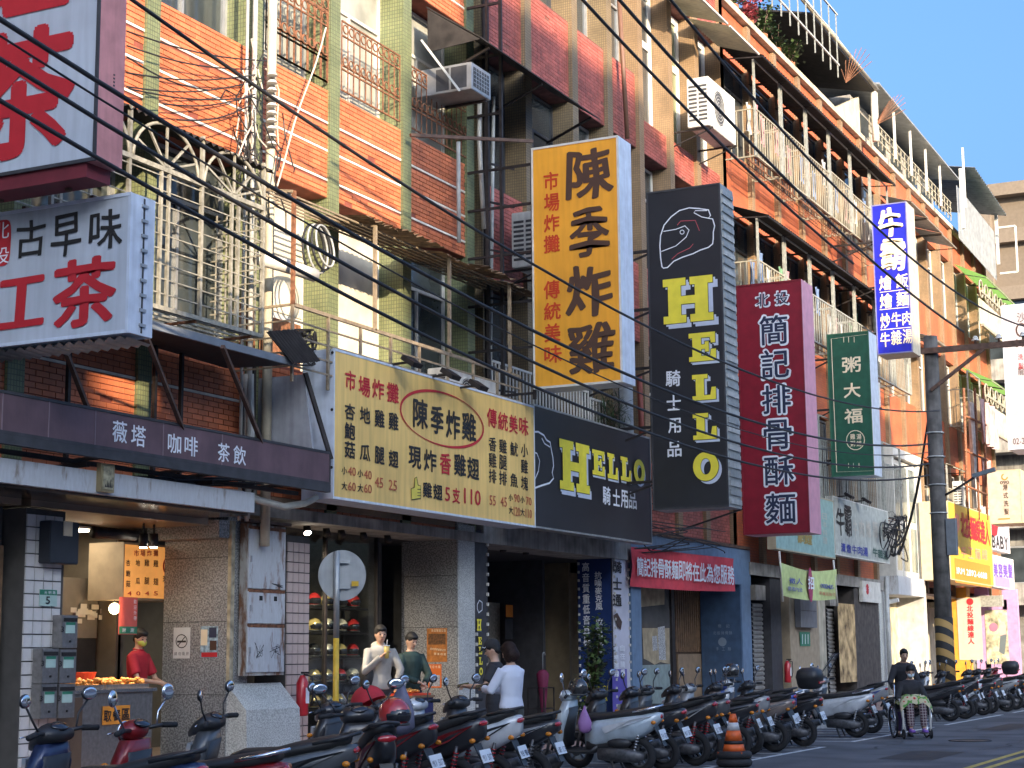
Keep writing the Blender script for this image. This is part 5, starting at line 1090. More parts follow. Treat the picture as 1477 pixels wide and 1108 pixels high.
# ================================================================ cages, railings, awnings, air conditioners
tc = thing('window_cage', 'cream window cage with two fan-shaped arches under the corrugated awning', 'window cage', (-12.3, 15.6, 5.4))
Xc_ = -11.9; zb, zm = 5.40, 7.01
yL, yR = 11.9, 17.12
m_arch = mat('ivory_painted_steel', (.36, .34, .28), .55, .2, var=.25, scale=14, streak=.35)
def tb(*p, w_=.03, m=m_arch, nm='bar', par=tc): return MB().bar(p[0], p[1], w_).build(nm, m, par)
tb((Xc_, yL, zm), (Xc_, yR, zm), w_=.055, nm='rail'); tb((Xc_, yL, zb), (Xc_, yR, zb), w_=.05, nm='rail')
for y in (13.3, 14.53, 15.86, yR): tb((Xc_, y, zb), (Xc_, y, 7.6), w_=.042, nm='post')
for y in (13.9, 15.10, 15.24, 16.46, 16.6): tb((Xc_, y, zb), (Xc_, y, zm), w_=.036, nm='post')
for k in range(9): z = zb+.17*(k+1); tb((Xc_, yL, z), (Xc_, yR, z), w_=.013)
for c in (13.92, 15.19, 16.5):
    q = MB(); q.tube([(Xc_, c+.60*math.cos(a), zm+.02+.52*math.sin(a)) for a in [math.pi*k/20 for k in range(21)]], .022, 6); q.build('arch', m_arch, tc)
    for a in (.4, .85, 1.57, 2.2, 2.7): tb((Xc_, c, zm+.02), (Xc_, c+.58*math.cos(a), zm+.02+.5*math.sin(a)), w_=.025, nm='spoke')
for k in range(10): z = zb+.17*k; tb((F+.01, yR, z), (Xc_, yR, z), w_=.018)
for k in range(5): x = F+.1+.15*k; tb((x, yR, zb), (x, yR, zm), w_=.016)
for k in range(5): x = F+.12+.15*k; tb((x, yL, zb-.01), (x, yR, zb-.01), w_=.025, nm='tray_bar')
for y in (12.5, 13.6, 14.7, 15.8, 16.9): tb((F, y, zb-.04), (Xc_, y, zb-.04), w_=.03, m=m_rust, nm='tray_joist')
t = thing('awning', 'dark corrugated awning with scalloped edge over the arched cage', 'awning', (-12.2, 15, 7.6))
q = MB(); corr(q, (-11.86, 12.0, 7.58), (-11.86, 17.32, 7.52), (-.84, 0, .32), 42, .022); q.build('sheet', m_awn, t, fix=False)
q = MB(); q.box(-12.69, -11.9, 12, 17.2, 7.35, 7.36); 
t = thing('balcony_railing', 'beige steel balcony railing and posts over the yellow menu sign', 'railing', (-11.9, 21, 5.1))
Xr = -11.78; y0, y1 = 17.62, 24.1
for k, z in enumerate((5.88, 5.68, 5.48, 5.28, 5.1)): MB().bar((Xr, y0, z), (Xr, y1, z), .045 if k == 0 else .022).build('rail', m_rail, t); MB().bar((F, y0, z), (Xr, y0, z), .03 if k == 0 else .02).build('rail', m_rail, t)
for y in (17.62, 18.45, 19.25, 20.05, 20.85, 21.7, 22.5, 23.3, 24.1): MB().bar((Xr, y, 4.9), (Xr, y, 5.88), .035).build('baluster', m_rail, t)
for y, m in ((17.62, m_rust), (19.62, m_rail), (21.75, m_rail), (23.75, m_rail)): MB().bar((Xr, y, 5.88), (Xr, y, 7.35), .045).build('post', m, t)
for k in range(4): MB().bar((F+.03, 17.75+k*.16, 5.3), (F+.03, 17.75+k*.16, 6.0), .02).build('baluster', m_rust, t)
t = thing('awning', 'ragged rusty corrugated roof above the balcony railing', 'awning', (-12.2, 21, 7.4))
for k in range(6): MB().bar((F+.02+.16*k, 17.5, 7.48-.03*k), (F+.02+.16*k, 24.5, 7.48-.03*k), .022).build('purlin', m_rail, t)
for y in (17.6, 19.6, 21.7, 23.7): MB().bar((F, y, 7.5), (Xr, y, 7.34), .035).build('rafter', m_rail, t)
for k, (a, c, dz) in enumerate(((19.3, 20.3, 0), (20.2, 21.4, .03), (21.3, 22.6, -.02), (22.5, 23.6, .04), (23.5, 24.9, 0))):
    q = MB(); corr(q, (F+.01, a, 7.54+dz), (F+.01, c, 7.52+dz), (1.0+.06*(k % 2), .05*(k-2), -.15-.02*k), 9, .02, ragged=.07); q.build('sheet', m_corr, t, fix=False)
# dark awning, upper centre
t = thing('awning', 'large black sheet awning over the upper windows beside the yellow hanging sign', 'awning', (-12.2, 25, 11))
p0, p1 = atX(693, 62, -11.75), atX(866, 158, -11.75)
q = MB(); n = 14
for k in range(n):
    a, c = p0.y+(p1.y-p0.y)*k/n, p0.y+(p1.y-p0.y)*(k+1)/n
    q = MB(); q.prism([(-11.75, a, 11.08), (-11.75, c-.012, 11.08), (-12.72, c-.012, 11.75), (-12.72, a, 11.75)], (0, 0, 1), .02).build('panel', m_awn, t)
MB().prism([(-11.76, p0.y, 11.06), (-12.7, p0.y, 11.72), (-12.7, p0.y, 11.0)], (0, 1, 0), .02).build('side_flap', m_awn, t)
for y in (p0.y+.4, (p0.y+p1.y)/2, p1.y-.3): MB().bar((F, y, 10.7), (-11.8, y, 11.05), .04).build('arm', m_blk, t)
# generic awning + cage per bay on the long building
def awning(y0, y1, zt, label, m=m_awn, out=.85, drop=.3, group='sheet awnings over the windows of the long building', ribs=6):
    t = thing('awning', label, 'awning', (F+out/2, (y0+y1)/2, zt), group)
    q = MB(); corr(q, (F+out, y0, zt-drop), (F+out, y1, zt-drop), (-out-.02, 0, drop), ribs*2, .012); q.build('sheet', m, t, fix=False)
    f = MB().bar((F+out-.02, y0, zt-drop-.03), (F+out-.02, y1, zt-drop-.03), .03).build('front_bar', m_blk if m is m_awn else m_cage, t)
    for y in (y0+.05, y1-.05): MB().bar((F, y, zt-.35), (F+out-.03, y, zt-drop-.03), .025).build('arm', m_blk, t)
    return t
def cage(y0, y1, z0, z1, label, m=m_cage, out=.75, hb=1.35, step=.17, group='barred window cages of the long building', top=True, cap=False):
    t = thing('window_cage', label, 'window cage', (F+out/2, (y0+y1)/2, z0), group); X = F+out
    for z in (z0, z0+hb): MB().bar((X, y0, z), (X, y1, z), .035).build('rail', m, t)
    for y in (y0, y1):
        MB().bar((X, y, z0), (X, y, z1), .05).build('post', m_cageg, t)
        for z in (z0, z0+hb): MB().bar((F, y, z), (X, y, z), .03).build('side_rail', m, t)
    me = MB().box(-.009, .009, -.012, .012, 0, hb).mesh('bar', m); n = int((y1-y0)/step)
    for k in range(1, n): o = link('bar', me, t); o.location = V((X, y0+(y1-y0)*k/n, z0))-BASE[t.name]
    for k in range(1, 5): o = link('bar', me, t); o.location = V((F+out*k/5, y0, z0))-BASE[t.name]
    for k in range(4): MB().bar((F+.1+k*.2, y0, z0-.02), (F+.1+k*.2, y1, z0-.02), .02).build('tray_bar', m_rust, t)
    if top: MB().bar((X, y0, z1), (X, y1, z1), .03).build('rail', m_cageg, t)
    return t
ORD = ['first', 'second', 'third', 'fourth', 'fifth', 'sixth', 'seventh', 'eighth', 'ninth', 'tenth', 'eleventh', 'twelfth', 'thirteenth', 'fourteenth']
for i in range(6):
    a, c = pC[i]+.0, pC[i+1]-.0
    awning(a-.10, c-.10, 15.78-.0, 'dark awning on the top floor, %s bay right of the cream air conditioner' % ORD[i], out=1.05, drop=.42)
    cage(a+.08, c-.06, 13.0, 15.35, 'cream barred cage on the top floor, %s bay right of the cream air conditioner' % ORD[i], hb=1.15+.1*(i % 2))
for i in range(7):
    a, c = pC[i], pC[i+1]
    awning(a-.10, c-.10, 11.9, 'dark awning on the third floor, %s bay right of the black vertical sign' % ORD[i], out=1.05, drop=.40)
    cage(a+.08, c-.06, 9.3, 11.5, 'barred cage on the third floor, %s bay right of the black vertical sign' % ORD[i], m=m_cage if i < 2 else m_cageg, hb=1.2, step=.18, out=.72)
for i in range(1, 6):
    a, c = pC[i], pC[i+1]
    cage(a+.08, c-.06, 5.3, 7.4, 'grey barred cage on the second floor, %s bay left of the white two storey front' % ORD[5-i], m=m_cageg, hb=1.5, step=.17, out=.78)
for (i, zt, lab) in ((7, 15.75, 'corrugated grey awning under the roof railing, nearest the blue sign'), (8, 15.7, 'second corrugated grey awning from the blue sign'), (9, 15.65, 'third corrugated grey awning from the blue sign'), (8, 11.8, 'grey corrugated awning level with the street pole top'), (9, 7.85, 'rusty corrugated canopy just right of the street pole')):
    awning(pC[i]+.05, pC[i+1]+.2, zt, lab, m=m_galv if zt > 9 else m_corr, out=1.0, drop=.35)
for z, w_ in ((15.75, 'upper'), (11.9, 'lower')):
    for k in range(3):
        y = 62.9+k*2.3; t = awning(y, y+2.2, z, 'green sheet awning on the %s far balcony, %s from the left' % (w_, ORD[k]), m=m_gawn, out=1.15, drop=.62, group='green awnings at the far end', ribs=4)
    t = thing('balcony_railing', 'cream ornamental railing of the %s far balcony' % w_, 'railing', (-11.7, 66, z-2.3), None)
    for zz in (z-2.5, z-1.25): MB().bar((F+1.0, 62.3, zz), (F+1.0, 70, zz), .09).build('rail', m_cage, t)
    MB().box(F+.9, F+.96, 62.3, 70, z-2.45, z-1.5).build('solid_panel', m_cream, t)
    for k in range(9): y = 62.4+k*.95; MB().torus((F+1.0, y, z-1.15), (1, 0, 0), .32, .035, 14, 6).build('arch', m_cage, t)
cage(pC[11], pC[12], 9.35, 11.3, 'small cream cage left of the lower green awnings', hb=1.3)
cage(pC[9]+.1, pC[10], 5.6, 7.6, 'cream bowed cage just right of the street pole', hb=1.2, m=m_cage)
# pale awnings on the brown pilaster building top floor
for k, (x0, x1, yt) in enumerate(((975, 1032, 0), (1004, 1068, 34))):
    p0, p1 = atX(x0+30*0, yt+30, F+1.0), atX(x1, yt+35, F+1.0)
    t = thing('awning', 'cream sheet awning over the top windows, %s' % ('left one touching the photo top' if k == 0 else 'right one above the cream air conditioner'), 'awning', (F+.5, p1.y, 15.4))
    q = MB(); y0, y1 = (32.6, 34.6) if k == 0 else (34.75, 36.8)
    corr(q, (F+1.0, y0, 15.33), (F+1.0, y1, 15.33), (-1.0, 0, .36), 14, .01); q.build('sheet', mat('cream_awning_sheet', (.62, .56, .40), .5), t, fix=False); MB().bar((F+1.0, y0, 15.32), (F+1.0, y1, 15.32), .04).build('front_bar', m_wfr, t)
# ornate rusty balconets on the green pilaster building
def balconet(y0, y1, z0, h, label, X=F-.02, m=m_rust, scr=True):
    t = thing('window_guard', label, 'window guard', (X, (y0+y1)/2, z0), 'scrolled iron guards on the green pilaster windows')
    for z in (z0, z0+.32, z0+.38+.0, z0+h-.22, z0+h): MB().bar((X, y0, z), (X, y1, z), .022).build('rail', m, t)
    n = int((y1-y0)/.16)
    for k in range(n+1): MB().bar((X, y0+(y1-y0)*k/n, z0), (X, y0+(y1-y0)*k/n, z0+h), .014).build('bar', m, t)
    ring = MB().torus((0, 0, 0), (1, 0, 0), .065, .011, 12, 5).mesh('scroll', m)
    for k in range(n):
        for z in (z0+h-.11, z0+.44): o = link('scroll', ring, t); o.location = V((X+.012, y0+(y1-y0)*(k+.5)/n, z))-BASE[t.name]
    return t
for k, (i, lab) in enumerate(((4, 'leftmost scrolled rusty window guard, beside the utility pole cables'), (5, 'middle scrolled rusty window guard between green pilasters'), (6, 'third scrolled iron guard below the steel air conditioner'))):
    balconet(pA[i+0]+.2 if i else 0, pA[i+1]-.2, 9.62, 1.05, lab) if i != 4 else balconet(18.3, 19.85, 9.62, 1.25, lab)
balconet(pA[7]+.15, pA[8]-.12, 9.62, 1.0, 'scrolled iron guard in shade by the lattice frame')
for i, lab in ((0, 'rusty red basket guard on the fourth floor, nearest'), (1, 'rusty red basket guard on the fourth floor, second'), (2, 'rusty red basket guard on the fourth floor, third'), (3, 'rusty red basket guard on the fourth floor, fourth')):
    t = thing('window_guard', lab, 'window guard', (F+.1, pC[i]+1, 13.2), 'rusty basket guards under the top floor cages'); y0, y1 = pC[i]+.3, pC[i+1]-.3
    for z in (12.45, 12.6, 12.75, 12.9): MB().bar((F+.45, y0, z+.3), (F+.45, y1, z+.3), .02).build('bar', m_rust, t)
    for k in range(9): MB().bar((F+.45, y0+(y1-y0)*k/8, 12.7), (F+.45, y0+(y1-y0)*k/8, 13.25), .018).build('bar', m_rust, t)
def railing(y0, y1, z0, h, X, m, label, st=.13, grp=None):
    t = thing('window_railing', label, 'railing', (X, (y0+y1)/2, z0), grp)
    for z in (z0, z0+h): MB().bar((X, y0, z), (X, y1, z), .035).build('rail', m, t)
    n = int((y1-y0)/st); me = MB().box(-.01, .01, -.014, .014, 0, h).mesh('bar', m)
    for k in range(n+1): o = link('bar', me, t); o.location = V((X, y0+(y1-y0)*k/n, z0))-BASE[t.name]
railing(24.7, 28.6, 5.35, .95, F+.12, m_wfr, 'white barred railing behind the menu sign and the yellow hanging sign')
railing(28.7, 29.4, 5.3, .9, F+.12, m_wfr, 'short white railing beside the potted pine leaves')
railing(26.6, 28.3, 9.4, .7, F-.1, m_wfr, 'white window railing under the black awning')
# air conditioners
def ac_split(loc, label, w_=.8, h=.55, d=.32, fan=True, grid=False, group='outdoor air conditioner units'):
    t = thing('air_conditioner', label, 'air conditioner', loc, group); x, y, z = loc
    MB().box(x, x+d, y, y+w_, z, z+h).build('case', m_acw, t, bevel=.012)
    MB().torus((x+d+.004, y+w_*.38, z+h*.5), (1, 0, 0), h*.36, .012, 24, 6).build('fan_ring', m_acw, t); MB().disc((x+d+.001, y+w_*.38, z+h*.5), (1, 0, 0), h*.36, .003, 24).build('fan_opening', m_acd, t)
    q = MB()
    for k in range(5): MB().torus((x+d+.008, y+w_*.38, z+h*.5), (1, 0, 0), h*(.06+.065*k), .004, 20, 5).build('guard_ring', m_acw, t)
    for k in range(9):
        zz = z+h*.12+k*h*.085
        MB().box(x+.04, x+d*.46, y-.004, y-.001, zz, zz+h*.045).build('louvre', m_acd, t); MB().box(x+d*.54, x+d-.04, y-.004, y-.001, zz, zz+h*.045).build('louvre', m_acd, t)
    for yy in (y+.1, y+w_-.1): MB().bar((F-.1, yy, z-.03), (x+d+.05, yy, z-.03), .035).build('bracket', m_blk, t); MB().bar((F-.05, yy, z-.35), (x+d, yy, z-.05), .025).build('brace', m_blk, t)
    return t
p = atX(1062, 186, -11.95)
ac_split((-12.35, 33.65, 12.75), 'cream air conditioner with slotted side in sun on the upper facade', w_=1.75, h=1.1, d=.5)
ac_split((-12.45, 25.2, 7.95), 'white air conditioner behind the lattice frame beside the yellow sign', w_=1.0, h=.95, d=.5)
ac_split((-12.35, 22.1, 5.15), 'white air conditioner on the balcony floor under a rusty roof', w_=1.6, h=.62, d=.35)
ac_split((-12.2, 32.0, 4.85), 'small white air conditioner between the black and crimson vertical signs', w_=.75, h=.65, d=.4)
ac_split((-12.0, 45.6, 8.2), 'grey air conditioner above the green porridge sign', w_=.9, h=.7, d=.4)
ac_split((-12.0, 57.2, 6.1), 'white two fan air conditioner just right of the pole', w_=1.0, h=1.0, d=.35)
t = thing('air_conditioner', 'boxy window air conditioner with square grille sticking out on a steel strut', 'air conditioner', (-12.3, 22.7, 10.3))
ya, yb = 22.75, 23.42; MB().box(-12.9, -11.92, ya, yb, 10.28, 10.72).build('case', m_alu, t, bevel=.008)
for x0, x1 in ((-12.55, -12.32), (-12.28, -12.0)): MB().box(x0, x1, ya-.004, ya-.001, 10.32, 10.68).build('side_grille', m_acd, t)
MB().box(-11.919, -11.915, ya+.07, yb-.07, 10.34, 10.66).build('grille', m_acd, t)
for k in range(1, 6): y = ya+.07+(yb-ya-.14)*k/6; MB().box(-11.914, -11.908, y-.006, y+.006, 10.34, 10.66).build('grille_bar', m_alu, t)
for k in range(1, 5): z = 10.34+.32*k/5; MB().box(-11.914, -11.907, ya+.07, yb-.07, z-.005, z+.005).build('grille_bar', m_alu, t)
MB().bar((F+.05, ya-.3, 11.1), (-12.1, ya-.05, 10.25), .035).build('strut', m_pvc, t); MB().bar((F, yb-.1, 10.25), (-11.95, yb-.1, 10.25), .04).build('bracket', m_blk, t)
MB().box(XW+.01, XW+.03, 22.3, 22.75, 9.9, 10.9).build('filler_panel', m_cabw, t)
# ---------------------------------------------------------------- roof level
t = thing('roof_railing', 'grey steel railing of the rooftop garden at the top of the photo', 'railing', (F, 41, 17.2))
y = 37.2
for z in (17.9, 18.7, 19.4): MB().bar((F+.55, 37, z), (F+.55, 45.6, z), .045).build('rail', m_pvc, t)
while y < 45.7: MB().bar((F+.55, y, 17.5), (F+.55, y, 19.4), .03).build('baluster', m_cageg, t); y += .75
for z in (17.5, 18.2, 18.9): MB().bar((F+1.1, 38.5, z), (F-.2, 38.5, z), .03).build('rail', m_rust, t)
t = thing('roof_shed', 'dark open roof shed with cream eave pipe on the parapet', 'roof shed', (-14, 46, 17.2))
MB().prism([(F+.45, 43.2, 18.62), (F+.45, 50.0, 18.45), (-17, 50.0, 19.6), (-17, 43.2, 19.8)], (0, 0, 1), .05).build('roof_sheet', m_awn, t)
MB().box(-17, -14.5, 43.5, 49.8, 17.0, 19.4).build('back_wall', m_dark, t); MB().tube([(F+.5, 40.0, 18.8), (F+.5, 50.1, 18.55)], .07, 8).build('eave_pipe', m_cream, t)
MB().tube([(F+.4, 50.0, 18.5), (F+.4, 50.0, 16.9)], .09, 8).build('downpipe', m_wfr, t); MB().prism([(F-.02, 47.0, 17.15), (F-.02, 49.9, 17.15), (F-.02, 49.9, 18.35)], (-1, 0, 0), .1).build('gable_panel', m_cream, t)
t = thing('roof_shed', 'long grey roofed rooftop extension with small windows', 'roof shed', (-14, 56, 17.2))
MB().prism([(F+.55, 50.2, 18.75), (F+.55, 61.8, 18.6), (-16, 61.8, 19.3), (-16, 50.2, 19.5)], (0, 0, 1), .06).build('roof_sheet', m_galv, t)
MB().box(-16, F-.4, 50.3, 61.6, 17.1, 18.6).build('wall', m_conc, t)
for k in range(5): y = 50.8+2.2*k; MB().box(F-.395, F-.36, y, y+1.5, 17.5, 18.3).build('window', m_gl, t); MB().box(F+.3, F+.37, y-.2, y-.13, 17.1, 18.65).build('post', m_wfr, t)
for z in (17.35, 17.6, 17.85): MB().bar((F+.15, 50.3, z), (F+.15, 62, z), .04).build('rail', m_cage, t)
y = 50.4
while y < 62: MB().bar((F+.15, y, 17.15), (F+.15, y, 17.85), .03).build('baluster', m_cage, t); y += .5
t = thing('roof_fence', 'grey-green corrugated parapet sheeting at the far end of the roof', 'roof fence', (F, 66, 17.1))
q = MB(); corr(q, (F+.3, 62.4, 16.6), (F+.3, 69.6, 16.4), (0, 0, 2.0), 40, .03); q.build('sheet', m_galv, t, fix=False)
MB().bar((F+.6, 62.4, 17.7), (F+.6, 62.4, 20.0), .07).build('post', m_wfr, t)
t = thing('roof_shed', 'corrugated lean-to roof on white posts at the far roof end', 'roof shed', (-13, 67, 19))
q = MB(); corr(q, (F+.8, 63.5, 19.5), (F+.8, 69.8, 19.1), (-2.6, 0, .5), 22, .04); q.build('roof_sheet', m_galv, t, fix=False)
for y in (63, 69.8): MB().box(F+.3, F+.42, y, y+.12, 17.1, 19.4).build('post', m_wfr, t)
for y0, y1, z0 in ((69.3, 69.45, 16.6),): 
    for P_ in (((F+.5, y0, z0), (F+1.2, y0, z0)), ((F+.5, y0, z0+1.9), (F+1.2, y0, z0+1.9)), ((F+1.2, y0, z0), (F+1.2, y0, z0+1.9))): MB().bar(*P_, .07).build('side_frame', m_wfr, t)
# fan of spikes
t = thing('spike_fan', 'fan of thin steel security spikes beside the roof post', 'spikes', (F+.3, 50.2, 17.6))
for k in range(9):
    a = -.6+.28*k; p0 = V((F+.35, 50.3, 17.5)); MB().bar(p0, p0+V((1.1*math.sin(a)*.5+.35, .25+.35*math.cos(a), 1.05*math.cos(a-.5))), .016).build('spike', m_rust, t)
t = thing('spike_fan', 'fan of thin steel security spikes on the rooftop garden frame', 'spikes', (F+.9, 45.6, 17.6))
for k in range(8): a = -.7+.3*k; p0 = V((F+.7, 45.7, 17.4)); MB().bar(p0, p0+V((.9*math.sin(a)*.6+.2, .1, 1.0*math.cos(a-.4))), .016).build('spike', m_rust, t)
rj = random.Random(11)
jc = [mat('washed_blue_cloth', (.12, .18, .32), .9), mat('washed_pink_cloth', (.45, .20, .22), .9), mat('washed_green_cloth', (.14, .28, .16), .9), mat('washed_white_cloth', (.45, .45, .44), .9)]
for i in range(6):
    for z0 in (13.02, 9.32):
        for k in range(3):
            y = pC[i]+.35+.55*k+rj.random()*.2; zz = z0+.35+rj.random()*.6; c = rj.choice(jc)
            t = thing('laundry', '%s cloth hung inside the %s floor cage, %s bay, %s' % (c.name.split('_')[1], 'top' if z0 > 12 else 'third', ORD[i], ['left', 'middle', 'right'][k]), 'laundry', (F+.4, y, zz), 'laundry inside the window cages')
            q = MB(); vs = []
            for a in range(7):
                for b_ in range(4): vs.append((F+.42+.04*math.sin(a*1.7+b_), y+.34*a/6, zz+.75-.7*b_/3+.02*math.sin(a)))
            q.add(vs, [(a*4+b_, (a+1)*4+b_, (a+1)*4+b_+1, a*4+b_+1) for a in range(6) for b_ in range(3)]); q.sm = [True]*len(q.f); q.build('cloth', c, t, fix=False)
# ================================================================ utility pole, cables, pipes
m_pole = mat('soot_dark_concrete', (.10, .095, .09), .9, var=.35, scale=4, streak=.3)
Pp = V((-9.3, 42.6, .15)); pt = thing('utility_pole', 'dark concrete street pole with striped foot, cross arm and small lamp', 'utility pole', tuple(Pp))
MB().tube([(Pp.x, Pp.y, .15), (Pp.x, Pp.y, 9.35)], [.225, .175], 16).build('shaft', m_pole, pt)
m, N, L, b = mat_nodes('striped_band'); tc = N.new('ShaderNodeTexCoord'); wv = N.new('ShaderNodeTexWave'); wv.wave_type = 'BANDS'; wv.bands_direction = 'DIAGONAL'
wv.inputs['Scale'].default_value = 1.15; mp = N.new('ShaderNodeMapping'); mp.inputs['Rotation'].default_value = (0, .6, .3); L.new(tc.outputs['Object'], mp.inputs[0]); L.new(mp.outputs[0], wv.inputs[0])
rp = N.new('ShaderNodeValToRGB'); rp.color_ramp.interpolation = 'CONSTANT'; rp.color_ramp.elements[0].color = (.02, .02, .02, 1); rp.color_ramp.elements[1].position = .5; rp.color_ramp.elements[1].color = (.36, .22, .07, 1)
L.new(wv.outputs[1], rp.inputs[0]); L.new(rp.outputs[0], b.inputs['Base Color']); b.inputs['Roughness'].default_value = .8
MB().tube([(Pp.x, Pp.y, .35), (Pp.x, Pp.y, 2.35)], [.232, .225], 16).build('striped_sleeve', m, pt)
za = atX(1340, 506, Pp.x).z
MB().bar((Pp.x-.2, Pp.y-.2, za), (Pp.x+2.9, Pp.y-.2, za), .12, .14).build('cross_arm', m_brs, pt)
MB().bar((Pp.x, Pp.y-.2, za-1.0), (Pp.x+1.35, Pp.y-.2, za-.06), .08).build('arm_brace', m_brs, pt)
ins = [Pp.x+1.15, Pp.x+1.72, Pp.x+2.3]
for x in ins:
    MB().tube([(x, Pp.y-.2, za+.07), (x, Pp.y-.2, za+.2)], .03, 8).build('pin', m_brs, pt); q = MB(); q.disc((x, Pp.y-.2, za+.16), (0, 0, 1), .10, .05, 14, .06); q.disc((x, Pp.y-.2, za+.22), (0, 0, 1), .07, .05, 14, .04); q.build('insulator', m_acw, pt)
pa, pb = atX(1345, 721, Pp.x+.2), atX(1378, 706, Pp.x+1.0)
MB().tube([(Pp.x+.1, Pp.y, 5.3), (Pp.x+.45, Pp.y-.1, 5.45), (Pp.x+.95, Pp.y-.2, 5.72)], .03, 8).build('lamp_arm', m_blk, pt)
MB().obox((Pp.x+1.2, Pp.y-.25, 5.82), (.55, .16, .09), Matrix.Rotation(-.25, 3, 'Y')).build('lamp_head', mat('grey_blue_metal', (.18, .23, .26), .4, .5), pt)
MB().box(Pp.x+.19, Pp.x+.42, Pp.y-.14, Pp.y+.1, 3.85, 4.75).build('junction_box', mat('steel_grey_box', (.16, .18, .20), .5), pt)
for z in (6.3, 6.9, 5.6, 4.9): MB().torus((Pp.x, Pp.y, z), (0, 0, 1), .215, .018, 18, 6).build('strap', m_pvc, pt)
def wire(pts, X, r, label, m=m_wire, grp='overhead cables along the street', end=None, start=None):
    P = [atX(x, y, X) for x, y in pts]
    if end: P.append(V(end))
    # quadratic through three points (least squares over Y)
    import numpy as np
    ys = np.array([p.y for p in P]); c = np.polyfit(ys, [p.z for p in P], 2 if len(P) > 2 else 1); cx = np.polyfit(ys, [p.x for p in P], 1)
    y0, y1 = (start if start is not None else min(ys)-3), max(ys)
    pp = [(float(np.polyval(cx, y)), float(y), float(np.polyval(c, y))) for y in np.linspace(y0, y1, 26)]
    o = MB().tube(pp, r, 6).build('cable', m); tag(o, label, 'cable', grp)
e = lambda k: (ins[k], Pp.y-.2, za+.24)
wire([(840, 0), (1005, 171), (1100, 267), (1231, 380)], -8.1, .022, 'cable from the street pole passing left of the black vertical sign top', end=None)
wire([(891, 0), (1100, 219), (1262, 384), (1390, 478)], -7.9, .024, 'thick cable crossing the sky side of the cream air conditioner')
wire([(967, 0), (1100, 158), (1265, 325), (1365, 415), (1477, 470)], -7.2, .020, 'cable crossing the top floor cages toward the right edge')
wire([(187, 0), (380, 130), (579, 264), (740, 364), (909, 459), (1100, 547), (1234, 583), (1354, 593)], -9.1, .018, 'cable crossing the scrolled window guards and the yellow hanging sign')
wire([(0, 31), (182, 144), (380, 266), (560, 363), (740, 455), (912, 547), (1100, 615), (1240, 640), (1340, 640)], -9.1, .022, 'thick cable crossing the huge white sign high up')
wire([(0, 69), (137, 147), (380, 280), (570, 375), (740, 470), (912, 570), (1100, 640), (1340, 650)], -9.2, .010, 'thin cable just under the thick one over the huge sign')
wire([(0, 91), (192, 206), (380, 309), (634, 456), (740, 504), (930, 590), (1100, 655), (1340, 668)], -9.1, .020, 'cable crossing the middle of the huge white sign')
wire([(0, 153), (147, 237), (380, 357), (634, 487), (790, 560), (930, 625), (1100, 680), (1340, 684)], -9.1, .020, 'lowest thick cable crossing both white signs')
# concrete service pole with cable bundle between the pilasters
t = thing('service_pole', 'pale pipe riser with tangled cables and insulators beside a green pilaster', 'riser pipe', (F+.2, 18.0, .2))
MB().tube([(F+.22, 18.1, 2.9), (F+.22, 18.1, 14)], .065, 10).build('riser', mat('cream_pipe', (.55, .50, .38), .6, var=.15, streak=.2), t); MB().tube([(F+.14, 17.82, 3.2), (F+.14, 17.82, 14)], .035, 8).build('pipe', m_pvc, t); MB().tube([(F+.16, 17.62, 3.2), (F+.16, 17.62, 14)], .022, 8).build('pipe', m_pvc, t)
for k in range(10): MB().disc((F+.3, 18.0, 8.15+.105*k), (0, 0, 1), .075, .035, 12, .05).build('insulator', m_acw, t)
rr = random.Random(3)
for k in range(26):
    y0 = 17.3+rr.random()*1.0; z0 = 7.2+rr.random()*1.6; P = [V((F+.1+rr.random()*.25, y0, z0+.8))]
    for j in range(5): P.append(P[-1]+V((rr.uniform(-.06, .06), rr.uniform(-.22, .22), rr.uniform(-.45, .05))))
    sm = []
    for a, c in zip(P[:-1], P[1:]): sm += [a.lerp(c, i/4) for i in range(4)]
    MB().tube(sm, .010, 5).build('cable_loop', m_wirew if k % 4 == 0 else m_wire, t)
t = thing('cable_coil', 'loose coils of grey cable hanging on the railing by the riser pipe', 'cable coil', (F+.5, 18.6, 6.7))
for k in range(4): MB().torus((-11.95+.02*k, 18.35+.06*k, 6.75+.03*k), (1, .15, .05*k), .34-.02*k, .016, 28, 6).build('loop', m_pvc if k % 2 else m_wire, t)
MB().tube([(-12.1, 17.3, 6.45), (-11.95, 18.0, 6.42), (-11.9, 18.3, 6.40)], .09, 10).build('sleeve', m_wfr, t)
# wires crossing the lit orange panels
for k, (a, c) in enumerate([((183, 45), (385, 88)), ((183, 66), (362, 100)), ((183, 105), (368, 108)), ((183, 125), (350, 122)), ((186, 128), (368, 140)), ((235, 150), (368, 136)), ((255, 173), (362, 152)), ((183, 82), (300, 130))]):
    p, q_ = atX(*a, F+.35), atX(*c, F+.30); P = [p.lerp(q_, i/8)+V((0, 0, -.08*math.sin(math.pi*i/8))) for i in range(9)]
    tag(MB().tube(P, .010, 5).build('cable', m_wire), 'thin drop cable %s across the lit orange panels beside the huge sign' % ['topmost', 'second', 'third', 'fourth', 'fifth', 'sixth', 'lowest', 'short slanting'][k], 'cable', 'thin drop cables by the huge sign')
p, q_ = atX(470, 40, F+.3), atX(398, 268, F+.3); tag(MB().tube([p.lerp(q_, i/8)+V((0, .03*math.sin(i), 0)) for i in range(9)], .012, 5).build('rope', m_wirew), 'pale rope hanging slantwise over the lit orange panel', 'rope')
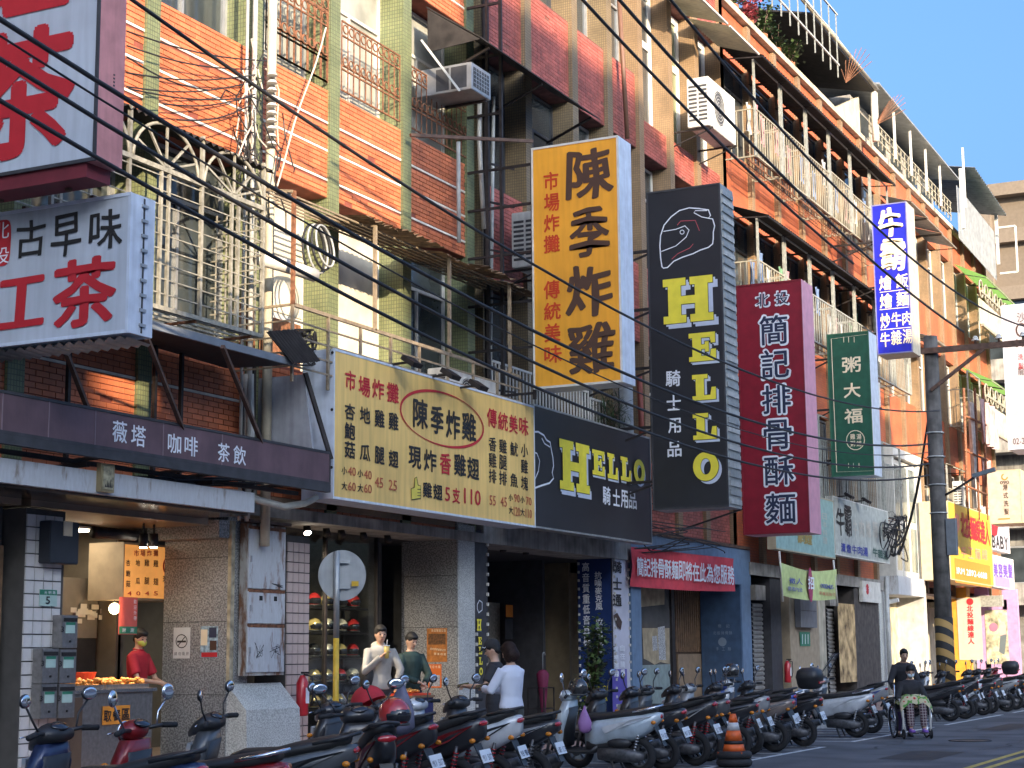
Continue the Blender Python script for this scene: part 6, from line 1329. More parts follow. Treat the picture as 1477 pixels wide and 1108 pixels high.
def pipe(x0, y0, x1, y1, X, r, m, label, ex=()):
    t = MB().tube([atX(x0, y0, X)]+[atX(a, b_, X) for a, b_ in ex]+[atX(x1, y1, X)], r, 8).build('drain_pipe', m); tag(t, label, 'pipe')
pipe(661, 205, 662, 350, F+.12, .035, m_pvc, 'short pale drain pipe on the shaded red panel'); pipe(692, 120, 698, 330, F+.18, .04, m_wfr, 'white pipe below the window air conditioner', ex=((691, 200),))
pipe(698, 0, 705, 640, F+.12, .05, m_blk, 'black drain pipe where green and brown pilasters meet'); pipe(712, 140, 706, 640, F+.1, .03, m_pvc, 'thin grey pipe behind the lattice frame')
pipe(893, 0, 905, 200, F+.1, .05, mat('brown_pipe', (.16, .08, .05), .6), 'brown drain pipe above the yellow hanging sign'); pipe(903, 560, 906, 690, F+.25, .14, m_pvc, 'thick pale duct between the yellow and black hanging signs')
pipe(922, 540, 928, 690, F+.15, .06, mat('brick_red_pipe', (.30, .07, .04), .6), 'brick red drain pipe left of the black vertical sign'); pipe(358, 540, 361, 738, F+.1, .08, m_pvc, 'grey drain pipe behind the plum fabric sign')
pipe(350, 560, 352, 738, F+.16, .02, m_blk, 'thin black conduit beside the grey drain pipe')
t = MB().tube([atX(x, y, -12.0) for x, y in ((300, 708), (345, 712), (375, 722), (410, 731), (440, 726), (470, 712))], .045, 8).build('hose', mat('ivory_hose', (.55, .53, .45), .5)); tag(t, 'ivory flexible hose sagging under the plum sign end', 'hose')
rr = random.Random(9)
def tangle(cx, cy, X, n, sx, sy, label, r=.014):
    t = thing('cable_tangle', label, 'cables', tuple(atX(cx, cy, X)))
    for k in range(n):
        P = [atX(cx+rr.uniform(-sx, sx), cy+rr.uniform(-sy, sy), X+rr.uniform(-.2, .2))]
        for j in range(4): P.append(atX(cx+rr.uniform(-sx, sx), cy+rr.uniform(-sy, sy), X+rr.uniform(-.2, .2)))
        sm = []
        for i in range(len(P)-1):
            p0, p1, p2, p3 = P[max(i-1, 0)], P[i], P[i+1], P[min(i+2, len(P)-1)]
            for s in range(5): u = s/5; sm.append(.5*((2*p1)+(p2-p0)*u+(2*p0-5*p1+4*p2-p3)*u*u+(3*p1-p0-3*p2+p3)*u*u*u))
        MB().tube(sm, r, 5).build('cable', m_wire, t)
tangle(1290, 775, -11.8, 13, 20, 32, 'knot of black cables hanging in front of the white shop front', .018)
tangle(430, 500, -12.1, 16, 26, 26, 'tangle of black cables beside the ribbed black flap', .014)
tangle(200, 695, -12.3, 14, 190, 7, 'loose black cables lying on top of the white fascia', .012)
tangle(985, 778, -12.4, 5, 70, 24, 'sagging wires over the red cloth banner', .012)
for a, c, l in (((1345, 560), (1297, 800), 'thick black cable dropping from the pole to the white shop front'), ((1330, 668), (1290, 790), 'thin black cable dropping from the pole')):
    p, q_ = atX(*a, Pp.x), atX(*c, -11.6); tag(MB().tube([p.lerp(q_, i/10)+V((0, 0, -.5*math.sin(math.pi*i/10))) for i in range(11)], .03, 6).build('cable', m_wire), l, 'cable')
t = thing('ribbed_flap', 'black ribbed plastic sheet draped beside the menu sign', 'plastic sheet', tuple(atX(415, 500, -11.7)))
q = MB(); a, c = atX(385, 478, -11.75), atX(425, 476, -11.75); corr(q, a, c, V((.15, .35, -.36)), 9, .025); q.build('sheet', m_blk, t, fix=False)
for x, w_ in ((650, 0), (690, 1), (594, 2), (1225, 3), (1250, 4)):
    X = -11.45 if w_ < 3 else -11.6; p = atX(x, {0: 540, 1: 556, 2: 522, 3: 715, 4: 722}[w_], X); t = thing('floodlight', 'black floodlight %s' % ['over the middle of the yellow menu sign', 'over the right half of the yellow menu sign', 'over the left half of the yellow menu sign', 'left one over the weathered white sign', 'right one over the weathered white sign'][w_], 'floodlight', tuple(p), 'floodlights over the flat signs')
    MB().obox(p, (.22, .26, .07), Matrix.Rotation(.6, 3, 'Y')).build('head', m_blk, t); MB().bar(p, p+V((-.5, 0, -.02)), .03).build('arm', m_blk, t)
# ---------------------------------------------------------------- pole with round sign back
ps = atX(485, 920, -10.9); ts = thing('traffic_sign', 'round traffic sign seen from behind on a galvanised pole with yellow foot', 'traffic sign', (ps.x, ps.y, .15))
MB().tube([(ps.x, ps.y, .15), (ps.x, ps.y, 1.72)], .036, 12).build('yellow_pole', mat('yellow_paint', (.62, .38, .03), .5, var=.15, scale=10), ts); MB().tube([(ps.x, ps.y, 1.72), (ps.x, ps.y, 2.74)], .036, 12).build('steel_pole', m_galv, ts)
nd = V((.78, -.62, 0)).normalized(); c = V((ps.x, ps.y, 2.46)) - nd*.06 + V((.07, .05, 0)); MB().disc(c, -nd, .30, .012, 40).build('disc', m_galv, ts)
for z in (2.32, 2.62): MB().obox(c+V((0, 0, z-2.46))+nd*.02, (.16, .05, .04), Matrix.Rotation(.9, 3, 'Z')).build('clamp', m_pvc, ts)
MB().obox(c+nd*.006+V((.12, .09, -.10)), (.09, .004, .06), Matrix.Rotation(math.atan2(nd.y, nd.x)+math.pi/2, 3, 'Z')).build('sticker', cmat('ochre_sticker', (.55, .33, .02)), ts)
# ---------------------------------------------------------------- plants
m_leaf = mat('leaf_green', (.075, .12, .035), .5, var=.3, island=.5); m_leafd = mat('dark_leaf', (.04, .075, .025), .5, var=.3, island=.5); m_pot = mat('terracotta_pot', (.32, .12, .06), .8)
def plant(loc, label, r, h, n, m, pot=True, cat='potted plant', seed=1, long=False, ls=.05, grp=None):
    rg = random.Random(seed); t = thing('potted_plant', label, cat, loc, grp); x, y, z = loc
    if pot: MB().disc((x, y, z), (0, 0, 1), .13, .26, 16, .17).build('pot', m_pot, t)
    st = MB()
    tips = []
    for k in range(9):
        a = rg.uniform(0, 6.28); P = [V((x, y, z+.2))]
        for j in range(5): P.append(P[-1]+V((math.cos(a)*r/5*rg.uniform(.3, 1), math.sin(a)*r/5*rg.uniform(.3, 1), h/5.5*rg.uniform(.8, 1.1))))
        st.tube(P, [.014, .012, .010, .008, .006, .004], 5); tips += P[1:]
    st.build('stem', m_brs, t)
    lf = MB()
    for k in range(n):
        c = rg.choice(tips)+V((rg.gauss(0, r*.22), rg.gauss(0, r*.22), rg.gauss(0, h*.07))); d = V((rg.uniform(-1, 1), rg.uniform(-1, 1), rg.uniform(-.6, .5))).normalized(); s = d.cross(V((0, 0, 1))).normalized()
        L_ = ls*(4.5 if long else 1)*rg.uniform(.7, 1.3); W_ = ls*(.12 if long else .42)
        lf.add([c, c+d*L_*.5+s*W_, c+d*L_, c+d*L_*.5-s*W_], [(0, 1, 2, 3)])
    tag(lf.build('foliage', m, t, fix=False), kind='stuff'); return t
plant((F+.3, 28.0, .15), 'bushy potted shrub in front of the blue headset board', .38, 1.75, 1500, m_leaf, seed=4, ls=.09)
plant((F+.15, 29.3, 5.1), 'spiky green plant on the ledge beside the black flat sign', .5, 1.0, 700, m_leafd, pot=False, seed=6, long=True, ls=.08)
for k, (y, h, m) in enumerate(((37.6, 1.0, m_leaf), (38.7, 1.2, m_leaf), (39.9, .8, mat('pink_blossom', (.5, .12, .14), .6, island=.5)), (41.0, 1.0, m_leaf), (42.2, .8, m_leafd), (43.4, .7, m_leaf))):
    plant((F-.25, y, 17.15), 'rooftop plant behind the railing, %s from the left' % ORD[k], .45, h, 420, m, seed=20+k, ls=.11, grp='rooftop garden plants')
# ---------------------------------------------------------------- pavement objects
def extinguisher(loc, label):
    t = thing('fire_extinguisher', label, 'fire extinguisher', loc); x, y, z = loc; m = mat('extinguisher_red', (.48, .02, .03), .3, coat=.5)
    MB().loft([[V((x+r*math.cos(a), y+r*math.sin(a), z+h)) for a in [2*math.pi*k/14 for k in range(14)]] for h, r in ((0, .07), (.03, .08), (.42, .08), (.48, .05), (.52, .03))]).build('cylinder', m, t)
    MB().box(x-.02, x+.1, y-.012, y+.012, z+.54, z+.565).build('handle', m_blk, t); MB().box(x-.02, x+.02, y-.02, y+.02, z+.52, z+.539).build('valve', m_alu, t); MB().tube([(x+.02, y, z+.53), (x+.1, y+.08, z+.5), (x+.1, y+.1, z+.25), (x+.07, y+.09, z+.12)], .012, 6).build('hose', m_wire, t)
    MB().box(x+.075, x+.084, y-.035, y+.035, z+.16, z+.36).build('label_plate', m_wht_ if False else k_wht, t)
p = atX(436, 1012, F+.25); extinguisher((F+.25, p.y, .75), 'red fire extinguisher in a clear bag hanging on the pink tiled column'); extinguisher((F+.1, atX(1130, 960, F).y, .8), 'red fire extinguisher beside the grey shutters')
t = thing('umbrella_stand', 'black umbrella stand holding a closed maroon umbrella', 'umbrella stand', (F-.1, 26.6, .2)); x, y = F-.1, 26.9
for dx, dy in ((-.15, -.2), (.15, -.2), (.15, .2), (-.15, .2)): MB().bar((x+dx, y+dy, .2), (x+dx, y+dy, .95), .02).build('leg', m_blk, t)
for z in (.3, .6, .95):
    for a, c in (((-.15, -.2), (.15, -.2)), ((.15, -.2), (.15, .2)), ((.15, .2), (-.15, .2)), ((-.15, .2), (-.15, -.2))): MB().bar((x+a[0], y+a[1], z), (x+c[0], y+c[1], z), .015).build('rail', m_blk, t)
tu = thing('umbrella', 'closed maroon umbrella hooked on the stand', 'umbrella', (x, y, .35)); MB().loft([[V((x+.04+r*math.cos(a)*(1+.2*math.cos(5*a)), y+r*math.sin(a), z)) for a in [2*math.pi*k/20 for k in range(20)]] for z, r in ((.38, .015), (.6, .04), (.95, .075), (1.18, .10), (1.24, .06), (1.26, .012))]).build('canopy', mat('maroon_cloth', (.16, .012, .05), .7), tu)
MB().tube([(x+.04, y, 1.25), (x+.04, y, 1.5)]+[(x+.04, y+.05-.05*math.cos(a), 1.5+.05*math.sin(a)) for a in [.5, 1.2, 1.9, 2.6, 3.1]], .010, 6).build('handle', m_alu, tu)
# cone on tyres
pc = V((-7.75, 22.3, 0)); 
for k in range(2):
    t = thing('tyre', ['lower black tyre under the traffic cone', 'upper black tyre under the traffic cone'][k], 'tyre', (pc.x, pc.y, .06+.10*k), 'stacked tyres under the cone')
    MB().torus((pc.x, pc.y, .06+.10*k), (0, 0, 1), .19, .055, 32, 10).build('tread', mat('tyre_rubber', (.022, .022, .024), .8, var=.3), t)
t = thing('traffic_cone', 'worn orange traffic cone with white band standing on stacked tyres', 'traffic cone', (pc.x, pc.y, .18)); m_co = mat('cone_orange', (.70, .12, .02), .5, var=.25, scale=8)
def frus(z0, r0, z1, r1, m, n): 
    MB().loft([[V((pc.x+r*math.cos(a), pc.y+r*math.sin(a), z)) for a in [2*math.pi*k/28 for k in range(28)]] for z, r in ((z0, r0), (z1, r1))]).build(n, m, t)
frus(.2, .155, .30, .130, m_co, 'base_band'); frus(.301, .131, .345, .122, m_blk, 'black_band'); frus(.346, .121, .48, .092, m_co, 'cone'); frus(.481, .091, .585, .068, mat('reflective_band', (.5, .5, .5), .4), 'white_band'); frus(.586, .067, .70, .038, m_co, 'tip'); MB().box(pc.x-.17, pc.x+.17, pc.y-.17, pc.y+.17, .165, .199).build('foot', m_co, t)
# food table by the couple
tf = atX(592, 1008, F+.6); t = thing('snack_table', 'small blue draped table carrying fried snacks beside the granite column', 'table', (F+.6, tf.y, .15)); x, y = F+.6, tf.y
MB().box(x-.22, x+.22, y-.32, y+.32, .93, .96).build('tabletop', m_wood, t); MB().box(x-.2, x+.2, y-.3, y+.3, .3, .929).build('cloth', mat('indigo_cloth', (.02, .025, .10), .8), t)
for dx in (-.19, .19):
    for dy in (-.29, .29): MB().box(x+dx-.015, x+dx+.015, y+dy-.015, y+dy+.015, .15, .3).build('leg', m_blk, t)
ty = thing('food_tray', 'red tray of fried snacks on the blue draped table', 'food tray', (x, y, .96)); MB().box(x-.18, x+.18, y-.27, y+.27, .962, .99).build('pan', m_bask, ty)
for k in range(26): MB().ball((x+rr.uniform(-.15, .15), y+rr.uniform(-.24, .24), 1.01+rr.random()*.03), (.03, .05, .02), 8, 5).build('fried_piece', m_fry, ty)
# small cameras on posts at the dark column etc.
t = thing('security_camera', 'white security camera right of the dark column', 'security camera', (F+.2, 50.4, 2.6)); p = atX(1289, 867, F+.25); MB().obox(p, (.3, .14, .12), Matrix.Rotation(-.2, 3, 'Y')).build('body', m_acw, t); MB().bar(p, p+V((-.25, 0, .05)), .04).build('bracket', m_pvc, t)

# hanging cloths at the far right and a scaffold of rusty tubes
def hang(x0, x1, yt, yb, X, m, label):
    p0, p1 = atX(x0, yt, X), atX(x1, yb, X); t = thing('hanging_cloth', label, 'hanging cloth', (X, (p0.y+p1.y)/2, p0.z), 'cloths hanging at the far right'); q = MB(); vs = []
    for i in range(21):
        for j in range(9): u, v_ = i/20, j/8; vs.append((X+.10*math.sin(u*19+v_), p0.y+(p1.y-p0.y)*u*(1-.1*v_), p0.z+(p1.z-p0.z)*v_))
    q.add(vs, [(i*9+j, (i+1)*9+j, (i+1)*9+j+1, i*9+j+1) for i in range(20) for j in range(8)]); q.sm = [True]*len(q.f); q.build('cloth', m, t, fix=False)
mp1 = mat('pale_pink_cloth', (.52, .34, .32), .9, var=.3, scale=2.5, streak=.4); mp2 = mat('off_white_cloth', (.52, .50, .48), .9, var=.2, streak=.3)
hang(1398, 1412, 580, 735, -11.6, mp2, 'off white cloth hanging beside the rusty tubes'); hang(1413, 1440, 575, 650, -11.5, mp1, 'pale pink cloth hanging high at the far right'); hang(1416, 1432, 660, 735, -11.6, mp1, 'pale pink cloth hanging just above the yellow box sign')
t = thing('scaffold', 'rusty tube frame standing behind the hanging cloths at the far right', 'scaffold', tuple(atX(1408, 750, -11.5)))
for x in (1396, 1412, 1424): MB().tube([atX(x-6, 560, -11.5), atX(x, 750, -11.5)], .05, 6).build('post', m_rust, t)
for y in (600, 650, 700): MB().tube([atX(1392, y, -11.5), atX(1424, y+14, -11.5)], .04, 6).build('rail', m_rust, t)
# ================================================================ scooters
m_tyre = mat('scooter_tyre', (.02, .02, .022), .85, var=.2); m_rim = mat('scooter_rim', (.30, .30, .31), .35, .8); m_seat = mat('scooter_seat_vinyl', (.025, .024, .024), .45, var=.15, bump=.1)
m_plas = mat('scooter_black_plastic', (.03, .03, .032), .4, var=.2); m_chr = mat('chrome', (.75, .76, .78), .12, 1, var=0); m_mir = mat('mirror_glass', (.85, .88, .9), .04, 1, var=0)
m_lens = mat('head_lamp_lens', (.55, .58, .6), .08, .3, var=0); m_tail = mat('red_tail_lens', (.42, .01, .015), .15, var=0, coat=1); m_ind = mat('amber_lens', (.65, .22, .02), .2, var=0); m_plate = mat('number_plate', (.72, .76, .80), .4, var=.04); m_eng = mat('engine_metal', (.12, .12, .125), .5, .6, var=.3, scale=20)
def paint(n, c): return mat('paint_'+n, c, .34, .15, var=.16, scale=5, streak=.15, coat=.45)
def ringyz(x, z0, z1, w, n=14, p=.75):
    zc, h = (z0+z1)/2, (z1-z0)/2
    return [V((x, w*math.copysign(abs(math.cos(a))**p, math.cos(a)), zc+h*math.copysign(abs(math.sin(a))**p, math.sin(a)))) for a in [2*math.pi*k/n for k in range(n)]]
def ringxy(z, xc, hx, hy, n=14, p=.8, sh=0.):
    return [V((xc+hx*math.copysign(abs(math.cos(a))**p, math.cos(a))+sh*abs(math.sin(a)), hy*math.copysign(abs(math.sin(a))**p, math.sin(a)), z)) for a in [2*math.pi*k/n for k in range(n)]]
def scooter_proto(style, body, accent, seat=m_seat, screen=False, plate_no='MKW 5072', box=False):
    t = thing('parked_scooter', 'prototype', 'scooter'); R = .235
    def wheel(x, nm):
        w_ = MB().torus((x, 0, R), (0, 1, 0), R-.048, .05, 30, 10).build('tyre', m_tyre)
        h = MB(); h.torus((x, 0, R), (0, 1, 0), R-.098, .014, 26, 6); h.disc((x, -.05, R), (0, 1, 0), .045, .10, 14)
        for k in range(5): a = 2*math.pi*k/5+.3; h.bar((x+.03*math.cos(a), 0, R+.03*math.sin(a)), (x+(R-.10)*math.cos(a), 0, R+(R-.10)*math.sin(a)), .028, .03, up=(0, 1, 0))
        r_ = h.build('rim', m_rim); e_ = MB().disc((x, .055, R), (0, 1, 0), .07, .01, 18).build(nm, m_eng, t); w_.parent = e_; r_.parent = e_
    wheel(.64, 'wheel'); wheel(-.62, 'wheel')
    for s in (-1, 1): MB().tube([(.64, s*.075, R), (.50, s*.075, .62)], .02, 8).build('fork', m_eng, t)
    ff = MB(); rs = []
    for k in range(9): a = .3+2.3*k/8; c = V((.64+(R+.035)*math.cos(a), 0, R+(R+.035)*math.sin(a))); rs.append([c+V((.02*math.cos(a)*math.cos(b_), .075*math.sin(b_), .02*math.sin(a)*math.cos(b_))) for b_ in [2*math.pi*j/10 for j in range(10)]])
    ff.loft(rs); ff.build('front_fender', body if style != 'sport' else m_plas, t)
    # front apron
    q = MB(); q.loft([ringxy(.27, .40, .05, .12), ringxy(.40, .43, .08, .19, sh=-.03), ringxy(.60, .41, .09, .225, sh=-.04), ringxy(.78, .36, .095, .20, sh=-.04), ringxy(.92, .30, .08, .14)]); q.build('front_apron', body, t)
    q = MB(); q.loft([ringxy(.34, .345, .03, .16), ringxy(.60, .33, .03, .18), ringxy(.84, .26, .035, .15)]); q.build('inner_apron', m_plas, t)
    q = MB(); q.loft([ringyz(.42, .26, .33, .14), ringyz(.2, .25, .31, .17), ringyz(-.02, .25, .32, .17), ringyz(-.12, .28, .40, .15)]); q.build('footboard', m_plas, t)
    # tail body
    wd = {'sport': .135, 'retro': .185, 'plain': .16}[style]; tz = {'sport': .10, 'retro': 0, 'plain': .03}[style]
    q = MB(); q.loft([ringyz(.06, .30, .62, .11), ringyz(-.10, .32, .70, wd*.9), ringyz(-.35, .40-(.02 if style == 'retro' else 0), .74+tz*.3, wd), ringyz(-.62, .50-(.08 if style == 'retro' else 0), .76+tz*.7, wd*.98), ringyz(-.82, .60-(.06 if style == 'retro' else 0), .78+tz, wd*.75), ringyz(-.96, .68, .77+tz, wd*.40)]); q.build('body_shell', body, t)
    q = MB(); q.loft([ringyz(.04, .27, .45, .135), ringyz(-.25, .26, .48, .14), ringyz(-.5, .34, .52, .12)]); q.build('lower_shell', m_plas, t)
    for s in (-1, 1):
        q = MB(); q.prism([(-.20, s*(wd*.97), .60), (-.62, s*(wd*1.0), .70+tz*.4), (-.88, s*(wd*.62), .74+tz*.7), (-.60, s*(wd*1.0), .64), (-.25, s*(wd*.98), .52)], (0, s, 0), .012); q.build('side_trim', accent, t)
    q = MB(); q.loft([ringyz(.10, .66, .73, .09), ringyz(.0, .66, .765, .13), ringyz(-.28, .68, .775, .145), ringyz(-.42, .70, .80+tz*.4, .15), ringyz(-.75, .74+tz*.7, .85+tz*.9, .13), ringyz(-.90, .78+tz, .84+tz, .07)]); q.build('seat', seat, t)
    q = MB(); q.tube([(-.62, .13, .79+tz), (-.88, .12, .84+tz), (-.98, 0, .86+tz), (-.88, -.12, .84+tz), (-.62, -.13, .79+tz)], .016, 8); q.build('grab_rail', m_plas if style != 'retro' else m_chr, t)
    MB().ball((-.955, 0, .725+tz), (.022, .085 if style != 'retro' else .045, .03), 14, 8).build('tail_light', m_tail, t)
    for s in (-1, 1):
        MB().ball((-.90, s*.14, .66), (.035, .028, .025), 10, 6).build('indicator', m_ind, t); MB().ball((.46, s*.15, .74), (.03, .035, .022), 10, 6).build('indicator', m_ind, t)
        MB().tube([(-.60, s*.115, .25), (-.70, s*.12, .60)], .018, 6).build('shock_rod', m_eng, t)
        q = MB()
        for k in range(7): q.torus((-.62-.011*k, s*.117, .32+.036*k), (-.28, 0, 1), .027, .006, 12, 5)
        tag(q.build('shock_spring', m_chr if style == 'retro' else m_tail if style == 'sport' else m_rim, t), kind='stuff')
    q = MB(); q.prism([(-.88, -.055, .62), (-.86, .055, .62), (-1.0, .055, .36), (-1.0, -.055, .36)], (1, 0, .1), .012); q.build('mudguard', m_plas, t)
    P0 = V((-.975, 0, .50)); rot = Matrix.Rotation(.38, 3, 'Y'); pl = MB().obox(P0, (.008, .20, .135), rot).build('number_plate', m_plate, t, bevel=0)
    vs, fs = [], []
    for i, ch in enumerate(plate_no):
        g = glyph(ch, 0.)
        if not g[0]: continue
        o = len(vs); vs += [P0+rot @ V((-.0055, .085-.0255*(i+.5)*8/len(plate_no)*.92-x*.019, -.018+y*.062)) for x, y in g[0]]; fs += [tuple(a+o for a in f) for f in g[1]]
    b = MB(); b.add(vs, fs); lo = b.build('lettering', k_navy, None, fix=False); lo.parent = pl
    # engine, exhaust, stand
    q = MB(); q.loft([ringyz(-.12, .18, .34, .08), ringyz(-.4, .16, .36, .10), ringyz(-.62, .15, .32, .09), ringyz(-.74, .19, .27, .05)]); q.v = [p+V((0, .08, 0)) for p in q.v]; q.build('engine_case', m_eng, t)
    MB().ball((-.42, .13, .40), (.17, .06, .07), 14, 8).build('air_box', m_plas, t)
    MB().tube([(-.1, -.12, .2), (-.35, -.15, .22), (-.48, -.16, .27), (-.85, -.17, .38)], [.018, .02, .05, .055], 12).build('exhaust', m_eng, t); MB().tube([(-.5, -.18, .29), (-.76, -.185, .37)], .045, 10).build('heat_shield', m_chr if style == 'retro' else m_plas, t)
    for s in (-1, 1): MB().bar((-.28, s*.11, .22), (-.36, s*.15, .01), .024).build('stand_leg', m_eng, t)
    # bars
    if style == 'retro': MB().ball((.31, 0, .985), (.10, .13, .075), 18, 10).build('handlebar_cover', body, t); MB().ball((.405, 0, .975), (.03, .07, .065), 16, 8).build('headlight', m_lens, t); MB().torus((.40, 0, .975), (1, 0, .1), .068, .009, 20, 6).build('lamp_ring', m_chr, t)
    else:
        q = MB(); q.loft([ringyz(.20, .93, 1.02, .12), ringyz(.30, .90, 1.06, .17), ringyz(.40, .88, 1.0, .12), ringyz(.47, .86, .92, .05)]); q.build('handlebar_cover', body if style == 'sport' else m_plas, t)
        q = MB(); q.prism([(.46, -.11, .66), (.46, .11, .66), (.40, .16, .82), (.40, -.16, .82)], (1, 0, .25), .035); q.build('headlight', m_lens, t)
    MB().ball((.235, 0, 1.035), (.055, .085, .02), 14, 6, rot=Matrix.Rotation(-.5, 3, 'Y')).build('instrument', m_vis, t)
    for s in (-1, 1):
        MB().tube([(.27, s*.10, .99), (.24, s*.24, 1.0), (.20, s*.36, .99)], .015, 8).build('handlebar', m_plas, t); MB().tube([(.235, s*.25, 1.0), (.195, s*.375, .99)], .021, 10).build('grip', m_tyre, t)
        MB().tube([(.30, s*.27, .99), (.29, s*.35, .985)], .007, 6).build('brake_lever', m_chr, t)
        stem = MB().tube([(.25, s*.20, 1.0), (.27, s*.25, 1.10), (.25, s*.33, 1.19)], .008, 6).build('mirror_stem', m_chr if style == 'retro' else m_plas, t)
        rt = Matrix.Rotation(s*.15, 3, 'Z'); rr_ = (.018, .062, .062) if style == 'retro' else (.018, .075, .050)
        h = MB().ball((.25, s*.345, 1.235), rr_, 16, 8, rot=rt).build('mirror', m_plas if style != 'retro' else m_chr, t)
        g_ = MB().ball((.236, s*.345, 1.235), (.008, rr_[1]*.88, rr_[2]*.88), 16, 8, rot=rt).build('mirror_glass', m_mir); g_.parent = h
    if screen:
        q = MB(); vs = []; n = 12
        for i in range(n+1):
            for j in range(9):
                u, v_ = (i/n-.5), j/8; y = u*.50*(1-.45*v_*v_); x = .46-.10*abs(u)*2-.34*v_-.05*v_*v_; vs.append((x, y, .90+.58*v_))
        q.add(vs, [(i*9+j, (i+1)*9+j, (i+1)*9+j+1, i*9+j+1) for i in range(n) for j in range(8)]); q.sm = [True]*len(q.f); q.build('windscreen', clear('clear_screen', (.9, .92, .92), .72), t, fix=False)
        q = MB(); e1 = [V(vs[k]) for k in range(0, 9)]+[V(vs[i*9+8]) for i in range(n+1)]+[V(vs[n*9+8-k]) for k in range(9)]; q.tube(e1, .008, 6); q.build('screen_edge', m_plas, t)
    if box:
        q = MB(); q.loft([[V((-.78+hx*math.copysign(abs(math.cos(a))**.5, math.cos(a)), hy*math.copysign(abs(math.sin(a))**.5, math.sin(a)), z)) for a in [2*math.pi*k/20 for k in range(20)]] for z, hx, hy in ((.93, .13, .15), (.96, .17, .19), (1.10, .20, .21), (1.12, .205, .215), (1.22, .18, .19), (1.26, .12, .13))]); q.build('top_box', m_plas, t)
        MB().box(-.99, -.975, -.14, .14, 1.02, 1.05).build('box_reflector', m_tail, t)
    return t
W_, K_, B_, S_, G_, R__, N_ = paint('white', (.66, .68, .70)), paint('black', (.03, .03, .034)), paint('blue', (.05, .10, .42)), paint('silver', (.36, .37, .38)), paint('dark_grey', (.10, .105, .11)), paint('red', (.24, .012, .016)), paint('navy', (.02, .035, .10))
LB = paint('pale_blue', (.50, .58, .63)); BR = paint('taupe', (.22, .18, .16))
XC = -8.95
# style, body, accent, (x, y, heading deg), options, label
SCO = [
 ('plain', N_, S_, (-8.05, 9.6, 182), dict(), 'dark blue scooter at the bottom left corner below the mailboxes'),
 ('retro', R__, S_, (-7.8, 10.2, 184), dict(), 'red and grey scooter in front of the steel counter'),
 ('plain', G_, K_, (-8.35, 11.9, 196), dict(), 'dark grey scooter in front of the granite column plinth'),
 ('sport', K_, R__, (-7.95, 13.2, 132), dict(), 'black scooter with red trim turned away beside the round sign pole'),
 ('sport', K_, R__, (XC-.1, 14.85, 176), dict(), 'black and red scooter next to the shiny red helmet'),
 ('sport', K_, R__, (XC, 15.75, 180), dict(), 'black scooter with red tail trim left of the white scooter'),
 ('sport', W_, K_, (XC, 16.45, 178), dict(plate_no='MUB 9184'), 'white angular scooter in front of the woman in white'),
 ('plain', K_, W_, (XC, 17.25, 183), dict(plate_no='618 KCP'), 'black and white scooter just right of the white angular one'),
 ('retro', LB, W_, (XC+.03, 20.5, 180), dict(plate_no='EWA 0271', screen=False), 'pale blue and white scooter with black seat, left of the traffic cone'),
 ('plain', K_, G_, (XC, 21.35, 176), dict(), 'black scooter partly behind the pale blue and white one'),
 ('sport', K_, S_, (XC, 22.35, 179), dict(plate_no='NLC 3391'), 'black scooter with silver flank directly behind the traffic cone'),
 ('sport', G_, K_, (XC-.1, 23.3, 180), dict(screen=False), 'dark grey scooter second behind the traffic cone'),
 ('plain', K_, K_, (XC, 24.1, 182), dict(), 'all black scooter before the navy side wall of the blue shop'),
 ('sport', S_, R__, (XC, 24.9, 178), dict(), 'silver scooter with red trim near the widest shutter'),
 ('plain', BR, S_, (XC, 25.75, 180), dict(plate_no='NAM 1550'), 'taupe scooter with silver trim left of the blue scooter'),
 ('sport', B_, K_, (XC-.15, 26.5, 183), dict(), 'bright blue scooter in front of the widest roller shutter'),
 ('plain', K_, K_, (XC, 27.4, 178), dict(box=True, plate_no='MQF 7723'), 'black scooter carrying a black top box'),
 ('retro', W_, S_, (XC-.75, 28.6, 182), dict(), 'white scooter parked deeper with an open helmet on its mirror'),
 ('retro', W_, W_, (XC+.02, 30.6, 178), dict(plate_no='EPK 6642'), 'plain white rounded scooter beside the wheelchair'),
 ('sport', S_, B_, (XC-.1, 32.3, 180), dict(screen=True, plate_no='LGA 2057'), 'silver and blue scooter with tall clear windscreen'),
 ('plain', K_, G_, (XC, 38.3, 180), dict(), 'black scooter just right of the wheelchair by the striped pole'),
 ('sport', K_, S_, (XC, 39.6, 178), dict(), 'black and silver scooter second right of the striped pole'),
 ('retro', W_, K_, (XC, 40.7, 182), dict(), 'white and black scooter third right of the striped pole'),
 ('plain', K_, K_, (XC, 42.0, 180), dict(), 'dark scooter fourth right of the striped pole'),
 ('sport', G_, W_, (XC, 43.3, 179), dict(), 'grey scooter with white flank fifth right of the striped pole'),
 ('plain', S_, K_, (XC, 44.7, 181), dict(box=True), 'silver scooter with a top box near the right edge'),
 ('plain', K_, R__, (XC, 46.2, 180), dict(), 'black scooter near the right edge of the photo'),
 ('sport', K_, K_, (XC, 47.8, 180), dict(), 'black scooter at the far right end of the parked row'),
 ('retro', R__, K_, (XC-.2, 49.6, 180), dict(), 'small dark red scooter farthest along the right edge'),
]
protos = {}
for st, bo, ac, (x, y, hd), op, lab in SCO:
    key = (st, bo.name, ac.name, tuple(sorted(op.items())))
    t = scooter_proto(st, bo, ac, **op)
    if y > 14: x += random.uniform(-.10, .06); hd += random.uniform(-5, 5)
    t.location = (x, y, .004); t.rotation_euler = (R_(random.uniform(-5, -2.5))*1.0, 0, R_(hd)); t['label'] = lab; t['group'] = 'scooters parked along the kerb'
    if x < -10.2: t.location.z = .155
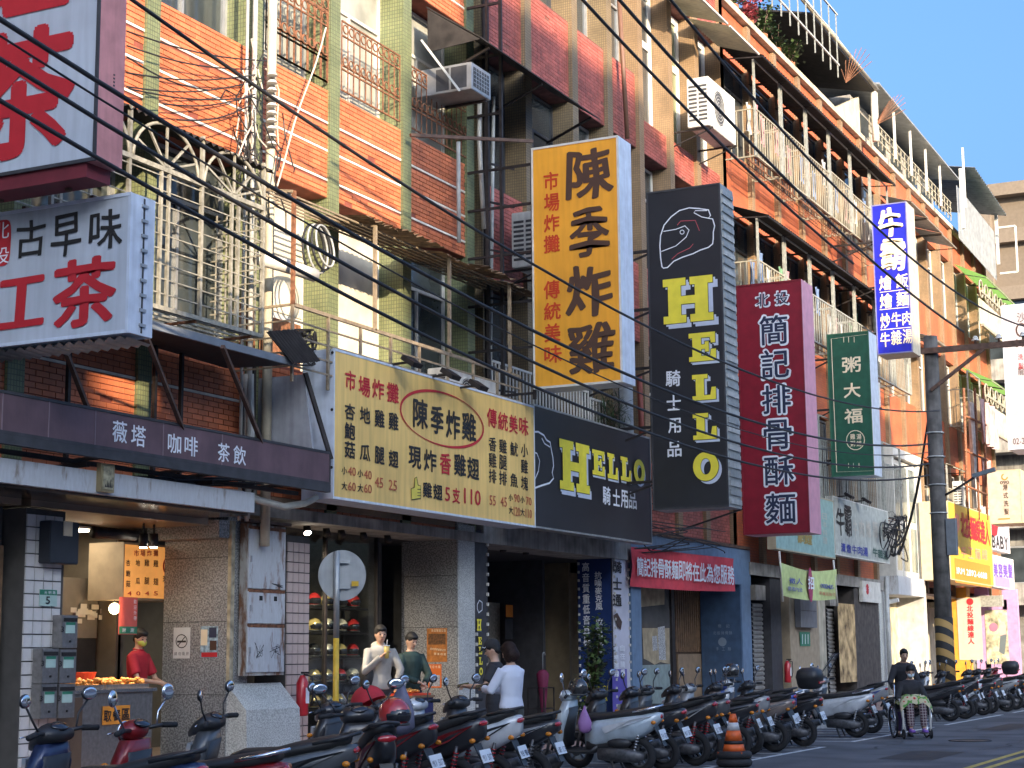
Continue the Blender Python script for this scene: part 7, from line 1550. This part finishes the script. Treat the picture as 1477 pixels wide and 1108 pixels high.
# helmets, bags left on scooters
h = helmet((-7.62, 13.05, 1.01), -.35, 3, 'shiny red full face helmet with clear visor resting on a scooter', s=1.12)
helmet((-9.2, 20.45, 1.08), 2.6, 2, 'black helmet hanging on the pale blue scooter handlebar', s=1.05)
helmet((-9.95, 28.6, 1.20), 2.8, 2, 'black open helmet on the white scooter parked deeper', s=1.1)
helmet((-9.6, 32.6, 1.08), 2.6, 1, 'white helmet behind the tall clear windscreen', s=1.0)
def cloth_bag(loc, r, h_, m, label):
    t = thing('bag', label, 'bag', loc); x, y, z = loc; q = MB(); rg = random.Random(int(y*10))
    q.loft([[V((x+rr_*math.cos(a)*(1+.15*math.sin(3*a+k)), y+rr_*math.sin(a)*(1+.12*math.cos(4*a+k)), z+zz)) for a in [2*math.pi*j/16 for j in range(16)]] for k, (zz, rr_) in enumerate(((0, r*.4), (h_*.12, r), (h_*.4, r*1.05), (h_*.7, r*.6), (h_*.9, r*.2), (h_, r*.12)))]); q.build('bag', m, t)
cloth_bag((-9.0, 20.2, .52), .08, .34, mat('violet_bag', (.32, .16, .38), .6), 'small violet bag hanging on the pale blue scooter')
cloth_bag((-7.95, 13.75, .80), .11, .50, mat('grey_violet_cover', (.17, .17, .24), .7), 'dark violet rain cover bunched up behind the red helmet')
# ================================================================ people
m_skin = mat('skin', (.56, .34, .235), .5, var=.08); m_hair = mat('black_hair', (.010, .009, .009), .65, var=.3, scale=60); m_hairb = mat('dark_brown_hair', (.022, .011, .008), .65, var=.4, scale=60, spec=.2); m_lip = mat('lips', (.36, .12, .10), .5)
def remesh(mb, name, m, parent, vox=.014, smooth=3):
    me = mb.mesh('t', m); o = bpy.data.objects.new('t', me); COL.objects.link(o)
    r = o.modifiers.new('r', 'REMESH'); r.mode = 'VOXEL'; r.voxel_size = vox; r.use_smooth_shade = True
    s = o.modifiers.new('s', 'SMOOTH'); s.factor = .5; s.iterations = smooth
    bpy.context.view_layer.update(); nm = bpy.data.meshes.new_from_object(o.evaluated_get(bpy.context.evaluated_depsgraph_get()))
    bpy.data.objects.remove(o); bpy.data.meshes.remove(me); nm.materials.clear(); nm.materials.append(m)
    return link(name, nm, parent)
def elr(c, ax, ay, rx, ry, n=16): return [c+ax*rx*math.cos(a)+ay*ry*math.sin(a) for a in [2*math.pi*k/n for k in range(n)]]
def person(label, loc, rz, s=1., lean=0., arms=((.25, .25, 1.12, .42, .10, 1.12), (.25, -.25, 1.12, .42, -.10, 1.12)), hyaw=0., hpit=0., top=None, sleeve=1., hem=.86, legs=None, bottom=None, shoe=None, hair='short', mhair=None, mask=None, cap=None, pelvis=(0, 0, .93), collar=False, skirt=False, hood=False):
    """figure facing +x; arms = elbow xyz, wrist xyz in the upright frame"""
    t = thing('person', label, 'person'); P = V(pelvis); T = Matrix.Rotation(lean, 3, 'Y')
    tp = lambda x, y, z: P + T @ V((x, y, z-.93)); ax, ay = T @ V((1, 0, 0)), V((0, 1, 0)); mhair = mhair or m_hair
    body = MB()
    rings = [(.86, .09, .14), (.95, .105, .165), (1.06, .088, .135), (1.18, .10, .15), (1.30, .108, .165), (1.38, .09, .175), (1.43, .06, .10), (1.46, .048, .052)]
    body.loft([elr(tp(0, 0, z), ax, ay, a, b) for z, a, b in rings])
    hc = tp(.035, 0, 1.60) ; RH = T @ Matrix.Rotation(hyaw, 3, 'Z') @ Matrix.Rotation(hpit, 3, 'Y')
    body.tube([tp(-.005, 0, 1.42), tp(.01, 0, 1.50), hc+RH @ V((-.01, 0, -.04))], [.056, .05, .05], 12)
    body.ball(hc, (.092, .074, .112), 18, 12, rot=RH); body.ball(hc+RH @ V((.03, 0, -.065)), (.058, .052, .048), 14, 8, rot=RH)
    body.tube([hc+RH @ V((.082, 0, .012)), hc+RH @ V((.112, 0, -.022)), hc+RH @ V((.086, 0, -.03))], [.008, .016, .012], 8)
    for q in (-1, 1): body.ball(hc+RH @ V((-.005, q*.075, -.012)), (.02, .010, .030), 8, 6, rot=RH)
    hands = []
    for q, A_ in zip((1, -1), arms):
        sh_ = tp(0, q*.165, 1.385); el_ = tp(*A_[:3]); wr = tp(*A_[3:])
        body.tube([sh_, el_, wr], [.052, .038, .026], 10); d = (wr-el_).normalized(); side = d.cross(V((0, 0, 1))); side = side.normalized() if side.length > .1 else ay
        up = side.cross(d); palm = wr+d*.05; body.loft([elr(wr+d*x_, side, up, a, b, 10) for x_, a, b in ((0, .024, .020), (.03, .034, .016), (.075, .040, .015), (.085, .034, .012))])
        for k in range(4):
            L_ = (.062, .07, .066, .052)[k]; b0 = palm+d*.03+side*(.028-.019*k); body.tube([b0, b0+d*L_*.5-up*.008, b0+d*L_*.85-up*.030, b0+d*L_*.8-up*.045], [.010, .009, .0085, .007], 6)
        b0 = palm-d*.01+side*.034; body.tube([b0, b0+side*.022+d*.022-up*.008, b0+side*.02+d*.052-up*.018], [.012, .010, .008], 6); hands.append((wr+d*.09, d, side, up))
    legs = legs or (((.0, .10, .50), (-.02, .11, .08)), ((.02, -.10, .50), (.0, -.11, .08)))
    for q, (kn, an) in zip((1, -1), legs): hp = P+V((0, q*.085, -.04)); body.tube([hp, V(kn), V(an)], [.085, .055, .036], 10); body.ball(V(an)+V((.06, 0, -.045)), (.11, .042, .035), 10, 6)
    remesh(body, 'body', m_skin, t, .013)
    # clothes
    sh = MB(); g = 1.0
    tr = [(hem, .125, .175)]+[(z, a+.022, b+.02) for z, a, b in rings if z > hem+.03 and z < 1.45]+[(1.445, .068, .075)]
    sh.loft([elr(tp(0, 0, z), ax, ay, a, b) for z, a, b in tr])
    for q, A_ in zip((1, -1), arms):
        sh_ = tp(0, q*.155, 1.385); el_ = tp(*A_[:3]); wr = tp(*A_[3:]); e = sh_.lerp(el_, .8) if sleeve < .5 else None
        if sleeve < .5: sh.tube([sh_, e], [.068, .066], 12)
        else: sh.tube([sh_, el_, el_.lerp(wr, min(sleeve, .93))], [.070, .060, .050], 12)
    if hood: sh.ball(tp(-.07, 0, 1.44), (.09, .11, .07), 14, 8)
    remesh(sh, 'top', top, t, .014, 2)
    if collar: MB().torus(tp(.005, 0, 1.455), T @ V((.15, 0, 1)), .062, .012, 20, 6).build('collar', top, t)
    tr_ = MB()
    for q, (kn, an) in zip((1, -1), legs): hp = P+V((0, q*.08, -.03)); tr_.tube([hp, V(kn), V(an)+V((0, 0, .03))], [.105, .078, .062], 12)
    tr_.loft([elr(P+V((0, 0, z)), V((1, 0, 0)), ay, a, b) for z, a, b in ((-.12, .11, .17), (0, .125, .18), (.09, .115, .16))])
    remesh(tr_, 'trousers', bottom, t, .015, 2)
    for q, (kn, an) in zip((1, -1), legs): a_ = V(an); MB().loft([[a_+V((x_, w__*math.cos(b), -.06+h_*max(math.sin(b), -.5))) for b in [2*math.pi*k/12 for k in range(12)]] for x_, w__, h_ in ((-.06, .03, .04), (-.03, .045, .07), (.05, .048, .055), (.12, .048, .04), (.17, .03, .025))]).build('shoe', shoe or m_plas, t)
    # hair
    hb = MB()
    hs = dict(short=[((-.018, 0, .028), (.098, .086, .102)), ((.03, 0, .075), (.066, .07, .04)), ((-.05, 0, -.02), (.055, .076, .07))],
              bob=[((-.018, 0, .028), (.102, .090, .105)), ((.02, 0, .07), (.078, .078, .045)), ((-.045, 0, -.05), (.075, .10, .10)), ((-.01, .068, -.06), (.06, .03, .085)), ((-.01, -.068, -.06), (.06, .03, .085))],
              bun=[((-.016, 0, .03), (.098, .084, .10)), ((.028, 0, .075), (.066, .066, .036)), ((-.09, 0, .0), (.045, .05, .05))],
              long=[((-.018, 0, .028), (.100, .086, .103)), ((.03, 0, .075), (.068, .072, .04)), ((-.05, 0, -.08), (.055, .078, .12))])[hair]
    for c, r in hs: hb.ball(hc+RH @ V(c), r, 16, 10, rot=RH)
    remesh(hb, 'hair', mhair, t, .011, 1)
    if cap:
        q = MB(); q.ball(hc+RH @ V((-.005, 0, .045)), (.108, .094, .088), 20, 10, rot=RH, a0=0, a1=.55); q.build('cap', cap, t)
        q = MB(); q.prism([hc+RH @ V(p) for p in ((.08, .075, .042), (.13, .06, .034), (.175, .03, .026), (.185, 0, .024), (.175, -.03, .026), (.13, -.06, .034), (.08, -.075, .042))], RH @ V((0, 0, 1)), .010); q.build('cap_peak', cap, t)
        q = MB(); q.line_ = None; P_ = [hc+RH @ V(p) for p in ((.06, .086, .055), (.075, .083, .048), (.10, .066, .072))]; q.tube(P_, .0045, 5); q.build('cap_mark', k_wht, t)
    for q in (-1, 1):
        MB().ball(hc+RH @ V((.080, q*.029, .008)), (.010, .014, .007), 8, 6, rot=RH).build('eye', k_blk, t)
        MB().tube([hc+RH @ V((.086, q*.016, .030)), hc+RH @ V((.083, q*.034, .034)), hc+RH @ V((.072, q*.048, .028))], .0035, 5).build('eyebrow', m_hair, t)
    if mask:
        q = MB(); q.ball(hc+RH @ V((.048, 0, -.045)), (.062, .064, .052), 16, 10, rot=RH); remesh(q, 'face_mask', mask, t, .010, 1)
        q = MB(); q.torus(hc+RH @ V((.015, 0, -.03)), RH @ V((.1, 0, 1)), .074, .003, 20, 4); q.build('mask_strap', mask, t)
    else: MB().ball(hc+RH @ V((.086, 0, -.058)), (.010, .022, .006), 10, 6, rot=RH).build('mouth', m_lip, t)
    t.location = loc; t.rotation_euler.z = rz; t.scale = (s, s, s)
    bpy.context.view_layer.update()
    return t, [tuple(t.matrix_world @ h_[0]) for h_ in hands]
jean = mat('dark_denim', (.03, .04, .07), .85, var=.2, scale=20); blkc = mat('black_cloth', (.03, .03, .036), .85, var=.25); gpan = mat('grey_green_trousers', (.07, .075, .065), .85)
# vendor
p = atX(200, 905, F-.95)
person('vendor in a red T-shirt and yellow-green face mask behind the steel counter', (p.x, p.y, .2), .15, s=.97, top=mat('red_tshirt', (.42, .015, .03), .8), sleeve=.3, bottom=blkc, mask=mat('lime_mask', (.50, .58, .10), .7), hpit=.35, hyaw=-.4, collar=True, arms=((.12, .24, 1.08, .34, .08, 1.02), (.14, -.24, 1.08, .36, .02, 1.03)))
p = atX(84, 930, F-.62)
person('second vendor mostly hidden by the mailboxes, arms reaching over the counter', (F-1.0, 14.0, .2), .9, s=.97, top=mat('dull_red_top', (.32, .03, .04), .8), sleeve=.3, bottom=blkc, hpit=.4, arms=((.20, .22, 1.12, .46, .10, 1.05), (.20, -.22, 1.12, .48, -.04, 1.06)))
# couple
p = atX(548, 930, F+.25); t, hd = person('man in a white hooded jacket holding a yellow drink cup', (p.x, p.y, .15), -.75, s=1.04, top=mat('off_white_jacket', (.33, .32, .30), .8, var=.15), bottom=blkc, hpit=.2, hood=True, hair='short', arms=((.10, .26, 1.12, .14, .20, .95), (.16, -.25, 1.10, .26, -.05, 1.30)))
tc_ = thing('drink_cup', 'tall yellow drink cup in the hand of the man in white', 'cup', hd[1]); c = V(hd[1]); MB().loft([[c+V((r*math.cos(a), r*math.sin(a), z)) for a in [2*math.pi*k/16 for k in range(16)]] for z, r in ((-.09, .030), (.08, .042))]).build('cup', mat('milk_tea_cup', (.62, .45, .12), .4), tc_); MB().disc(c+V((0, 0, .081)), (0, 0, 1), .045, .01, 16).build('lid', k_wht, tc_); MB().tube([c+V((0, 0, .09)), c+V((.01, 0, .17))], .004, 6).build('straw', k_wht, tc_)
tb_ = thing('backpack', 'black backpack on the shoulder of the man in white', 'backpack', (p.x-.12, p.y-.05, 1.2)); MB().ball((p.x-.13, p.y-.12, 1.22), (.12, .13, .22), 14, 10).build('pack', m_plas, tb_)
p = atX(592, 930, F+.35); person('woman in a dark green jacket standing beside the granite column', (p.x, p.y, .15), -.55, s=.985, top=mat('dark_green_jacket', (.02, .045, .04), .75, var=.3), bottom=jean, hair='bun', hpit=.45, hyaw=.2, arms=((.12, .24, 1.10, .30, .07, .98), (.14, -.24, 1.10, .32, -.03, 1.0)))
# pair looking at a phone
pw = atZ(737, 1080, .15); pw = V((-9.1, 17.9, .15)); ang = math.pi*.97
pw = atX(737, 930, -9.04)
t, hd = person('woman with brown bob hair in a loose white sweatshirt looking down at a phone', (pw.x, pw.y, .004), 2.9, s=.96, top=mat('white_sweatshirt', (.66, .69, .78), .85, var=.06, scale=3), bottom=gpan, hair='bob', mhair=m_hairb, hpit=.45, hem=.80, arms=((.10, .27, 1.14, .32, .14, 1.16), (.12, -.25, 1.12, .34, -.06, 1.14)))
def phone(c, label): t_ = thing('phone', label, 'phone', c); MB().obox(V(c)+V((0, 0, .02)), (.15, .075, .010), Matrix.Rotation(.5, 3, 'X') @ Matrix.Rotation(.4, 3, 'Z')).build('case', m_plas, t_); MB().obox(V(c)+V((0, 0, .027)), (.14, .066, .004), Matrix.Rotation(.5, 3, 'X') @ Matrix.Rotation(.4, 3, 'Z')).build('screen', m_vis, t_)
phone(hd[0], 'dark phone held by the woman in white')
pm = atX(714, 930, -9.75)
t, hd = person('man in a black cap and black T-shirt looking at his phone', (pm.x, pm.y, .004), 3.5, s=.985, top=blkc, sleeve=.3, bottom=blkc, hair='short', cap=mat('black_cap', (.02, .02, .022), .8), hpit=.4, arms=((.10, .25, 1.14, .32, .12, 1.15), (.12, -.25, 1.12, .34, -.04, 1.13)))
phone(hd[1], 'dark phone held by the man in the black cap')
# stroller with child
ps_ = atX(532, 1010, F+.75); t = thing('stroller', 'baby stroller with a red hood beside the man in white', 'stroller', (ps_.x, ps_.y, .15)); x, y = ps_.x, ps_.y; m_red = mat('red_hood_cloth', (.40, .02, .035), .8, var=.15, bump=.3, fine=12)
q = MB(); q.ball((x, y, .88), (.25, .23, .25), 20, 12, a0=0, a1=.5, rot=Matrix.Rotation(-.45, 3, 'Y')); q.v = [v_*(1+0*.1) for v_ in q.v]; q.build('hood', m_red, t, fix=False)
MB().loft([[V((x+.0+a_*math.cos(b), y+b_*math.sin(b), z)) for b in [2*math.pi*k/16 for k in range(16)]] for z, a_, b_ in ((.42, .16, .15), (.55, .22, .19), (.74, .22, .21))]).build('seat', m_red, t)
for sx in (-1, 1):
    for sy in (-1, 1): MB().torus((x+.26*sx, y+.22*sy, .25), (0, 1, 0), .075, .022, 18, 6).build('wheel', m_tyre, t)
    MB().bar((x+.26, y+.22*sx, .26), (x-.30, y+.20*sx, 1.02), .02).build('frame_bar', m_alu, t); MB().bar((x-.26, y+.22*sx, .26), (x+.1, y+.21*sx, .72), .02).build('frame_bar', m_alu, t)
MB().bar((x-.30, y-.2, 1.02), (x-.30, y+.2, 1.02), .03).build('handle', m_blk, t)
tc2 = thing('child', 'small child sitting in the red stroller', 'person', (x+.1, y, .7)); q = MB(); q.ball((x+.13, y-.02, .86), (.075, .07, .085), 16, 10); q.loft([elr(V((x+.08, y-.02, z)), V((1, 0, 0)), V((0, 1, 0)), a, a) for z, a in ((.58, .08), (.68, .09), (.78, .06))]); 
for s_ in (-1, 1): q.tube([(x+.10, y-.02+s_*.07, .76), (x+.19, y-.02+s_*.09, .68), (x+.24, y-.02+s_*.04, .70)], [.028, .024, .018], 8)
remesh(q, 'body', m_skin, tc2, .012); q = MB(); q.ball((x+.115, y-.02, .885), (.08, .075, .075), 14, 8); remesh(q, 'hair', m_hair, tc2, .012); q = MB(); q.loft([elr(V((x+.08, y-.02, z)), V((1, 0, 0)), V((0, 1, 0)), a, a) for z, a in ((.56, .10), (.68, .11), (.77, .08))]); remesh(q, 'top', mat('mint_top', (.36, .42, .38), .8), tc2, .012)
# wheelchair, elder and carer
wc = V((-7.35, 30.7, 0)); rz = R_(-62)
t = thing('wheelchair', 'steel wheelchair with spoked wheels rolling along the road', 'wheelchair', (0, 0, 0))
for s_ in (-1, 1):
    tw = MB().torus((-.12, s_*.29, .30), (0, 1, 0), .285, .016, 40, 8).build('tyre', m_tyre); hub = MB().disc((-.12, s_*.29-.03, .30), (0, 1, 0), .03, .06, 14).build('large_wheel', m_chr, t); tw.parent = hub
    q = MB()
    for k in range(16): a = 2*math.pi*k/16; q.bar((-.12, s_*.29, .30), (-.12+.28*math.cos(a), s_*.29, .30+.28*math.sin(a)), .004)
    sp = q.build('spokes', m_chr); sp.parent = hub; sp['kind'] = 'stuff'; hr = MB().torus((-.12, s_*.325, .30), (0, 1, 0), .255, .009, 40, 6).build('hand_rim', m_chr); hr.parent = hub
    MB().torus((.36, s_*.24, .09), (0, 1, 0), .07, .018, 20, 6).build('caster', m_tyre, t); MB().bar((.36, s_*.24, .16), (.36, s_*.24, .50), .028).build('caster_fork', m_wfr, t)
    MB().tube([(-.22, s_*.23, .2), (-.22, s_*.23, .92), (-.36, s_*.23, .95)], .014, 8).build('back_tube', m_chr, t); MB().tube([(-.40, s_*.23, .955), (-.30, s_*.23, .95)], .02, 8).build('push_grip', m_tyre, t)
    MB().tube([(-.22, s_*.25, .68), (.20, s_*.25, .68), (.30, s_*.25, .45), (.40, s_*.22, .14)], .013, 8).build('side_tube', m_wfr, t); MB().box(-.15, .15, s_*.25-.03, s_*.25+.03, .69, .72).build('armrest', m_plas, t)
    MB().box(.38, .56, s_*.11-.08, s_*.11+.08, .10, .12).build('footrest', m_plas, t)
MB().box(-.22, .22, -.22, .22, .46, .49).build('seat', m_plas, t); MB().box(-.24, -.21, -.22, .22, .5, .9).build('backrest', m_plas, t)
t.location = wc; t.rotation_euler.z = rz
RW = Matrix.Rotation(rz, 3, 'Z')
m_chk, N, L, b = mat_nodes('checked_trousers'); tc = N.new('ShaderNodeTexCoord'); ck = N.new('ShaderNodeTexBrick'); ck.offset = 0; ck.inputs['Scale'].default_value = 1; ck.inputs['Brick Width'].default_value = .05; ck.inputs['Row Height'].default_value = .05; ck.inputs['Mortar Size'].default_value = .006
ck.inputs['Color1'].default_value = (.05, .02, .03, 1); ck.inputs['Color2'].default_value = (.10, .05, .06, 1); ck.inputs['Mortar'].default_value = (.35, .30, .28, 1)
cb = N.new('ShaderNodeCombineXYZ'); sx_ = N.new('ShaderNodeSeparateXYZ'); L.new(tc.outputs['Object'], sx_.inputs[0]); L.new(sx_.outputs[1], cb.inputs[0]); L.new(sx_.outputs[2], cb.inputs[1]); L.new(cb.outputs[0], ck.inputs[0]); L.new(ck.outputs[0], b.inputs['Base Color']); b.inputs['Roughness'].default_value = .9
person('elderly person slumped in the wheelchair with a pale face mask and checked trousers', wc, rz, s=.95, pelvis=(-.08, 0, .57), lean=.16, top=blkc, hem=.90, bottom=m_chk, shoe=mat('purple_shoe', (.22, .10, .42), .7), hair='bun', mask=mat('pale_mask', (.66, .76, .80), .7), hpit=.28, legs=(((.38, .12, .60), (.42, .12, .20)), ((.38, -.12, .60), (.42, -.12, .20))), arms=((.12, .26, 1.12, .30, .10, 1.06), (.12, -.26, 1.12, .30, -.10, 1.06)))
tbk = thing('blanket', 'flower patterned cream, green and yellow blanket over the lap in the wheelchair', 'blanket', wc); q = MB(); vs = []
for i in range(15):
    for j in range(13): u, v_ = i/14-.5, j/12-.5; x = .18+.44*v_; y = .56*u; z = .76-.16*(abs(u)*2)**4-.10*max(0, v_-.3)*5*.6+.012*math.sin(17*u+9*v_)-.25*max(0, v_-.38)*3; vs.append(V((x, y, z)))
q.add(vs, [(i*13+j, (i+1)*13+j, (i+1)*13+j+1, i*13+j+1) for i in range(14) for j in range(12)]); q.sm = [True]*len(q.f)
m_bl, N, L, b = mat_nodes('flowered_blanket'); tc = N.new('ShaderNodeTexCoord'); vr = N.new('ShaderNodeTexVoronoi'); vr.inputs['Scale'].default_value = 9; L.new(tc.outputs['Object'], vr.inputs['Vector']); rp = N.new('ShaderNodeValToRGB'); rp.color_ramp.interpolation = 'CONSTANT'
for i, (ps2, c) in enumerate([(0, (.50, .03, .04, 1)), (.22, (.55, .48, .30, 1)), (.55, (.10, .28, .06, 1)), (.72, (.60, .45, .08, 1))]):
    el2 = rp.color_ramp.elements[i] if i < 2 else rp.color_ramp.elements.new(ps2); el2.position = ps2; el2.color = c
L.new(vr.outputs['Distance'], rp.inputs[0]); L.new(rp.outputs[0], b.inputs['Base Color']); b.inputs['Roughness'].default_value = .95
for k, (a_, b_) in enumerate(((0, 1),)): q.mesh
ob = link('cloth', q.mesh('cloth', m_bl), tbk); tbk.rotation_euler.z = rz
back = wc + RW @ V((-.62, .02, 0))
person('carer in a black jacket pushing the wheelchair from behind', back, rz, s=.93, lean=.30, top=blkc, bottom=mat('dark_purple_trousers', (.06, .03, .09), .8), hair='bun', hpit=-.12, arms=((.12, .27, 1.10, .28, .24, 1.00), (.12, -.27, 1.10, .28, -.24, 1.00)))
